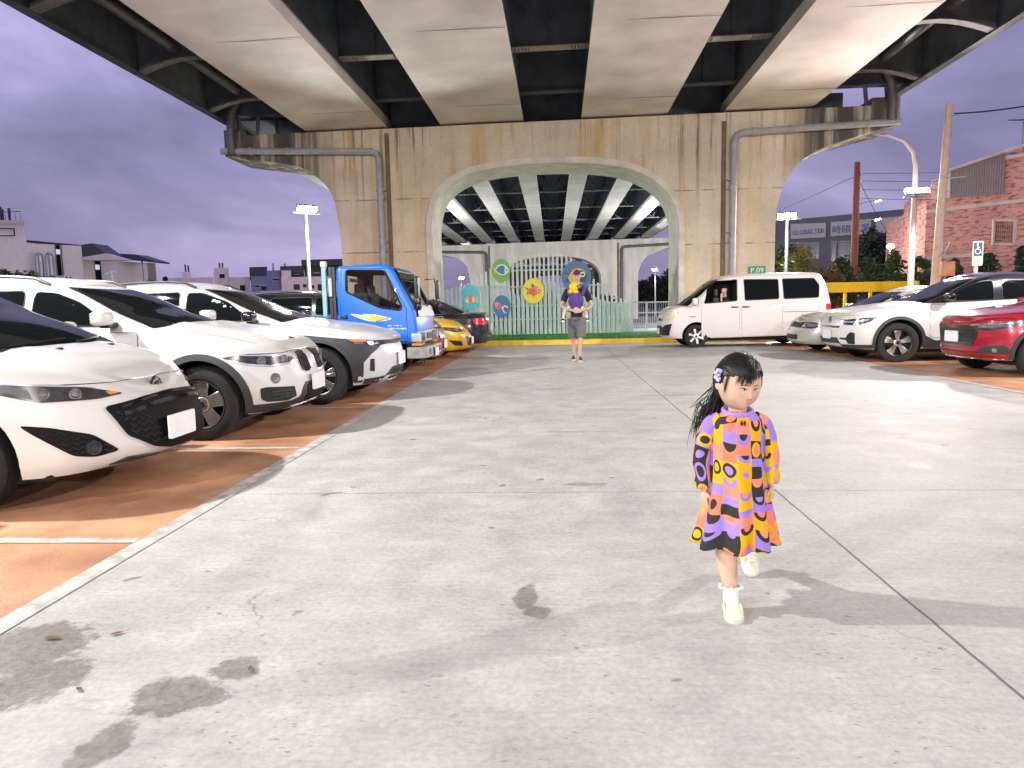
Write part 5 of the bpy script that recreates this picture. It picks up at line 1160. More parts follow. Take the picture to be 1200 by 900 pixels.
GR1 = [(-.60, .615), (-.30, .645), (0, .655), (.30, .645), (.60, .615), (.50, .42), (.34, .325), (.18, .295), (-.18, .295), (-.34, .325), (-.50, .42)]
g = patch_out(c.S, rnd(GR1, .03), 'grille', M_VOID, r, off=.014, depth=.03, step=.05)
for z0, h_ in ((.630, .014), (.585, .024)):
    patch_out(c.S, [(-.50, z0-.04), (-.25, z0-.008), (0, z0), (.25, z0-.008), (.50, z0-.04), (.50, z0-.04+h_), (.25, z0-.008+h_), (0, z0+h_), (-.25, z0-.008+h_), (-.50, z0-.04+h_)], 'grille_bar', M_GLOSSB, g, off=.028, depth=.03, step=.05)
hexmesh(c, g, [(-.58, .60), (-.36, .61), (-.22, .32), (-.34, .34), (-.48, .43)], M_MESH, 5, 6, .006, .018); hexmesh(c, g, [(.58, .60), (.36, .61), (.22, .32), (.34, .34), (.48, .43)], M_MESH, 5, 6, .006, .018)
b = MB(); b.ell(c.S(0, .712)+Vector((.006, 0, 0)), (.014, .065, .05), 20, 10); o = b.build('badge', M_DALLOY, r, smooth=50)
b = MB(); p = c.S(0, .712)+Vector((.020, 0, 0)); b.tube([p+Vector((0, -.045, .015)), p+Vector((.003, -.02, .012)), p+Vector((.004, 0, -.018)), p+Vector((.003, .02, .012)), p+Vector((0, .045, .015))], .006, 6); b.tube([p+Vector((0, .054*math.cos(a), .04*math.sin(a))) for a in [2*PI*i/20 for i in range(21)]], .005, 5); b.build('badge_mark', M_CHROME, o, smooth=50)
plate(c, r, .435, .34, .16, -.10, .026)
patch_out(c.S, [(-.60, .242), (.60, .242), (.50, .275), (.2, .262), (-.2, .262), (-.50, .275)], 'lip_spoiler', M_CLAD, r, off=.008, depth=.02)
seam(c, [(-1.0, .775), (-.75, .77), (-.4, .758), (0, .755), (.4, .758), (.75, .77), (1.0, .775)], r, name='bonnet_gap', fn=lambda a, z: c.S(a, z))
seam(c, [(-1.36, .80), (-1.42, .60), (-1.46, .42)], r)
for y in (.28, -.28): b = MB(); b.ell(c.hood(.62, y)+Vector((0, 0, .004)), (.03, .018, .008), 10, 6); b.build('washer_nozzle', M_TRIM, r)

# ---------------------------------------------------------------- white SUV with twin grille
k = dict(L=4.45, W=1.83, paint=M_PW, zs=[(0, .80), (.08, .86), (.3, .905), (.9, 1.0), (1.2, 1.045), (2.4, 1.08), (4.45, 1.14)], zb=[(0, .24), (.5, .23), (3.9, .24), (4.45, .32)],
  nose=[(0, .16), (.1, .05), (.25, .0), (.5, .01), (.7, .035), (.88, .07), (1, .15)], front=(.80, 2.6), wheels=(.80, 3.47), rw=.345, rim=.232, crown=[(0, .015), (.2, .04), (.6, .07), (1.1, .06), (5, .05)], bulge=.02,
  cab=dict(front=[(0, .92), (.5, 1.48), (.85, 1.93), (1, 2.22)], back=[(0, 4.38), (.5, 4.28), (1, 4.02)], w=[(0, .825), (.5, .775), (.9, .68), (1, .615)], zb=[(0, .97), (1, .99), (4.5, 1.06)], zr=[(1.6, 1.38), (2.2, 1.485), (2.9, 1.545), (3.6, 1.53), (4.4, 1.45)]),
  glass=[([(1.62, 1.09), (2.42, 1.105), (2.42, 1.42), (2.22, 1.405), (1.98, 1.31)], 'side_window'), ([(2.52, 1.105), (3.38, 1.12), (3.32, 1.425), (2.52, 1.43)], 'side_window'), ([(3.47, 1.13), (4.0, 1.18), (3.72, 1.38), (3.42, 1.415)], 'quarter_window')],
  doors=doors2(1.36, 2.47, 3.42, .36, 1.02, .93), spokes=(5, .05, .075, 0), alloy=(M_SILV, M_DALLOY), mirror=(1.62, 1.16, M_PW), rails=(2.35, 4.0), railm=M_TRIM, hoodline=(.25, .70, 1.05, .78), handle=M_CHROME)
c = standard(k, 'parked_car', 'white SUV with a twin upright kidney grille, second from the camera on the left', 'car', (0, 0, 0), 0, GL); put(c, -2.47, 7.30); r = c.root
for w in c.wd: arch_trim(c, r, w, M_CLAD, .06)
patch_out(lambda a, z: c.S(a, z), [(c.sd(1.26), .245), (c.sd(3.0), .245), (c.sd(3.0), .345), (c.sd(1.26), .345)], 'sill_trim', M_CLAD, r, off=.010); patch_out(lambda a, z: c.S(-a, z), [(c.sd(1.26), .245), (c.sd(3.0), .245), (c.sd(3.0), .345), (c.sd(1.26), .345)], 'sill_trim', M_CLAD, r, -1, off=.010)
for sg in (1, -1):
    f = lambda a, z, sg=sg: c.S(a*sg, z)
    h = patch_out(f, rnd([(.40, .71), (.47, .685), (.74, .672), (.96, .70), (1.18, .775), (1.02, .80), (.70, .785), (.43, .76)], .02), 'headlight', M_LENSD, r, sg, off=.006, depth=.02, step=.07)
    patch_out(f, rnd([(.40, .712), (.47, .685), (.74, .671), (.96, .698), (1.14, .76), (.94, .712), (.74, .687), (.48, .70), (.43, .72)], .004), 'chrome_strip', M_REFL, h, sg, off=.011, depth=.006)
    for a in (.56, .82):
        b = MB(); p = f(a, .735); n = Vector((1, sg*(.5 if a < .7 else 1.1), .05)).normalized(); b.lathe([(.042, -.012), (.042, .012), (.034, .016), (.028, .008), (0, .014)], p, n, 18); b.build('projector', M_LENS, h, smooth=30)
    patch_out(f, rnd([(.43, .757), (.70, .782), (1.02, .797), (1.02, .788), (.70, .770), (.43, .745)], .003), 'daytime_strip', M_REFL, h, sg, off=.010, depth=.005)
    kd = rnd([(.055, .60), (.20, .585), (.30, .61), (.325, .715), (.30, .775), (.10, .79), (.055, .765)], .04)
    patch_out(f, [(.19+(a-.19)*1.10, .69+(z-.69)*1.10) for a, z in kd], 'grille_frame', M_CHROME, r, sg, off=.010, depth=.03, step=.06)
    g = patch_out(f, kd, 'grille', M_VOID, r, sg, off=.0135, depth=.03, step=.06)
    for i in range(6):
        a = .085+.042*i; patch_out(f, [(a-.006, .605), (a+.006, .605), (a+.010, .775), (a-.002, .775)], 'grille_bar', M_DALLOY, g, sg, off=.028, depth=.016, step=.1)
    b = MB(); p = f(.70, .56); n = Vector((1, sg*.75, 0)).normalized(); b.lathe([(.052, -.01), (.05, .008), (.042, .012), (.036, .004), (0, .01)], p, n, 20); b.build('fog_lamp', M_LENS, r, smooth=30)
    LV = rnd([(.46, .365), (.56, .335), (.80, .345), (.86, .375), (.86, .475), (.80, .485), (.48, .465)], .015)
    lv = patch_out(f, LV, 'side_vent', M_TRIM, r, sg, off=.005, depth=.02, step=.07)
    for z in (.375, .405, .435): patch_out(f, [(.52, z-.005), (.76, z-.005), (.76, z+.005), (.52, z+.005)], 'vent_bar', M_CLAD, lv, sg, off=.013, depth=.008)
    patch_out(f, [(.0, .245), (.98, .245), (.98, .325), (.84, .325), (.50, .325), (.40, .345), (.33, .44), (.27, .485), (.0, .485)] if sg > 0 else [(.0, .245), (.98, .245), (.98, .325), (.84, .325), (.50, .325), (.40, .345), (.33, .44), (.27, .485), (.0, .485)], 'bumper_cladding', M_CLAD, r, sg, off=.006, depth=.02, step=.06)
lg = patch_out(c.S, rnd([(-.27, .30), (.27, .30), (.24, .46), (-.24, .46)], .02), 'lower_grille', M_VOID, r, off=.012, depth=.02, step=.05)
hexmesh(c, lg, [(-.28, .30), (.28, .30), (.25, .46), (-.25, .46)], M_MESH, 10, 6, .006, .012)
patch_out(c.S, [(-.50, .235), (.50, .235), (.42, .262), (-.42, .262)], 'skid_plate', M_SILV, r, off=.014, depth=.02)
plate(c, r, .475, .36, .165, 0, .028)
seam(c, [(-.95, .80), (-.6, .795), (-.35, .80), (0, .805), (.35, .80), (.6, .795), (.95, .80)], r, name='bonnet_gap')
b = MB(); p = c.hood(.16, 0.05); b.ell(p+Vector((0, 0, .005)), (.04, .04, .008), 14, 6); b.build('badge', M_TRIM, r, smooth=50)

# ---------------------------------------------------------------- white crossover with black wings
k = dict(L=4.69, W=1.87, paint=M_PW2, zs=[(0, .82), (.10, .865), (.3, .90), (.9, .99), (1.25, 1.04), (2.4, 1.07), (4.69, 1.14)], zb=[(0, .24), (.5, .23), (4, .24), (4.69, .34)],
  nose=[(0, .14), (.1, .05), (.25, .02), (.5, .0), (.72, .02), (.85, .05), (.93, .02), (1, .06)], front=(.85, 2.5), wheels=(.85, 3.70), rw=.36, rim=.235, crown=[(0, .01), (.2, .03), (.6, .06), (1.2, .05), (5, .05)],
  cab=dict(front=[(0, .95), (.5, 1.58), (.85, 2.12), (1, 2.42)], back=[(0, 4.6), (.5, 4.4), (1, 4.0)], w=[(0, .84), (.5, .79), (.9, .69), (1, .62)], zb=[(0, .95), (1.2, .98), (4.6, 1.05)], zr=[(1.7, 1.38), (2.4, 1.515), (3.0, 1.56), (3.7, 1.53), (4.6, 1.40)]),
  glass=[([(1.66, 1.075), (2.56, 1.09), (2.56, 1.44), (2.38, 1.43), (2.05, 1.31)], 'side_window'), ([(2.66, 1.09), (3.55, 1.11), (3.46, 1.44), (2.66, 1.45)], 'side_window')],
  doors=doors2(1.46, 2.6, 3.55, .38, 1.0, .92), spokes=(6, .028, .05, 1.6), alloy=(M_SILV, M_DALLOY), mirror=(1.66, 1.13, M_GLOSSB), rails=(2.5, 4.1), hoodline=(.2, .74, 1.1, .80))
c = standard(k, 'parked_car', 'white crossover with black front wings, third from the camera on the left', 'car', (0, 0, 0), 0, GL); put(c, -2.10, 9.72); r = c.root
for w in c.wd: arch_trim(c, r, w, M_CLAD, .06)
for sg in (1, -1):
    f = lambda a, z, sg=sg: c.S(a*sg, z); sd = c.sd
    # black wing cladding round the front wheel
    wing = [(sd(.30), .26), (sd(.30), .52), (sd(.22), .62), (sd(.10), .735), (sd(.12), .79), (sd(.55), .835), (sd(.95), .88), (sd(1.3), .90), (sd(1.42), .84), (sd(1.42), .40), (sd(1.30), .372)]
    cx = .85; ring = [(sd(cx-(.435)*math.cos(R(a))), c.rw+.012+.435*math.sin(R(a))) for a in range(-5, 186, 12)]
    pl = wing[1:10]+[(sd(1.285), .40)]+[(sd(cx-.43*math.cos(R(a))), c.rw+.012+.43*math.sin(R(a))) for a in (172, 150, 128, 106, 84, 62, 40, 18, 4)]+[(sd(.40), .27), (sd(.30), .27)]
    patch_out(f, pl, 'wing_cladding', M_CLAD, r, sg, off=.005, depth=.012, step=.10)
    h = patch_out(f, rnd([(.0, .735), (.45, .735), (.70, .72), (sd(.22), .735), (sd(.30), .785), (.80, .80), (.3, .79), (.0, .79)], .012), 'headlight', M_LENSD, r, sg, off=.008, depth=.02, step=.08)
    patch_out(f, rnd([(.55, .745), (.76, .74), (.80, .778), (.58, .775)], .01), 'reflector', M_REFL, h, sg, off=.012, depth=.006)
    patch_out(f, rnd([(.86, .748), (.98, .755), (1.0, .785), (.88, .782)], .01), 'projector', M_LENS, h, sg, off=.012, depth=.006)
    patch_out(f, rnd([(sd(.18), .775), (sd(.40), .79), (sd(.48), .825), (sd(.28), .81)], .006), 'amber_lens', M_AMBER, r, sg, off=.010, depth=.008)
    patch_out(f, rnd([(.72, .40), (.79, .41), (.79, .56), (.73, .565)], .01), 'side_vent', M_TRIM, r, sg, off=.007, depth=.02)
    patch_out(f, [(0, .245), (.86, .245), (.86, .31), (.50, .325), (.34, .43), (.0, .44)], 'bumper_cladding', M_CLAD, r, sg, off=.007, depth=.02, step=.08)
g = patch_out(c.S, rnd([(-.36, .275), (.36, .275), (.27, .40), (-.27, .40)], .02), 'grille', M_TRIM, r, off=.010, depth=.02); hexmesh(c, g, [(-.36, .275), (.36, .275), (.27, .40), (-.27, .40)], M_MESH, 10, 6, .007, .014)
patch_out(c.S, [(-.55, .238), (.55, .238), (.5, .252), (-.5, .252)], 'skid_plate', M_SILV, r, off=.016, depth=.02)
plate(c, r, .53, .38, .17, 0, .02)

# ---------------------------------------------------------------- red SUV with black roof, mostly hidden by the truck
k = dict(L=4.4, W=1.82, paint=M_PR, roof=M_PB, zs=[(0, .80), (.08, .86), (.3, .92), (.9, 1.0), (1.2, 1.04), (2.4, 1.07), (4.4, 1.12)], nose=[(0, .1), (.2, 0), (.6, .0), (.88, .06), (1, .14)], front=(.75, 2.6), wheels=(.85, 3.5), rw=.34,
  cab=dict(front=[(0, .95), (.5, 1.5), (.85, 1.95), (1, 2.25)], back=[(0, 4.33), (.5, 4.2), (1, 3.95)], w=[(0, .82), (.5, .77), (.9, .68), (1, .61)], zb=[(0, .97), (4.5, 1.05)], zr=[(1.6, 1.38), (2.2, 1.50), (2.9, 1.55), (3.6, 1.53), (4.4, 1.44)]),
  glass=[([(1.62, 1.08), (2.42, 1.095), (2.42, 1.43), (2.2, 1.41), (1.95, 1.3)], 'side_window'), ([(2.5, 1.095), (3.38, 1.11), (3.32, 1.43), (2.5, 1.435)], 'side_window'), ([(3.45, 1.12), (3.98, 1.17), (3.7, 1.38), (3.4, 1.42)], 'quarter_window')],
  doors=doors2(1.36, 2.45, 3.4, .36, 1.02, .93), spokes=(5, .04, .05, 0), alloy=(M_SILV, M_DALLOY), mirror=(1.6, 1.13, M_PB), rails=(2.3, 3.9), railm=M_SILV)
c = standard(k, 'parked_car', 'red SUV with a black roof mostly hidden behind the blue truck', 'car', (0, 0, 0), 0, GL); put(c, -2.25, 14.75); r = c.root
def simple_front(c, r, hl, grille, zplate, lens=M_LENS, gm=M_TRIM, bars=3, lower=None):
    for sg in (1, -1):
        f = lambda a, z, sg=sg: c.S(a*sg, z); h = patch_out(f, rnd(hl, .02), 'headlight', M_LENSD, r, sg, off=.006, depth=.02, step=.08)
        ca = sum(p[0] for p in hl)/len(hl); cz = sum(p[1] for p in hl)/len(hl); patch_out(f, rnd([(ca+(p[0]-ca)*.62, cz+(p[1]-cz)*.55) for p in hl], .01), 'reflector', lens, h, sg, off=.010, depth=.006)
    g = patch_out(c.S, rnd(grille, .03), 'grille', gm, r, off=.008, depth=.02, step=.08)
    zs_ = [p[1] for p in grille]; lo, hi = min(zs_), max(zs_); w_ = min(max(p[0] for p in grille), 9)
    for i in range(bars): z = lo+(hi-lo)*(i+.7)/(bars+.4); patch_out(c.S, [(-w_*.86, z-.008), (w_*.86, z-.008), (w_*.86, z+.008), (-w_*.86, z+.008)], 'grille_bar', M_DALLOY, g, off=.018, depth=.014)
    if lower: q = patch_out(c.S, rnd(lower, .02), 'lower_grille', M_TRIM, r, off=.007, depth=.02, step=.08)
    if zplate: plate(c, r, zplate, .36, .165)
simple_front(c, r, [(.45, .68), (.80, .67), (1.05, .72), (1.15, .78), (.8, .79), (.45, .76)], [(-.40, .58), (.40, .58), (.44, .76), (-.44, .76)], .45, lower=[(-.55, .28), (.55, .28), (.45, .40), (-.45, .40)])

# ---------------------------------------------------------------- yellow car, only its nose in view
SED = dict(zs=[(0, .66), (.10, .74), (.3, .80), (.9, .90), (1.2, .94), (2.4, .97), (4.0, 1.0), (4.6, .98)], nose=[(0, .14), (.1, .03), (.25, 0), (.6, .02), (.8, .09), (1, .22)], front=(.95, 2.3), wheels=(.88, 3.55), rw=.325,
  cab=dict(front=[(0, 1.0), (.5, 1.55), (.85, 2.0), (1, 2.35)], back=[(0, 4.15), (.5, 3.75), (1, 3.15)], w=[(0, .79), (.5, .735), (.9, .63), (1, .56)], zb=[(0, .88), (4.5, .94)], zr=[(1.6, 1.22), (2.3, 1.36), (2.8, 1.40), (3.3, 1.37), (4.2, 1.2)]),
  glass=[([(1.72, .985), (2.5, .995), (2.5, 1.28), (2.32, 1.27), (2.0, 1.16)], 'side_window'), ([(2.58, .995), (3.35, 1.01), (3.1, 1.26), (2.58, 1.285)], 'side_window')], doors=doors2(1.46, 2.54, 3.4, .30, .92, .84))
k = dict(SED, L=4.55, W=1.80, paint=M_PY, spokes=(5, .03, .05, 0), alloy=(M_SILV, M_DALLOY), mirror=(1.7, 1.02, M_PY))
c = standard(k, 'parked_car', 'bright yellow car with only its nose showing past the blue truck', 'car', (0, 0, 0), 0, GL); put(c, -1.95, 17.1); r = c.root
simple_front(c, r, [(.40, .63), (.75, .615), (1.0, .66), (1.2, .74), (.9, .73), (.45, .68)], [(-.36, .28), (.36, .28), (.42, .52), (-.42, .52)], .40)
for sg in (1, -1): fo = patch_out(lambda a, z, sg=sg: c.S(a*sg, z), rnd([(.58, .30), (.82, .31), (.98, .44), (.80, .43), (.62, .40)], .02), 'fog_recess', M_TRIM, r, sg, off=.006, depth=.02)
# ---------------------------------------------------------------- black sedan parked tail out
k = dict(SED, L=4.6, W=1.80, paint=M_PB, spokes=(5, .03, .05, 0), alloy=(M_SILV, M_DALLOY), mirror=(1.7, 1.02, M_PB), tail=[(0, .10), (.3, .0), (.6, .02), (.85, .05), (1, .12)])
c = standard(k, 'parked_car', 'black sedan parked tail out with red tail lights, farthest on the left', 'car', (0, 0, 0), PI, GL); r = c.root; r.location = (-1.72-2.3, 20.0, 0)
for sg in (1, -1):
    f = lambda a, z, sg=sg: c.S((c.stab[-1]-a)*sg, z); o = patch_out(f, rnd([(.42, .72), (.80, .70), (1.02, .74), (1.05, .86), (.85, .88), (.45, .84)], .03), 'tail_light', M_REDL, r, sg, off=.007, depth=.02)
    patch_out(f, rnd([(.55, .765), (.80, .755), (.80, .80), (.55, .805)], .01), 'reversing_lens', M_LENS, o, sg, off=.012, depth=.006)
patch_out(lambda a, z: c.S(c.stab[-1]-abs(a) if a > 0 else -(c.stab[-1]-abs(a)), z), [(-.6, .24), (.6, .24), (.55, .36), (-.55, .36)], 'bumper_insert', M_CLAD, r, off=.006); plate(c, r, .62, .36, .165, 0, .01, True)

# ---------------------------------------------------------------- right row
k = dict(SED, L=4.6, W=1.76, paint=M_PS, spokes=(7, .03, .03, 0), alloy=(M_SILV, M_DALLOY), mirror=(1.7, 1.02, M_PS), nose=[(0, .10), (.15, 0), (.5, .0), (.55, .05), (.8, .09), (1, .18)], front=(.8, 2.6))
c = standard(k, 'parked_car', 'champagne silver sedan half hidden behind the white SUV at right', 'car', (0, 0, 0), PI, GR); put(c, 5.50, 17.0, False); r = c.root
simple_front(c, r, [(.40, .56), (.72, .55), (.95, .58), (.98, .67), (.72, .69), (.42, .68)], [(-.34, .57), (.34, .57), (.36, .71), (-.36, .71)], 0, bars=5, gm=M_GLOSSB, lower=[(-.36, .30), (.36, .30), (.36, .41), (-.36, .41)])
patch_out(c.S, [(-.37, .56), (.37, .56), (.39, .725), (-.39, .725)], 'grille_frame', M_CHROME, r, off=.005, depth=.02)
b = MB(); p = c.hood(.1, 0); b.tube([p, p+Vector((-.01, 0, .06))], .004, 5); b.tube([p+Vector((-.01, .03*math.cos(a), .085+.03*math.sin(a))) for a in [2*PI*i/14 for i in range(15)]], .004, 5); b.build('bonnet_ornament', M_CHROME, r)
# white SUV with black roof
k = dict(L=4.43, W=1.87, paint=M_PW, roof=M_PB, zs=[(0, .86), (.08, .92), (.3, .965), (.9, 1.03), (1.25, 1.07), (2.4, 1.10), (4.43, 1.20)], zb=[(0, .26), (.5, .25), (3.9, .25), (4.43, .34)], nose=[(0, .12), (.12, .03), (.3, .0), (.6, .0), (.85, .03), (1, .10)], front=(.72, 2.9), wheels=(.95, 3.64), rw=.365, rim=.25,
  crown=[(0, .01), (.2, .035), (.6, .05), (1.2, .05), (5, .05)], cab=dict(front=[(0, 1.05), (.5, 1.66), (.85, 2.2), (1, 2.5)], back=[(0, 4.35), (.5, 4.22), (1, 3.95)], w=[(0, .84), (.5, .79), (.9, .70), (1, .63)], zb=[(0, .98), (1.2, 1.0), (4.5, 1.1)], zr=[(1.8, 1.42), (2.5, 1.565), (3.0, 1.60), (3.7, 1.57), (4.4, 1.48)]),
  glass=[([(1.72, 1.115), (2.66, 1.13), (2.66, 1.47), (2.45, 1.455), (2.12, 1.33)], 'side_window'), ([(2.82, 1.13), (3.6, 1.16), (3.5, 1.46), (2.82, 1.475)], 'side_window')], doors=doors2(1.5, 2.72, 3.55, .46, 1.05, .97), spokes=(5, .035, .085, 1.0), alloy=(M_SILV, M_DALLOY), mirror=(1.78, 1.19, M_GLOSSB), hoodline=(.2, .74, 1.15, .80), steer=R(-8))
c = standard(k, 'parked_car', 'white SUV with a black roof and closed white grille on the right', 'car', (0, 0, 0), PI, GR); put(c, 5.42, 14.55, False); r = c.root
for w in c.wd: arch_trim(c, r, w, M_CLAD, .055)
for sg in (1, -1):
    f = lambda a, z, sg=sg: c.S(a*sg, z); sd = c.sd
    patch_out(f, [(sd(1.40), .26), (sd(3.15), .26), (sd(3.15), .44), (sd(1.6), .40), (sd(1.40), .50)], 'sill_trim', M_CLAD, r, sg, off=.010, step=.12)
    h = patch_out(f, rnd([(.50, .735), (.66, .70), (.90, .70), (1.10, .765), (1.22, .845), (.98, .835), (.52, .79)], .02), 'headlight', M_LENSD, r, sg, off=.006, depth=.02, step=.08)
    patch_out(f, rnd([(.56, .755), (.80, .748), (1.02, .78), (1.10, .81), (1.0, .80), (.80, .768), (.60, .772)], .004), 'daytime_strip', M_REFL, h, sg, off=.011, depth=.006); patch_out(f, rnd([(.80, .705), (.84, .705), (.90, .755), (.86, .76)], .004), 'daytime_strip', M_REFL, h, sg, off=.011, depth=.006)
    patch_out(f, rnd([(.50, .435), (.66, .42), (.70, .35), (.84, .345), (.84, .55), (.76, .575), (.70, .53), (.66, .46), (.50, .465)], .015), 'side_vent', M_TRIM, r, sg, off=.006, depth=.02, step=.06)
    patch_out(f, [(0, .262), (sd(.52), .262), (sd(.52), .335), (.85, .335), (.50, .335), (.42, .46), (.0, .46)], 'bumper_cladding', M_CLAD, r, sg, off=.007, depth=.02, step=.08)
patch_out(c.S, rnd([(-.46, .645), (.46, .645), (.50, .675), (-.50, .675)], .01), 'grille_slot', M_GLOSSB, r, off=.006, depth=.02)
b = MB(); p = c.S(0.001, .785)+Vector((.012, 0, 0)); b.tube([p+Vector((0, .05*math.cos(a), .05*math.sin(a))) for a in [2*PI*i/20 for i in range(21)]], .009, 6); b.tube([p+Vector((0, .036, .036)), p+Vector((0, .07, .07))], .008, 6); b.tube([p+Vector((0, .07, .07)), p+Vector((0, .045, .072))], .007, 6); b.build('badge', M_DALLOY, r, smooth=40)
seam(c, [(-.62, .80), (-.58, .68), (.58, .68), (.62, .80), (0, .845), (-.62, .80)], r, name='grille_gap'); plate(c, r, .515, .38, .17, 0, .02)
seam(c, [(-.9, .875), (0, .885), (.9, .875)], r, name='bonnet_gap')
# red SUV at the right edge
k = dict(L=4.35, W=1.80, paint=M_PR, zs=[(0, .80), (.06, .86), (.25, .905), (.8, .98), (1.2, 1.02), (2.4, 1.06), (4.35, 1.12)], zb=[(0, .25), (.5, .24), (4.35, .30)], nose=[(0, .14), (.1, .04), (.25, .02), (.5, .03), (.75, .01), (.9, .0), (1, .08)], front=(.78, 2.5), wheels=(.84, 3.45), rw=.335, rim=.225,
  cab=dict(front=[(0, 1.0), (.5, 1.6), (.85, 2.1), (1, 2.4)], back=[(0, 4.3), (.5, 4.1), (1, 3.7)], w=[(0, .81), (.5, .76), (.9, .66), (1, .59)], zb=[(0, .95), (4.5, 1.05)], zr=[(1.7, 1.36), (2.4, 1.50), (2.9, 1.55), (3.6, 1.52), (4.4, 1.4)]), glass=[([(1.7, 1.06), (2.5, 1.07), (2.5, 1.42), (2.3, 1.4), (2.0, 1.27)], 'side_window'), ([(2.6, 1.07), (3.4, 1.09), (3.3, 1.42), (2.6, 1.43)], 'side_window')],
  doors=doors2(1.4, 2.55, 3.4, .36, 1.0, .9), spokes=(5, .04, .05, 0), alloy=(M_SILV, M_DALLOY), mirror=(1.7, 1.1, M_PR), hoodline=(.2, .70, 1.1, .76), crown=[(0, .01), (.2, .04), (.6, .06), (1.2, .05), (5, .05)])
c = standard(k, 'parked_car', 'dark red SUV cut off by the right edge of the picture', 'car', (0, 0, 0), PI, GR); put(c, 6.22, 11.62, False); r = c.root
simple_front(c, r, [(.40, .70), (.72, .685), (1.0, .735), (1.30, .83), (1.1, .825), (.72, .80), (.42, .77)], [(-.44, .44), (.44, .44), (.54, .66), (.44, .76), (-.44, .76), (-.54, .66)], .585, bars=4)
hexmesh(c, r, [(-.42, .45), (.42, .45), (.5, .66), (.42, .74), (-.42, .74), (-.5, .66)], M_MESH, 12, 8, .006, .016)
for sg in (1, -1):
    f = lambda a, z, sg=sg: c.S(a*sg, z)
    patch_out(f, [(0, .25), (c.sd(.42), .25), (c.sd(.42), .40), (.9, .47), (.62, .46), (.5, .37), (0, .37)], 'bumper_cladding', M_CLAD, r, sg, off=.007, depth=.02, step=.08); patch_out(f, [(0, .244), (1.0, .25), (1.0, .268), (0, .262)], 'chrome_lip', M_CHROME, r, sg, off=.012, depth=.012)
    b = MB(); p = f(.78, .40); b.lathe([(.04, 0), (.03, .014), (0, .014)], p, Vector((1, sg, 0)), 14); b.build('fog_lamp', M_LENS, r)
    patch_out(f, [(.44, .752), (.74, .78), (1.1, .80), (.74, .80), (.44, .775)], 'chrome_strip', M_CHROME, r, sg, off=.012, depth=.01)
for w in c.wd: arch_trim(c, r, w, M_CLAD, .05)
# ---------------------------------------------------------------- white van with its driver
VY = 18.95; VX = 2.86
def vd(px, py): x, z = A(px, py, VY); return (x-VX, z)
k = dict(L=4.38, W=1.60, paint=M_PV, zs=[(0, .93), (.08, 1.0), (.3, 1.05), (.55, 1.08), (1.2, 1.10), (4.38, 1.13)], zb=[(0, .26), (.5, .25), (4.38, .30)], nose=[(0, .10), (.12, .02), (.3, 0), (.6, .01), (.8, .03), (.93, .06), (1, .12)], front=(.5, 3.0), rear=(.25, 3.2), wheels=(.86, 3.55), rw=.30, rim=.218, tw=.18, flare=.012, inset=.10,
  side=[(0, .95), (.1, .98), (.42, 1), (.7, .995), (.9, .985), (.97, .975), (1, .95)], crown=[(0, .02), (.4, .04), (5, .03)], tail=[(0, .03), (.4, 0), (1, .02)],
  cab=dict(front=[(0, .42), (.5, .83), (.85, 1.16), (1, 1.42)], back=[(0, 4.37), (.6, 4.27), (1, 4.10)], w=[(0, .785), (.4, .765), (.8, .725), (.93, .69), (1, .61)], zb=[(0, 1.0), (4.4, 1.05)], zr=[(1.0, 1.66), (1.5, 1.80), (2.2, 1.865), (3.5, 1.875), (4.38, 1.84)], plan=(.28, 2.6), planr=(.22, 3.0), crown=.045),
  glass=[([vd(872.7, 328), vd(912.6, 327.6), vd(913, 349.6), vd(873.6, 351.4)], 'side_window'), ([vd(918, 327), vd(955, 326), vd(960.7, 334), vd(959.7, 347.8), vd(919.4, 349.6)], 'rear_side_window')], gr=.04,
  doors=[dict(poly=[vd(822, 401), vd(866, 399), vd(867, 353), vd(822, 356)], handle=(vd(861, 358)[0], 1.04)), dict(poly=[vd(869.5, 394), vd(917, 392), vd(917, 353), vd(869.5, 353)], handle=(vd(874, 360)[0], 1.04))], spokes=(6, .022, .03, 0), alloy=(mk('white_alloy', (.70, .70, .70), rough=.35, metal=.3), M_DALLOY), ws=(.90, .84, .14, .95), handle=M_TRIM)
c = standard(k, 'parked_van', 'white minivan with its driver at the open window, in front of the right pier leg', 'van', (0, 0, 0), PI); put(c, VX, VY+.80, False); van = r = c.root
win = [vd(830.5, 334), vd(839, 329), vd(864.4, 327.6), vd(863.9, 352.3), vd(825.5, 355.6)]
cabo = [o for o in r.children if o.name.startswith('cabin')][0]; cabo.data.materials.append(M_WELL)
cut = MB(); cut.prism([(c.L/2-d, z) for d, z in rnd(win, .04)], .05, 1.2, 'y'); cu = cut.build('cutter', [M_PV, M_WELL]); cu.data.polygons.foreach_set('material_index', [1]*len(cu.data.polygons)); boolean(cabo, [cu]); cabo.data.polygons.foreach_set('use_smooth', [True]*len(cabo.data.polygons)); cabo.data.set_sharp_from_angle(angle=R(35))
cut = MB(); lowo = [o for o in r.children if o.name.startswith('body')][0]
cut.prism([(c.L/2-d, z) for d, z in [(.66, 1.03), (1.62, .75), (1.62, 1.3), (.66, 1.3)]], .05, .70, 'y'); cu = cut.build('cutter', [M_PV, M_WELL]); cu.data.polygons.foreach_set('material_index', [1]*len(cu.data.polygons)); boolean(lowo, [cu]); lowo.data.polygons.foreach_set('use_smooth', [True]*len(lowo.data.polygons)); lowo.data.set_sharp_from_angle(angle=R(32))
f1 = c.cside(1); b = MB(); wp = rnd(win, .04); b.tube([f1(d, z)+Vector((0, .004, 0)) for d, z in wp+wp[:1]], .014, 6); b.build('window_frame', M_TRIM, r)
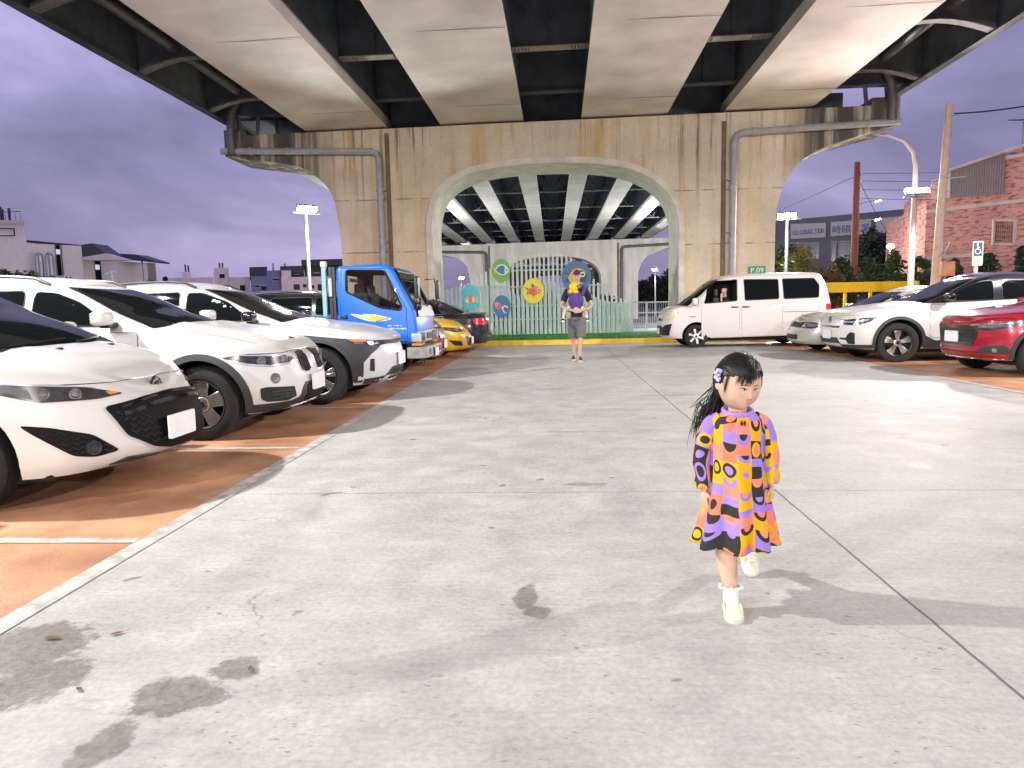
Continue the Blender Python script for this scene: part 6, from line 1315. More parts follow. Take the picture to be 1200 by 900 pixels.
b = MB(); sx_ = c.L/2-1.42; b.box((sx_, .35, 1.0), (.14, .42, .6)); b.box((sx_-.02, .35, 1.42), (.09, .24, .2)); b.build('seat', M_SEAT, r, bevel=.04)
b = MB(); cx = c.L/2-.86; b.tube([(cx+.06*math.cos(a), .35+.17*math.sin(a), 1.17+.16*math.cos(a)) for a in [2*PI*i/20 for i in range(21)]], .013, 6); b.build('steering_wheel', M_TRIM, r)
for sg in (1, -1):
    f = lambda a, z, sg=sg: c.S(a*sg, z); sd = c.sd
    patch_out(f, rnd([(.40, .76), (.60, .72), (sd(.28), .76), (sd(.36), .98), (sd(.18), .97), (.45, .86)], .03), 'headlight', mk('clear_lamp', (.62, .56, .36), rough=.12, coat=1, var=.2, scale=14), r, sg, off=.007, depth=.02, step=.07)
    patch_out(f, rnd([(sd(.36), .88), (sd(.45), .89), (sd(.45), .95), (sd(.37), .97)], .01), 'amber_lens', M_AMBER, r, sg, off=.009, depth=.01)
    patch_out(f, [(0, .33), (.55, .33), (sd(.16), .33), (sd(.24), .64), (sd(.08), .60), (.50, .54), (.3, .58), (0, .58)], 'bumper_grille', M_TRIM, r, sg, off=.006, depth=.02, step=.08)
    patch_out(lambda a, z, sg=sg: c.S((c.stab[-1]-a)*sg, z), rnd([(.60, .78), (.90, .78), (.90, 1.08), (.62, 1.08)], .03), 'tail_light', M_REDL, r, sg, off=.008, depth=.02)
    patch_out(f, [(sd(.66), .80), (sd(.84), .80), (sd(.84), .818), (sd(.66), .818)], 'nameplate', M_TRIM, r, sg, off=.004)
    patch_out(f, [(sd(2.78), .885), (sd(4.05), .885), (sd(4.05), .897), (sd(2.78), .897)], 'door_rail', M_SEAM, r, sg, off=.003)
patch_out(c.S, rnd([(-.42, .70), (.42, .70), (.42, .78), (-.42, .78)], .02), 'grille', M_GLOSSB, r, off=.006); b = MB(); b.ell(c.S(0, .74)+Vector((.02, 0, 0)), (.012, .07, .045), 16, 8); b.build('badge', M_CHROME, r, smooth=50)
plate(c, r, .43, .34, .16, 0, .02); seam(c, [(c.sd(2.72), .32), (c.sd(2.72), 1.06)], r)
mirror(c, r, .82, 1.20, M_PV, sides=(1, -1), y=.80, sz=(.09, .16, .18))
# ---------------------------------------------------------------- blue truck
TY = 11.42; T0 = Vector((-2.2, 12.27, 0)); truck = thing('flatbed_truck', 'blue flatbed truck with yellow swoosh on the cab door', 'truck', T0)
def tp(px, py, Y=TY): x, z = A(px, py, Y); return (x-T0.x, z)
hw = .85
prof = [(-1.27, .62), (-1.27, 1.83), (-1.22, 1.885), (-.55, 1.905), (-.40, 1.87), (-.32, 1.78), (-.03, 1.20), (.0, 1.12), (.03, .80), (.03, .62)]
b = MB(); b.prism(prof, -hw, hw, 'y'); cab = b.build('cab', [M_PBL, M_WELL], truck)
m_ = cab.modifiers.new('b', 'BEVEL'); m_.width = .055; m_.segments = 3; m_.limit_method = 'ANGLE'; m_.angle_limit = R(50); bpy.context.view_layer.update(); me = evaluated(cab, 'cab'); cab.modifiers.clear(); cab.data = me
dw = rnd([tp(405.5, 316.5), tp(450, 317), tp(470.8, 359), tp(469, 363.5), tp(444, 360), tp(405.5, 342)], .05)
ct = MB(); ct.prism(dw, -1.2, 1.2, 'y'); c1 = ct.build('cutter', [M_PBL, M_WELL])
ct = MB(); ct.prism(rnd([(-.74, 1.23), (.74, 1.23), (.69, 1.79), (-.69, 1.79)], .06), -.62, .5, 'x'); c2 = ct.build('cutter', [M_PBL, M_WELL])
ct = MB(); ct.prism(rnd([(-.45, 1.45), (.45, 1.45), (.45, 1.76), (-.45, 1.76)], .05), -1.5, -.9, 'x'); c3 = ct.build('cutter', [M_PBL, M_WELL])
ct = MB(); ct.box((-.68, 0, 1.42), (1.02, 1.52, .76)); c4_ = ct.build('cutter', [M_PBL, M_WELL])
for q in (c1, c2, c3, c4_): q.data.polygons.foreach_set('material_index', [1]*len(q.data.polygons))
boolean(cab, [c4_, c1, c2, c3]); cab.data.polygons.foreach_set('use_smooth', [True]*len(cab.data.polygons)); cab.data.set_sharp_from_angle(angle=R(35))
M_CLEAR = glass_mat('clear_glass')
for sg in (-1, 1):
    b = MB(); b.add([(p[0], sg*(hw-.02), p[1]) for p in dw], [tuple(range(len(dw)))]); b.build('door_window', M_CLEAR, truck)
    b = MB(); b.tube([(p[0], sg*(hw+.002), p[1]) for p in dw+dw[:1]], .016, 6); b.build('window_seal', M_TRIM, truck)
wsx = lambda z: -.03-(z-1.20)*.5; w4 = rnd([(-.74, 1.23), (.74, 1.23), (.69, 1.79), (-.69, 1.79)], .06)
b = MB(); b.add([(wsx(z)-.02, y, z) for y, z in w4], [tuple(range(len(w4)))]); b.build('windscreen', M_CLEAR, truck)
b = MB(); b.tube([(wsx(z)+.004, y, z) for y, z in w4+w4[:1]], .022, 6); b.build('windscreen_seal', M_TRIM, truck)
b = MB(); b.add([(-.355, -.72, 1.835), (-.355, .72, 1.835), (-.24, .70, 1.70), (-.24, -.70, 1.70), (-.39, -.72, 1.82), (-.39, .72, 1.82), (-.275, .7, 1.68), (-.275, -.7, 1.68)], [(0, 1, 2, 3), (7, 6, 5, 4), (0, 4, 5, 1), (2, 6, 7, 3)]); b.build('sun_visor', M_TRIM, truck)
b = MB(); b.add([(.0, -.70, 1.235), (.0, .70, 1.235), (.042, .78, 1.05), (.042, -.78, 1.05), (-.03, -.7, 1.235), (-.03, .7, 1.235), (0.0, .78, 1.05), (0.0, -.78, 1.05)], [(0, 1, 2, 3), (0, 4, 5, 1), (1, 5, 6, 2), (0, 3, 7, 4)]); b.build('wiper_panel', M_TRIM, truck)
for yy in (-.45, .15): b = MB(); b.tube([(.02, yy, 1.22), (-.04, yy+.25, 1.32), (-.10, yy+.5, 1.40)], .01, 5); b.build('wiper', M_TRIM, truck)
for yy in (-.42, .42): b = MB(); b.box((-1.0, yy, 1.22), (.14, .46, .5)); b.box((-1.02, yy, 1.52), (.1, .26, .18)); b.build('seat', M_SEAT, truck, bevel=.04)
b = MB(); b.box((-.25, 0, 1.12), (.3, 1.45, .16)); b.build('dashboard', M_TRIM, truck, bevel=.03)
b = MB(); b.tube([(-.48+.09*math.cos(a), -.42+.19*math.sin(a), 1.26+.09*math.sin(a*0)+.12*math.cos(a)) for a in [2*PI*i/20 for i in range(21)]], .014, 6); b.tube([(-.3, -.42, 1.1), (-.48, -.42, 1.26)], .02, 6); b.build('steering_wheel', M_TRIM, truck)
b = MB(); b.box((-.3, -.1, 1.24), (.07, .07, .09)); b.build('red_charm', M_REDL, truck, bevel=.01)
# door outline, handle, swoosh and small lettering strokes on the near side
def onside(pts, name, mat, parent, y=-hw-.003, th=.006, closed=True):
    q = [tp(*p) for p in pts]; b = MB(); b.prism(q, y, y+th, 'y'); return b.build(name, mat, parent)
b = MB(); dl = [tp(*p) for p in ((399.5, 314.5), (450, 314.5), (476, 362), (478, 400), (399.5, 400))]; b.tube([(p[0], -hw-.001, p[1]) for p in dl+dl[:1]], .005, 4); b.build('door_gap', M_SEAM, truck)
x, z = tp(403.5, 371.5); b = MB(); b.box((x, -hw-.012, z), (.10, .03, .055)); b.build('door_handle', M_TRIM, truck, bevel=.01)
onside([(410, 368), (417, 368.2), (424, 369.5), (430, 371.5), (424, 370), (426, 368.2), (440, 368.6), (452, 371.5), (459.5, 373.4), (452, 376), (441, 377), (431, 376), (422, 373.2), (416, 371)], 'swoosh_outline', M_WHITE, truck)
onside([(411.5, 368.5), (417, 368.9), (424, 370.4), (431, 372.6), (437, 372.5), (428, 369), (440, 369.3), (452, 372), (457.5, 373.4), (451, 375.3), (441, 376.2), (432, 375.2), (423, 372.5)], 'swoosh', M_YEL, truck, y=-hw-.009)
b = MB()
for i in range(7): x, z = tp(441.5+2.1*i, 376.3-.55*i); b.box((x, -hw-.012, z), (.016, .006, .02))
b.build('swoosh_marks', M_SBLUE, truck)
b = MB(); rq = random.Random(5)
for y0, x0, x1, h_ in ((381.6, 454.5, 470, .018), (385.2, 455, 477, .026)):
    x = x0
    while x < x1:
        w_ = rq.uniform(.6, 1.5); X_, z = tp(x+w_/2, y0); 
        if rq.random() < .85: b.box((X_, -hw-.004, z), (w_*.0105, .006, h_*rq.uniform(.5, 1.1)))
        x += w_+.55
b.build('lettering', M_WHITE, truck)
# nose: grille band, lamps, bumper
M_GREYM = mk('worn_grey_metal', (.36, .36, .35), rough=.45, metal=.4, var=.25, scale=7)
b = MB(); b.box((-.02, 0, .72), (.13, 1.66, .20)); b.build('grille_band', M_GREYM, truck, bevel=.02)
for sg in (-1, 1):
    b = MB(); b.box((.035, sg*.58, .72), (.07, .40, .15)); o = b.build('headlight', M_LENS, truck, bevel=.02); b = MB(); b.box((.0, sg*.83, .72), (.16, .07, .14)); b.build('corner_lamp', M_REFL, o, bevel=.02)
    b = MB(); b.box((.0, sg*.66, .605), (.15, .40, .035)); b.build('amber_strip', M_AMBER, truck, bevel=.008)
b = MB(); b.box((.05, .1, .72), (.03, .42, .10)); b.build('grille', M_TRIM, truck, bevel=.01)
bp_ = MB(); bp_.prism(rnd([(-.16, -.88), (.10, -.88), (.16, -.70), (.16, .70), (.10, .88), (-.16, .88)], .04), .38, .565, 'z'); o = bp_.build('bumper', M_GREYM, truck, bevel=.015)
for yy in (-.50, .50): b = MB(); b.box((.165, yy, .475), (.02, .15, .09)); b.build('fog_lamp', M_LENS, o, bevel=.01)
for yy in (-.16, .30): b = MB(); b.box((.165, yy, .46), (.02, .05, .12)); b.build('tow_slot', M_WELL, o)
b = MB(); b.box((.18, .08, .44), (.014, .32, .14)); b.build('number_plate', M_PLATE, truck)
b = MB(); b.tube([(.0, -.2, .38), (.02, -.25, .26), (.0, -.30, .22), (-.02, -.36, .26), (0, -.4, .38)], .01, 5); b.build('hanging_strap', M_TRIM, truck)
for sg, dx in ((-1, 0), (1, 0)):
    b = MB(); b.tube([(-.12, sg*.80, 1.70), (.02, sg*1.0, 1.72), (.06, sg*1.02, 1.30), (-.02, sg*.84, 1.18)], .012, 6); o = b.build('mirror_arm', M_TRIM, truck); b = MB(); b.box((.07, sg*1.02, 1.52), (.07, .20, .34)); b.build('mirror', M_TRIM, o, bevel=.025); b = MB(); b.ell((.08, sg*.95, 1.22), (.05, .08, .07), 12, 8); b.build('round_mirror', M_TRIM, o, smooth=50)
# bed
b = MB(); b.box((-2.95, 0, .72), (3.1, 1.66, .10)); b.box((-2.95, 0, .55), (3.3, .7, .18)); b.build('load_bed', M_TRIM, truck, bevel=.01)
for sg in (-1, 1): b = MB(); b.box((-2.95, sg*.84, .92), (3.1, .04, .32)); b.build('side_board', M_PBL, truck, bevel=.008)
b = MB(); b.box((-4.5, 0, .92), (.04, 1.66, .32)); b.build('tail_board', M_PBL, truck, bevel=.008)
x, z = tp(378.5, 312); b = MB(); b.box((x, -.82, (z+.75)/2), (.07, .07, z-.75)); o = b.build('stake_post', mk('pale_blue_paint', (.22, .42, .62), rough=.5, var=.2), truck, bevel=.01); b = MB(); b.box((x, -.82, z+.03), (.09, .09, .09)); b.build('post_cap', mk('pale_wrap', (.6, .52, .4), rough=.8), o, bevel=.01)
b = MB(); x2, _ = tp(388, 330)
for px_ in (385.5, 389.5): x_, z = tp(px_, 313); b.box((x_, -.80, (z+.8)/2), (.045, .05, z-.8))
for zz in (1.0, 1.35, 1.7): b.box((x2, 0, zz), (.05, 1.64, .05))
b.build('headboard_frame', M_TRIM, truck)
b = MB(); b.box((x2-.02, -.84, 1.55), (.06, .04, .3)); b.build('folded_lamp', M_GREYM, truck, bevel=.01)
for x in (-.72, -3.7):
    for sg in (-1, 1): wheel(truck, x, sg*.72, .33, .2, .21, (6, .04, .05, 0), (M_GREYM, M_DALLOY), 0, sg)
# ---------------------------------------------------------------- people
def skin_mat(name, col):
    m = mk(name, col, rough=.62, var=.09, scale=22, spec=.25, bump=.06, bscale=260); B = m.node_tree.nodes['Principled BSDF']; B.inputs['Subsurface Weight'].default_value = .06; B.inputs['Subsurface Radius'].default_value = (.012, .005, .003); return m
M_SKIN = skin_mat('child_skin', (.60, .39, .285)); M_SKINM = skin_mat('man_skin', (.52, .33, .24)); M_HAIR = mk('black_hair', (.010, .009, .009), rough=.5, var=.3, scale=40, spec=.35)
M_LIP = mk('lip', (.50, .20, .18), rough=.4); M_EYEW = mk('eye_white', (.70, .68, .66), rough=.2, var=.02); M_IRIS = mk('iris', (.012, .008, .006), rough=.1); M_BROW = mk('brow', (.05, .035, .03), rough=.8)
M_CREAM = mk('cream_leather', (.70, .68, .56), rough=.55, var=.06, scale=20, bump=.1); M_SOCK = mk('white_sock', (.76, .77, .72), rough=.9, var=.05, scale=60, bump=.3); M_SOLE = mk('cream_sole', (.62, .60, .52), rough=.7)
def dress_mat():
    m = bpy.data.materials.new('patchwork_print'); N, L, B = nodes(m); B.inputs['Roughness'].default_value = .85; B.inputs['Specular IOR Level'].default_value = .2
    uv = N.new('ShaderNodeUVMap'); uv.uv_map = 'UVMap'
    def vm(op, a, b=None):
        x = N.new('ShaderNodeVectorMath'); x.operation = op; L.new(a, x.inputs[0])
        if b is not None:
            if isinstance(b, tuple): x.inputs[1].default_value = b
            else: L.new(b, x.inputs[1])
        return x.outputs['Value'] if op in ('LENGTH',) else x.outputs[0]
    def mm(op, a, b=0.):
        x = N.new('ShaderNodeMath'); x.operation = op
        for i, v in enumerate((a, b)):
            if isinstance(v, (int, float)): x.inputs[i].default_value = v
            else: L.new(v, x.inputs[i])
        return x.outputs[0]
    wz = N.new('ShaderNodeTexNoise'); wz.inputs['Scale'].default_value = 7; wz.inputs['Detail'].default_value = 1; L.new(uv.outputs[0], wz.inputs['Vector'])
    wv = vm('MULTIPLY', vm('SUBTRACT', wz.outputs['Color'], (.5, .5, .5)), (.05, .05, 0)); wadd = vm('ADD', uv.outputs[0], wv)
    sp = N.new('ShaderNodeSeparateXYZ'); L.new(wadd, sp.inputs[0])
    cw, ch = .060, .070
    row0 = mm('FLOOR', mm('DIVIDE', sp.outputs[0], cw)); 
    wn0 = N.new('ShaderNodeTexWhiteNoise'); wn0.noise_dimensions = '1D'; L.new(row0, wn0.inputs['W'])
    v_ = mm('ADD', mm('DIVIDE', sp.outputs[1], ch), mm('MULTIPLY', wn0.outputs['Value'], 3.7)); u_ = mm('DIVIDE', sp.outputs[0], cw)
    fu = mm('SUBTRACT', mm('FRACT', u_), .5); fv = mm('SUBTRACT', mm('FRACT', v_), .5)
    cb = N.new('ShaderNodeCombineXYZ'); L.new(row0, cb.inputs[0]); L.new(mm('FLOOR', v_), cb.inputs[1]); wn = N.new('ShaderNodeTexWhiteNoise'); wn.noise_dimensions = '3D'; L.new(cb.outputs[0], wn.inputs['Vector']); s3 = N.new('ShaderNodeSeparateXYZ'); L.new(wn.outputs['Color'], s3.inputs[0])
    cb2 = N.new('ShaderNodeCombineXYZ'); L.new(row0, cb2.inputs[0]); L.new(mm('FLOOR', v_), cb2.inputs[1]); cb2.inputs[2].default_value = 7; w2 = N.new('ShaderNodeTexWhiteNoise'); w2.noise_dimensions = '3D'; L.new(cb2.outputs[0], w2.inputs['Vector']); s4 = N.new('ShaderNodeSeparateXYZ'); L.new(w2.outputs['Color'], s4.inputs[0])
    cols = [(.03, .031, .026), (.70, .38, .012), (.78, .20, .12), (.29, .19, .60), (.76, .24, .17), (.32, .21, .62), (.66, .36, .02), (.03, .031, .026)]
    def pick(x):
        r = N.new('ShaderNodeValToRGB'); r.color_ramp.interpolation = 'CONSTANT'; e = r.color_ramp.elements
        e[0].position = 0; e[0].color = c4(cols[0]); e[1].position = 1/8; e[1].color = c4(cols[1])
        for i in range(2, 8): q = e.new(i/8); q.color = c4(cols[i])
        L.new(x, r.inputs[0]); return r.outputs[0]
    base, c2, c3 = pick(s3.outputs[0]), pick(s3.outputs[1]), pick(s4.outputs[0])
    d0 = mm('SQRT', mm('ADD', mm('MULTIPLY', fu, fu), mm('MULTIPLY', fv, fv))); fb = mm('ADD', fv, .5); d1 = mm('SQRT', mm('ADD', mm('MULTIPLY', fu, fu), mm('MULTIPLY', fb, fb)))
    isc = mm('LESS_THAN', s3.outputs[2], .42); isa = mm('MULTIPLY', mm('GREATER_THAN', s3.outputs[2], .42), mm('LESS_THAN', s3.outputs[2], .75)); ish = mm('GREATER_THAN', s3.outputs[2], .75)
    big = mm('ADD', mm('ADD', mm('MULTIPLY', isc, mm('LESS_THAN', d0, .44)), mm('MULTIPLY', isa, mm('LESS_THAN', d1, .48))), mm('MULTIPLY', ish, mm('LESS_THAN', fv, -.08)))
    sml = mm('ADD', mm('MULTIPLY', isc, mm('LESS_THAN', d0, .27)), mm('MULTIPLY', isa, mm('LESS_THAN', d1, .27)))
    def mix(a, b, f):
        x = N.new('ShaderNodeMix'); x.data_type = 'RGBA'; L.new(f, x.inputs[0]); L.new(a, x.inputs[6]); L.new(b, x.inputs[7]); return x.outputs[2]
    L.new(mix(mix(base, c2, big), c3, sml), B.inputs['Base Color'])
    tc = N.new('ShaderNodeTexCoord'); nz = N.new('ShaderNodeTexNoise'); nz.inputs['Scale'].default_value = 1; nz.inputs['Detail'].default_value = 4; mq = N.new('ShaderNodeMapping'); mq.inputs['Scale'].default_value = (26, 26, 7); L.new(tc.outputs['Object'], mq.inputs[0]); L.new(mq.outputs[0], nz.inputs[0]); bp = N.new('ShaderNodeBump'); bp.inputs['Strength'].default_value = .6; bp.inputs['Distance'].default_value = .012; L.new(nz.outputs[0], bp.inputs['Height']); L.new(bp.outputs[0], B.inputs['Normal'])
    return m
def loft_uv(rings, name, mat, parent, u0=0., thick=.004, vs=1.):
    """rings of points (closed, first = last) with UVs in metres"""
    b = MB(); n = len(rings[0]); b.grid(rings); o = b.build(name, mat, parent, weld=0, recalc=True); me = o.data
    L0 = []; z = 0
    uvs = []
    mean = sum(sum((Vector(r[i+1])-Vector(r[i])).length for i in range(n-1)) for r in rings)/len(rings)
    for j, r in enumerate(rings):
        if j: z += sum((Vector(r[i])-Vector(rings[j-1][i])).length for i in range(n))/n
        for i in range(n): uvs.append((u0+mean*i/(n-1), z*vs))
    ul = me.uv_layers.new(name='UVMap')
    for lp_ in me.loops: ul.data[lp_.index].uv = uvs[lp_.vertex_index]
    me.polygons.foreach_set('use_smooth', [True]*len(me.polygons))
    s = o.modifiers.new('solid', 'SOLIDIFY'); s.thickness = thick; s.offset = -1; return o
def hand(b, wrist, d, side, palm_n, L_=.085):
    """palm, four bent fingers and a thumb; d = direction the fingers hang, side = towards the thumb, palm_n = out of the palm"""
    w = Vector(wrist); d = Vector(d).normalized(); s = (Vector(side)-d*Vector(side).dot(d)).normalized(); n = d.cross(s); n = n if n.dot(Vector(palm_n)) > 0 else -n; k = L_/.085
    M = Matrix((s, n, d)).transposed(); b.ell(w+d*.026*k, (.019*k, .0105*k, .030*k), 12, 10, M=M)
    for i, (o, ln) in enumerate(((.0145, .036), (.0050, .041), (-.0048, .038), (-.0138, .030))):
        p0 = w+d*.044*k+s*o*k; p1 = p0+(d+n*.18+s*o*4).normalized()*ln*.45*k; p2 = p1+(d+n*.55).normalized()*ln*.33*k; p3 = p2+(d*.7+n*.8).normalized()*ln*.28*k
        b.tube([p0-d*.012*k, p0, p1, p2, p3], [.0052*k, .0055*k, .0052*k, .0047*k, .0036*k], 7)
    t0 = w+d*.012*k+s*.012*k; b.tube([t0, t0+(s*.8+d*.7+n*.3).normalized()*.022*k, t0+(s*.45+d+n*.5).normalized()*.042*k], [.0068*k, .0062*k, .0045*k], 7)
def head_fn(a, bb, c, child=True):
    def g(n, c0, s): c0 = Vector(c0).normalized(); return math.exp(-((n-c0).length/s)**2)
    def f(n):
        x, y, z = n; p = Vector((a*x, bb*y, c*z)); t = max(0, -z)
        p.x *= 1-(.22 if child else .25)*t**1.6
        if y > 0: p.y *= 1-.38*t
        else: p.y *= 1+.03*t
        k = c/.105; o = 0
        o += k*.0060*(g(n, (.55, -.75, -.38), .34)+g(n, (-.55, -.75, -.38), .34))
        o -= k*.0055*(g(n, (.36, -.9, .02), .17)+g(n, (-.36, -.9, .02), .17))
        o += k*(.0135 if child else .02)*g(n, (0, -1, -.24), .115)+k*.006*g(n, (0, -1, -.08), .10)+k*.0045*(g(n, (.10, -1, -.27), .08)+g(n, (-.10, -1, -.27), .08))
        o += k*.0055*g(n, (0, -.93, -.50), .17)-k*.003*g(n, (0, -.9, -.62), .07)+k*.007*g(n, (0, -.8, -.80), .22)+k*.004*g(n, (0, -.9, .42), .4)
        return p+n*o
    return f
# ---- the girl
girl = thing('person', 'little girl in a colourful patchwork print dress walking toward the camera', 'person', (.725, 2.86, 0))
HC = Vector((-.002, -.01, .881)); HM = Matrix.Rotation(R(17), 3, 'Z') @ Matrix.Rotation(R(13), 3, 'X') @ Matrix.Rotation(R(3), 3, 'Y'); hf = head_fn(.083, .092, .108)
def hp(n, lift=0.):
    n = Vector(n).normalized(); p = hf(n); return HC+HM @ (p+n*lift)
b = MB(); b.ell(HC, None, 72, 56, M=HM, fn=hf)
for s in (-1, 1):     # ears
    e = hp((s*.99, .12, -.10), -.002); b.ell(e, (.0075, .016, .024), 12, 10, M=HM @ Matrix.Rotation(R(-18*s), 3, 'Z'))
b.tube([(0, .012, .70), (0, .008, .76), (-.001, .0, .83)], [.045, .036, .036], 14)
b.tube([(0, .005, .42), (0, .005, .50), (0, .005, .60), (0, .01, .70), (0, .012, .745)], [.088, .085, .078, .075, .05], 16, flat=.75)
for s, el, wr in ((-1, (-.135, .02, .585), (-.133, -.015, .452)), (1, (.132, .02, .59), (.134, -.01, .470))):
    b.tube([(s*.075, .01, .715), (s*.108, .012, .69), el, wr], [.034, .032, .026, .0165], 12); b.ell((s*.09, .012, .705), (.036, .034, .034), 12, 10)
    hand(b, wr, (s*-.02, -.18, -1), (-s*.35, -1, 0), (-s, -.2, 0), .088)
# right leg forward (image left), left leg back with the heel up
b.tube([(-.042, .0, .44), (-.050, -.035, .33), (-.058, -.062, .235), (-.053, -.085, .17), (-.050, -.125, .07), (-.052, -.14, .04)], [.062, .050, .040, .0385, .027, .026], 14)
b.tube([(.042, .01, .44), (.06, .03, .34), (.078, .05, .245), (.095, .15, .19), (.112, .262, .125), (.114, .275, .10)], [.062, .050, .039, .036, .026, .025], 14)
body = remesh(b, 'body', M_SKIN, girl, .0030, 3)
# face pieces
def on_face(u, v, lift): return hp((u, -1, v), lift)
for s in (-1, 1):
    cx = .335*s; b = MB(); row = []
    cen = on_face(cx, .0, .0); rt_ = (on_face(cx+.1, 0, 0)-on_face(cx-.1, 0, 0)).normalized(); nn = HM @ Vector((cx*.6, -1, 0)).normalized(); up = nn.cross(rt_); up = up if up.z > 0 else -up
    def ep(u, v, l): q = on_face(cx+u/.085, v/.085-.01, 0); return q+nn*l
    up_ = [(-.0135, -.0010), (-.008, .0026), (-.002, .0036), (.005, .0030), (.0135, .0002)]; lo_ = [(.0135, .0002), (.006, -.0026), (-.001, -.0031), (-.008, -.0026)]
    sp = smooth_poly(up_+lo_+[up_[0]], 4)[:-1]; b.add([ep(u, v, .0016) for u, v in sp], [tuple(range(len(sp)))]); eye = b.build('eye', M_EYEW, girl)
    b = MB(); ir = [(.0014*0+.0062*math.cos(a)-.0003, max(-.0030, min(.0034, .0062*math.sin(a)))) for a in [2*PI*i/20 for i in range(20)]]; b.add([ep(u, v, .0022) for u, v in ir], [tuple(range(20))]); b.build('iris', M_IRIS, eye)
    b = MB(); b.tube([ep(u, v+.0004, .0022) for u, v in smooth_poly(up_, 3)], [.0009]+[.0016]*11+[.0016], 5); b.build('eyelashes', M_IRIS, eye)
    b = MB(); b.tube([ep(u*1.02, v+.0042, .0004) for u, v in smooth_poly(up_, 3)], .0006, 5); b.build('eyelid_crease', mk('lid', (.42, .25, .18), rough=.6), eye)
    b = MB(); b.tube([ep(u, v, .0008) for u, v in smooth_poly([(-.016*s*-1 if False else -.015, .0125), (-.004, .0155), (.008, .0150), (.016, .0125)], 3)], [.0006, .0012, .0015, .0016, .0016, .0016, .0015, .0013, .0010, .0006], 5); b.build('eyebrow', M_BROW, girl)
b = MB()
for v0, v1, v2, r_ in ((-.462, -.452, -.466, .0030), (-.500, -.505, -.498, .0036)):
    b.tube([on_face(-.155, -.485, -.0005), on_face(-.07, v0-.004, .0008), on_face(0, v1-.010, .0012), on_face(.07, v0-.004, .0008), on_face(.155, -.485, -.0005)], [.0008, r_*.8, r_, r_*.8, .0008], 8)
b.build('lips', M_LIP, girl, smooth=60)
b = MB()
for s in (-1, 1): b.ell(on_face(.062*s, -.325, .0002), (.0026, .0016, .0014), 8, 6, M=HM)
b.build('nostrils', mk('nostril', (.25, .11, .08), rough=.8), girl, smooth=60)
# hair: cap, combed strands, fringe and a loose tail
rh = random.Random(8)
def scalp_ok(n):
    x, y, z = n
    if y < -.25: return z > .46+.16*(x+.3) if y < -.6 else z > .42-.3*(y+.6)-.05
    if y < .1: return z > .10-.55*(y+.25)*1.2
    return z > -.62
b = MB()
def capfn(n):
    p = hf(n); ok = scalp_ok(n); return p+n*(.0085 if ok else -.012)
b.ell(HC, None, 64, 48, M=HM, fn=capfn); hair = b.build('hair', M_HAIR, girl, smooth=60)
def slerp(a, c, t):
    a, c = a.normalized(), c.normalized(); w = math.acos(max(-1, min(1, a.dot(c)))); return (a*math.sin((1-t)*w)+c*math.sin(t*w))/max(1e-6, math.sin(w)) if w > 1e-4 else a
b = MB(); G_ = Vector((-.30, .80, -.50)); n_ = 0
while n_ < 750:
    n = Vector((rh.gauss(0, 1), rh.gauss(0, 1), rh.gauss(.4, 1))).normalized()
    if not scalp_ok(n): continue
    n_ += 1; e_ = (G_+Vector((rh.gauss(0, .22), rh.gauss(0, .1), rh.gauss(0, .28)))).normalized(); lf = rh.uniform(.006, .0125); tmax = rh.uniform(.55, 1)
    sx_ = 1 if n.x > .05 else -1; via = (n*.45+Vector((sx_*.55, .62, .42))).normalized(); e_ = Vector((e_.x if sx_ < 0 else e_.x*.3+.25, e_.y, e_.z))
    b.tube([hp(slerp(slerp(n, via, tmax*i/8), slerp(via, e_, tmax*i/8), tmax*i/8), lf*(.6+.5*math.sin(PI*i/8))) for i in range(9)], [.0004]+[rh.uniform(.0009, .0017)]*7+[.0005], 4, caps=False)
for i in range(170):      # fringe swept to one side
    x0 = rh.gauss(.10, .10); st = Vector((x0, -.42+rh.gauss(0, .06), .9)).normalized(); t_ = rh.random(); ex = -.62+1.18*t_; ez = (.20 if t_ < .4 else .20+.55*(t_-.4))+rh.gauss(0, .07); en = Vector((ex, -.82+.25*abs(ex), ez)).normalized(); lf = rh.uniform(.004, .011)
    b.tube([hp(slerp(st, en, i_/8), lf*(1-.75*(i_/8)**2)+.001) for i_ in range(9)], [.0006]+[rh.uniform(.0008, .0014)]*5+[.0009, .0006, .0003], 4, caps=False)
for s in (-1, 1):         # wisps before the ears
    for i in range(16):
        st = Vector((s*.55, -.35, .72)).normalized(); en = Vector((s*(.93+rh.gauss(0, .02)), -.36+rh.gauss(0, .06), -.16+rh.gauss(0, .13))).normalized(); b.tube([hp(slerp(st, en, j/7), .004) for j in range(8)], [.0009]*6+[.0006, .0002], 4, caps=False)
root_ = hp(G_, .004)
for i in range(190):      # loose tail blowing to the side
    q = Vector((rh.gauss(0, .024), rh.gauss(0, .016), rh.gauss(0, .024))); p0 = hp((-.45+rh.gauss(0, .3), .85, -.2+rh.gauss(0, .35)), .003); ln = rh.uniform(.75, 1.08); sw = rh.gauss(0, .012)
    p1 = root_+q*.8+Vector((-.025, .0, -.05)); p2 = Vector((-.108, .045, .745))+q+Vector((sw, 0, 0)); p3 = Vector((-.128+sw*1.5, .045, .745-.095*ln))+q*.7
    b.tube([Vector(p) for p in smooth_poly([tuple(p0), tuple(p1), tuple(p2), tuple(p3)], 5)], [.0012]*11+[.0010, .0008, .0006, .0004, .0002], 4, caps=False)
for i in range(14):       # flyaways
    a = rh.uniform(-.6, .4); p0 = hp((a*.5, -.1+rh.gauss(0, .2), 1), .01); b.tube([p0, p0+Vector((a*.03, rh.gauss(0, .01), .012)), p0+Vector((a*.07-.01, rh.gauss(0, .02), .012+rh.gauss(0, .006)))], [.0006, .0005, .0002], 4, caps=False)
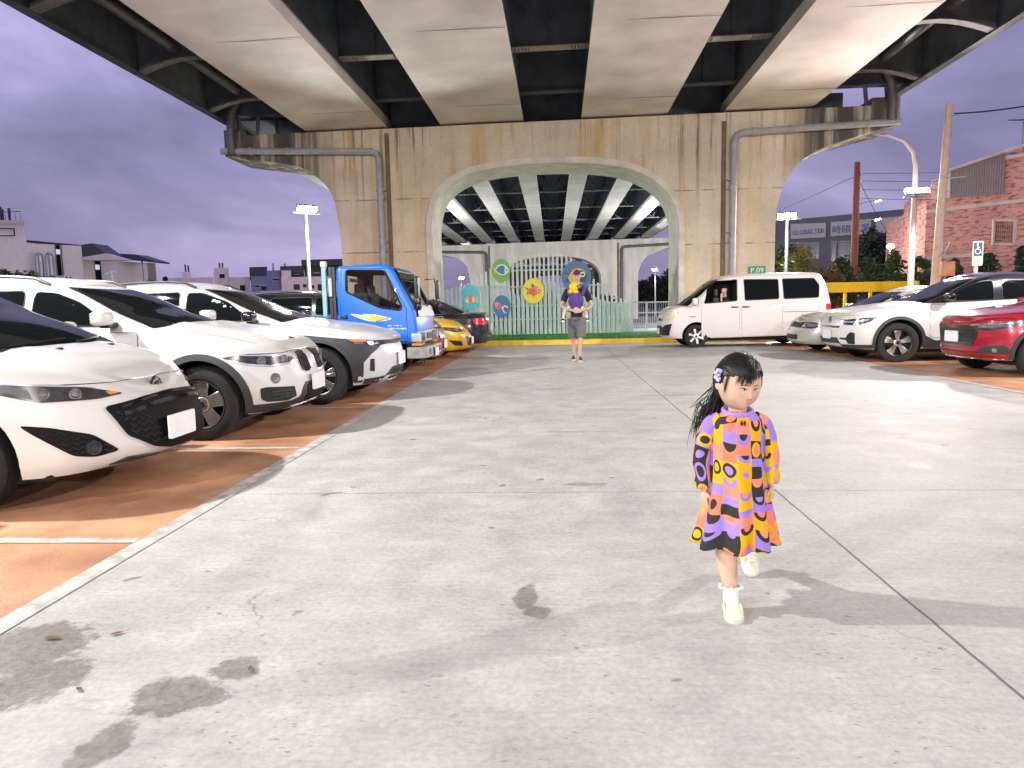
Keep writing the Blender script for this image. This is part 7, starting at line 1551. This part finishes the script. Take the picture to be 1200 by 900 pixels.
for i in range(9):
    b.tube([Vector(p) for p in smooth_poly([tuple(root_+Vector((-.03, 0, .02))), (-.12-.008*i, .03, .84-.008*i), (-.138, .03, .79), (-.12+.004*i, .03, .74)], 4)], .0006, 4, caps=False)
b.build('hair_strands', M_HAIR, hair, smooth=60, weld=0)
b = MB()
cc = hp((-.86, .02, .22), .012)
for i in range(7):
    a = 2*PI*i/7; b.ell(cc+Vector((.0, .004*math.cos(a*2), 0))+Vector((.011*math.cos(a), -.006, .019*math.sin(a))), (.0085, .006, .0085), 10, 8)
b.ell(cc+Vector((0, -.012, 0)), (.006, .005, .006), 8, 6); b.build('hair_clip', mk('lilac_clip', (.52, .46, .82), rough=.6, var=.35, scale=90), girl, smooth=60)
# dress
M_DRESS = dress_mat(); NU = 97
def ring(z, rx, ry, cx=0, cy=0, amp=0., kf=8, ph=0., skew=0.):
    out = []
    for i in range(NU):
        a = -PI/2+2*PI*(i % (NU-1))/(NU-1)+PI; f = 1+amp*(math.cos(kf*a+ph)+.4*math.cos((kf-3)*a+1.3)); out.append((cx+rx*f*math.cos(a), cy+ry*f*math.sin(a), z+skew*math.cos(a)+amp*.03*math.sin(kf*a)))
    return out
prof_ = [(.768, .050, .046, 0, .004, 0), (.757, .066, .055, 0, .006, 0), (.742, .095, .062, 0, .008, 0), (.722, .112, .068, 0, .008, 0), (.69, .113, .075, 0, .006, 0), (.64, .108, .083, 0, .004, .006), (.58, .106, .090, 0, .002, .018), (.52, .110, .097, 0, 0, .036), (.46, .118, .106, .0, 0, .052), (.40, .127, .120, -.002, -.004, .066), (.34, .139, .133, -.004, -.008, .082), (.29, .148, .144, -.008, -.012, .098), (.25, .157, .153, -.012, -.014, .112), (.238, .160, .156, -.013, -.014, .115)]
fz = [interp([(-p[0], p[j]) for p in prof_]) for j in range(1, 6)]
rings = []
for i in range(60):
    z = .768-(.768-.238)*i/59; rings.append(ring(z, *[g(-z) for g in fz], kf=8, ph=.7+.6*(.768-z), skew=.0))
loft_uv(rings, 'dress', M_DRESS, girl, .01)
for s, el, wr, u0 in ((-1, (-.137, .018, .590), (-.135, -.012, .455), .93), (1, (.134, .018, .595), (.136, -.008, .474), 1.57)):
    path = smooth_poly([(s*.062, .008, .728), (s*.098, .010, .705), tuple(Vector((s*.112, .012, .69)).lerp(Vector(el), .4)), el, tuple(Vector(el).lerp(Vector(wr), .6)), wr], 7); rs = interp([(0, .038), (.2, .040), (.45, .036), (.65, .034), (.85, .031), (1, .027)]); rr = []
    for i, p in enumerate(path):
        d = (Vector(path[min(i+1, len(path)-1)])-Vector(path[max(i-1, 0)])).normalized(); u = Vector((0, 1, 0)); u = (u-d*u.dot(d)).normalized(); w_ = d.cross(u); t = i/(len(path)-1); r0 = rs(t)
        rr.append([tuple(Vector(p)+(u*math.cos(a)+w_*math.sin(a))*r0*(1+.05*math.sin(t*26+2*a)*(.4+t))) for a in [2*PI*(j % 32)/32 for j in range(33)]])
    loft_uv(rr, 'sleeve', M_DRESS, girl, u0, .003)
b = MB(); b.tube([(.055*math.cos(a), .004+.052*math.sin(a), .766+.012*math.sin(a)) for a in [2*PI*i/40 for i in range(41)]], .0085, 10, flat=1.3); b.build('collar', mk('lilac_rib', (.33, .22, .62), rough=.85, var=.08, scale=60, bump=.2), girl, smooth=60)
b = MB()
for q in (-1, 1): b.ell((q*.006+.004, -.071, .728), (.0045, .004, .011), 8, 6)
b.build('bow', M_IRIS, girl, smooth=60)
# socks and shoes
def shoe(name, ankle, toe, heel, upv):
    a, t, h = Vector(ankle), Vector(toe), Vector(heel); f = (t-h); ln = f.length; f.normalize(); u = Vector(upv); u = (u-f*u.dot(f)).normalized(); s = f.cross(u); b = MB(); n = 20; rows = []
    hgt = interp([(0, .034), (.12, .052), (.35, .058), (.55, .044), (.78, .034), (.94, .026), (1, .012)]); wd = interp([(0, .016), (.08, .025), (.35, .027), (.68, .033), (.86, .030), (.96, .019), (1, .006)])
    for i in range(n+1):
        q = i/n; c = h+f*ln*q; H_, W_2 = hgt(q), wd(q); rows.append([tuple(c+s*W_2*math.copysign(abs(math.cos(A_))**.8, math.cos(A_))+u*(.012+(H_-.012)*max(0, math.sin(A_))**.75 if math.sin(A_) > 0 else .012+.004*math.sin(A_))) for A_ in [2*PI*j/24 for j in range(24)]])
    b.grid(rows, closed=True); b.add(rows[0], [tuple(range(23, -1, -1))]); b.add(rows[-1], [tuple(range(24))]); o = b.build('shoe', M_CREAM, girl, smooth=50)
    b = MB(); pl = []
    for i in range(n+1): q = i/n; pl.append((q, wd(q)+.003))
    out = [h+f*(ln*q*1.02-.002)+s*w for q, w in pl]+[h+f*(ln*q*1.02-.002)-s*w for q, w in reversed(pl)]; m_ = len(out); b.add([tuple(p-u*.002) for p in out]+[tuple(p+u*.016) for p in out], [tuple(range(m_)), tuple(range(2*m_-1, m_-1, -1))]+[(i, (i+1) % m_, (i+1) % m_+m_, i+m_) for i in range(m_)]); b.build('sole', M_SOLE, o, bevel=.003)
    b = MB()
    for q in (.42, .52, .62): c = h+f*ln*q; b.tube([tuple(c+s*wd(q)*.8*k_+u*(hgt(q)*.80+.010*(1-k_*k_))) for k_ in (-1, -.6, -.2, .2, .6, 1)], .0032, 6)
    b.build('lace', M_WHITE, o, smooth=50)
    for sg in (-1, 1): b = MB(); b.tube([tuple(h+f*ln*q+s*sg*(wd(q)*.99)+u*(.020+.022*math.sin(PI*(q-.2)/.5))) for q in (.2, .32, .45, .58, .7)], .004, 6); b.build('side_panel', mk('pale_lime', (.62, .66, .40), rough=.6), o, smooth=50)
    return o
shoe('shoe', (-.052, -.14, .05), (-.062, -.265, .004), (-.050, -.105, .004), (0, 0, 1))
shoe('shoe', (.114, .27, .10), (.122, .195, .006), (.112, .315, .098), (0, .55, .8))
for c0, ax in (((-.051, -.135, .062), (.01, .12, 1)), ((.113, .268, .112), (-.05, -.35, 1))):
    ax = Vector(ax).normalized(); u, v_, _ = frame_of(ax); b = MB(); c0 = Vector(c0); rows = []
    for h, r_, am in ((-.025, .030, 0), (.0, .029, 0), (.022, .029, .0), (.030, .031, .05), (.038, .037, .12), (.036, .043, .16), (.030, .046, .2)): rows.append([tuple(c0+ax*(h+am*.02*math.sin(9*a))+(u*math.cos(a)+v_*math.sin(a))*r_*(1+am*.5*math.sin(9*a))) for a in [2*PI*j/54 for j in range(54)]])
    b.grid(rows, closed=True); b.build('sock', M_SOCK, girl, smooth=60)
# ---- generic adult built from tubes
def man_figure(root, scale, pose, skin, vox=.011):
    b = MB()
    for path, rad in pose['tubes']: b.tube([Vector(p)*scale for p in path], [r*scale for r in rad], 12)
    hc = Vector(pose['head'])*scale; M = pose.get('hrot', Matrix.Identity(3)); f = head_fn(.077*scale, .098*scale, .118*scale, False); b.ell(hc, None, 40, 32, M=M, fn=f)
    for s in (-1, 1): b.ell(hc+M @ Vector((s*.078, .01, -.005))*scale, (.010*scale, .02*scale, .032*scale), 10, 8, M=M)
    for w, d, s, n in pose['hands']: hand(b, Vector(w)*scale, d, s, n, .175*scale)
    return remesh(b, 'body', skin, root, vox, 3), hc, M, f
man = thing('person', 'man in a navy shirt and grey shorts carrying a baby in a purple front carrier', 'person', (.50, 15.35, 0))
S = 1.045
pose = dict(head=(.01, -.015, 1.71), hrot=Matrix.Rotation(R(8), 3, 'X'), tubes=[([(0, .01, 1.42), (0, .0, 1.52), (.005, -.01, 1.62)], [.07, .055, .055]), ([(0, 0, .92), (0, 0, 1.05), (0, .005, 1.2), (0, .01, 1.36), (0, .015, 1.44)], [.15, .145, .15, .15, .10])]+
  [([(s*.10, .01, 1.40), (s*.19, .01, 1.39), (s*.255, .0, 1.25), (s*.30, -.06, 1.12), (s*.21, -.24, 1.05), (s*.09, -.36, 1.03)], [.065, .062, .05, .043, .036, .028]) for s in (-1, 1)]+
  [([(-.08, 0, .92), (-.085, .04, .70), (-.075, .07, .49), (-.065, .13, .30), (-.06, .17, .09)], [.09, .075, .052, .046, .034]), ([(.08, 0, .92), (.085, -.07, .70), (.07, -.13, .49), (.055, -.14, .30), (.05, -.16, .09)], [.09, .075, .052, .046, .034])],
  hands=[((-.09, -.36, 1.03), (1, -.12, -.05), (0, 0, 1), (0, 1, 0)), ((.09, -.37, 1.01), (-1, -.12, -.05), (0, 0, 1), (0, 1, 0))])
body, hc, hM, hfm = man_figure(man, S, pose, M_SKINM)
M_NAVY = mk('navy_shirt', (.012, .014, .022), rough=.85, var=.2, scale=20, bump=.2); M_GREYS = mk('grey_shorts', (.13, .13, .135), rough=.85, var=.15, scale=25, bump=.2); M_PURP = mk('purple_canvas', (.075, .035, .20), rough=.8, var=.15, scale=18, bump=.2)
b = MB(); b.tube([Vector(p)*S for p in ((0, 0, .885), (0, 0, 1.0), (0, .005, 1.2), (0, .01, 1.36), (0, .012, 1.44), (0, .01, 1.475))], [r*S for r in (.172, .168, .172, .17, .125, .07)], 20, flat=.8)
for s in (-1, 1): b.tube([Vector(p)*S for p in ((s*.09, .01, 1.405), (s*.19, .01, 1.395), (s*.235, .003, 1.30), (s*.262, -.005, 1.20))], [r*S for r in (.075, .078, .068, .066)], 14)
remesh(b, 'shirt', M_NAVY, man, .014, 2)
b = MB(); b.tube([Vector(p)*S for p in ((0, 0, .91), (0, 0, .87), (0, 0, .82))], [r*S for r in (.15, .17, .155)], 18, flat=.8)
b.tube([Vector(p)*S for p in ((-.075, .0, .86), (-.088, .045, .66), (-.080, .072, .47))], [r*S for r in (.115, .105, .092)], 16); b.tube([Vector(p)*S for p in ((.075, .0, .86), (.088, -.075, .66), (.075, -.128, .47))], [r*S for r in (.115, .105, .092)], 16); remesh(b, 'shorts', M_GREYS, man, .014, 2)
b = MB(); b.ell(hc, None, 32, 24, M=hM, fn=lambda n: hfm(n)+n*(.012 if n.z > (.28 if n.y < 0 else -.1) else -.02)); b.prism([(x*S, y*S) for x, y in ((-.06, -.09), (-.05, -.16), (0, -.185), (.05, -.16), (.06, -.09))], 0, .012, 'z'); nv = 10; b.v[-nv:] = [tuple(hc+hM @ (Vector(p)+Vector((0, -.005, .045)))) for p in b.v[-nv:]]; b.build('cap', mk('dark_cap', (.03, .028, .03), rough=.8), man, smooth=45)
for s in (-1, 1):
    q = hc+hM @ (hfm(Vector((s*.36, -.93, .02)).normalized())); b = MB(); b.ell(q, (.013, .008, .008), 10, 8); b.build('eye', M_IRIS, man, smooth=50)
for s, (x, y) in ((-1, (-.062, .17)), (1, (.052, -.16))):
    b = MB(); rows = []
    for i in range(13):
        q = i/12; w_ = interp([(0, .025), (.15, .042), (.6, .05), (.85, .046), (1, .012)])(q)*S; h_ = interp([(0, .07), (.25, .105), (.5, .085), (.8, .06), (1, .025)])(q)*S; yy = (y+.09-.28*q)*S; rows.append([(x*S+w_*math.cos(a)+s*.02*q, yy, max(0, h_*math.sin(a)) if math.sin(a) > 0 else .0) for a in [2*PI*j/16 for j in range(16)]])
    b.grid(rows, closed=True); b.add(rows[0], [tuple(range(16))]); b.add(rows[-1], [tuple(range(16))]); o = b.build('shoe', mk('dark_trainer', (.03, .03, .035), rough=.6), man, smooth=45); b = MB(); b.prism([((x+s*.01)*S+dx*S, (y+dy)*S) for dx, dy in ((-.045, .09), (.045, .09), (.055, -.1), (.03, -.195), (-.03, -.195), (-.055, -.1))], .0, .028, 'z'); b.build('sole', M_SOLE, o, bevel=.006)
b = MB(); b.ell(Vector((-.02, -.19, 1.20))*S, (.155*S, .13*S, .225*S), 24, 16)
o = b.build('baby_carrier', M_PURP, man, smooth=60)
for s in (-1, 1): b = MB(); b.tube([Vector(p)*S for p in ((s*.13-.02, -.24, 1.32), (s*.15, -.17, 1.45), (s*.13, -.02, 1.50), (s*.12, .12, 1.42))], [.035, .042, .042, .035], 10, flat=.6); b.build('strap', M_PURP, o, smooth=60)
b = MB(); b.tube([Vector((.172*S*math.cos(a), .01+.155*S*math.sin(a), 1.02*S)) for a in [2*PI*i/24 for i in range(25)]], .025, 8); b.build('waist_belt', M_PURP, o, smooth=60)
baby = thing('person', 'baby in a yellow hood riding in the purple front carrier', 'person', (.48, 15.35, 0))
b = MB(); b.ell(Vector((-.03, -.20, 1.23))*S, (.10, .10, .17), 16, 12); b.ell(Vector((-.035, -.20, 1.475))*S, (.072, .08, .085), 20, 14); b.tube([Vector((-.03, -.2, 1.36))*S, Vector((-.035, -.2, 1.45))*S], [.05, .045], 10)
for s in (-1, 1): b.tube([Vector(p)*S for p in ((s*.08-.02, -.2, 1.10), (s*.19-.02, -.24, 1.04), (s*.225-.02, -.24, .93), (s*.235-.02, -.25, .86))], [.05, .042, .036, .03], 10)
remesh(b, 'body', mk('baby_trousers', (.62, .50, .40), rough=.8), baby, .011, 2)
M_YHAT = mk('yellow_hood', (.72, .46, .01), rough=.85, var=.15, scale=20, bump=.2)
b = MB(); b.ell(Vector((-.045, -.205, 1.487))*S, None, 24, 18, fn=lambda n: Vector((n.x*.095, n.y*.098, n.z*.108))*(1 if n.y < .9 else .96)); b.ell(Vector((-.11, -.23, 1.40))*S, (.05, .05, .045), 14, 10); b.ell(Vector((.0, -.24, 1.39))*S, (.06, .05, .04), 14, 10); remesh(b, 'hood', M_YHAT, baby, .010, 2)
b = MB(); b.ell(Vector((.035, -.262, 1.50))*S, (.018, .014, .02), 10, 8); b.build('hood_button', M_IRIS, baby, smooth=50)
for s in (-1, 1):
    b = MB(); b.ell(Vector((s*.245-.02, -.285, .83))*S, None, 16, 10, fn=lambda n: Vector((n.x*.038, n.y*.075, n.z*.036))); sh = b.build('shoe', M_IRIS, baby, smooth=50); b = MB(); b.ell(Vector((s*.245-.02, -.335, .815))*S, (.034, .03, .026), 12, 8); b.build('toe_cap', M_WHITE, sh, smooth=50)
# ---- the van driver
dx_, dz_ = A(849, 340, 19.28); drv = thing('person', 'driver in dark clothes with a hand at the chin behind the van window', 'person', (dx_, 19.30, dz_-1.30))
b = MB(); b.ell((0, 0, 1.30), None, 28, 22, M=Matrix.Rotation(R(-35), 3, 'Z') @ Matrix.Rotation(R(5), 3, 'X'), fn=head_fn(.074, .095, .115, False)); b.tube([(.02, .02, 1.08), (.01, .01, 1.2), (0, 0, 1.27)], [.07, .052, .052], 10); b.tube([(.03, .03, .72), (.03, .03, .9), (.03, .03, 1.06), (.02, .02, 1.12)], [.14, .15, .14, .07], 14)
b.tube([(.03, -.15, 1.03), (-.03, -.24, .88), (-.10, -.20, .93), (-.11, -.13, 1.08)], [.05, .045, .038, .028], 10); b.tube([(.03, .2, 1.03), (-.02, .26, .86), (-.14, .2, .84)], [.05, .045, .036], 10)
hand(b, (-.11, -.13, 1.09), (.2, .15, 1), (1, -.4, 0), (1, .6, 0), .16); remesh(b, 'body', M_SKINM, drv, .010, 3)
b = MB(); b.tube([(.03, .03, .70), (.03, .03, .9), (.03, .03, 1.05), (.02, .025, 1.13)], [.16, .17, .16, .085], 16); b.tube([(.03, -.13, 1.04), (-.0, -.20, .95), (-.03, -.24, .88)], [.065, .06, .058], 10); b.tube([(.03, .18, 1.04), (-.02, .26, .86)], [.065, .058], 10); remesh(b, 'shirt', M_NAVY, drv, .013, 2)
b = MB(); b.ell((0, 0, 1.30), None, 28, 22, M=Matrix.Rotation(R(-35), 3, 'Z'), fn=lambda n: head_fn(.074, .095, .115, False)(n)+n*(.012 if n.z > (.38 if n.y < -.2 else -.3) else -.02)); b.build('hair', M_HAIR, drv, smooth=60)
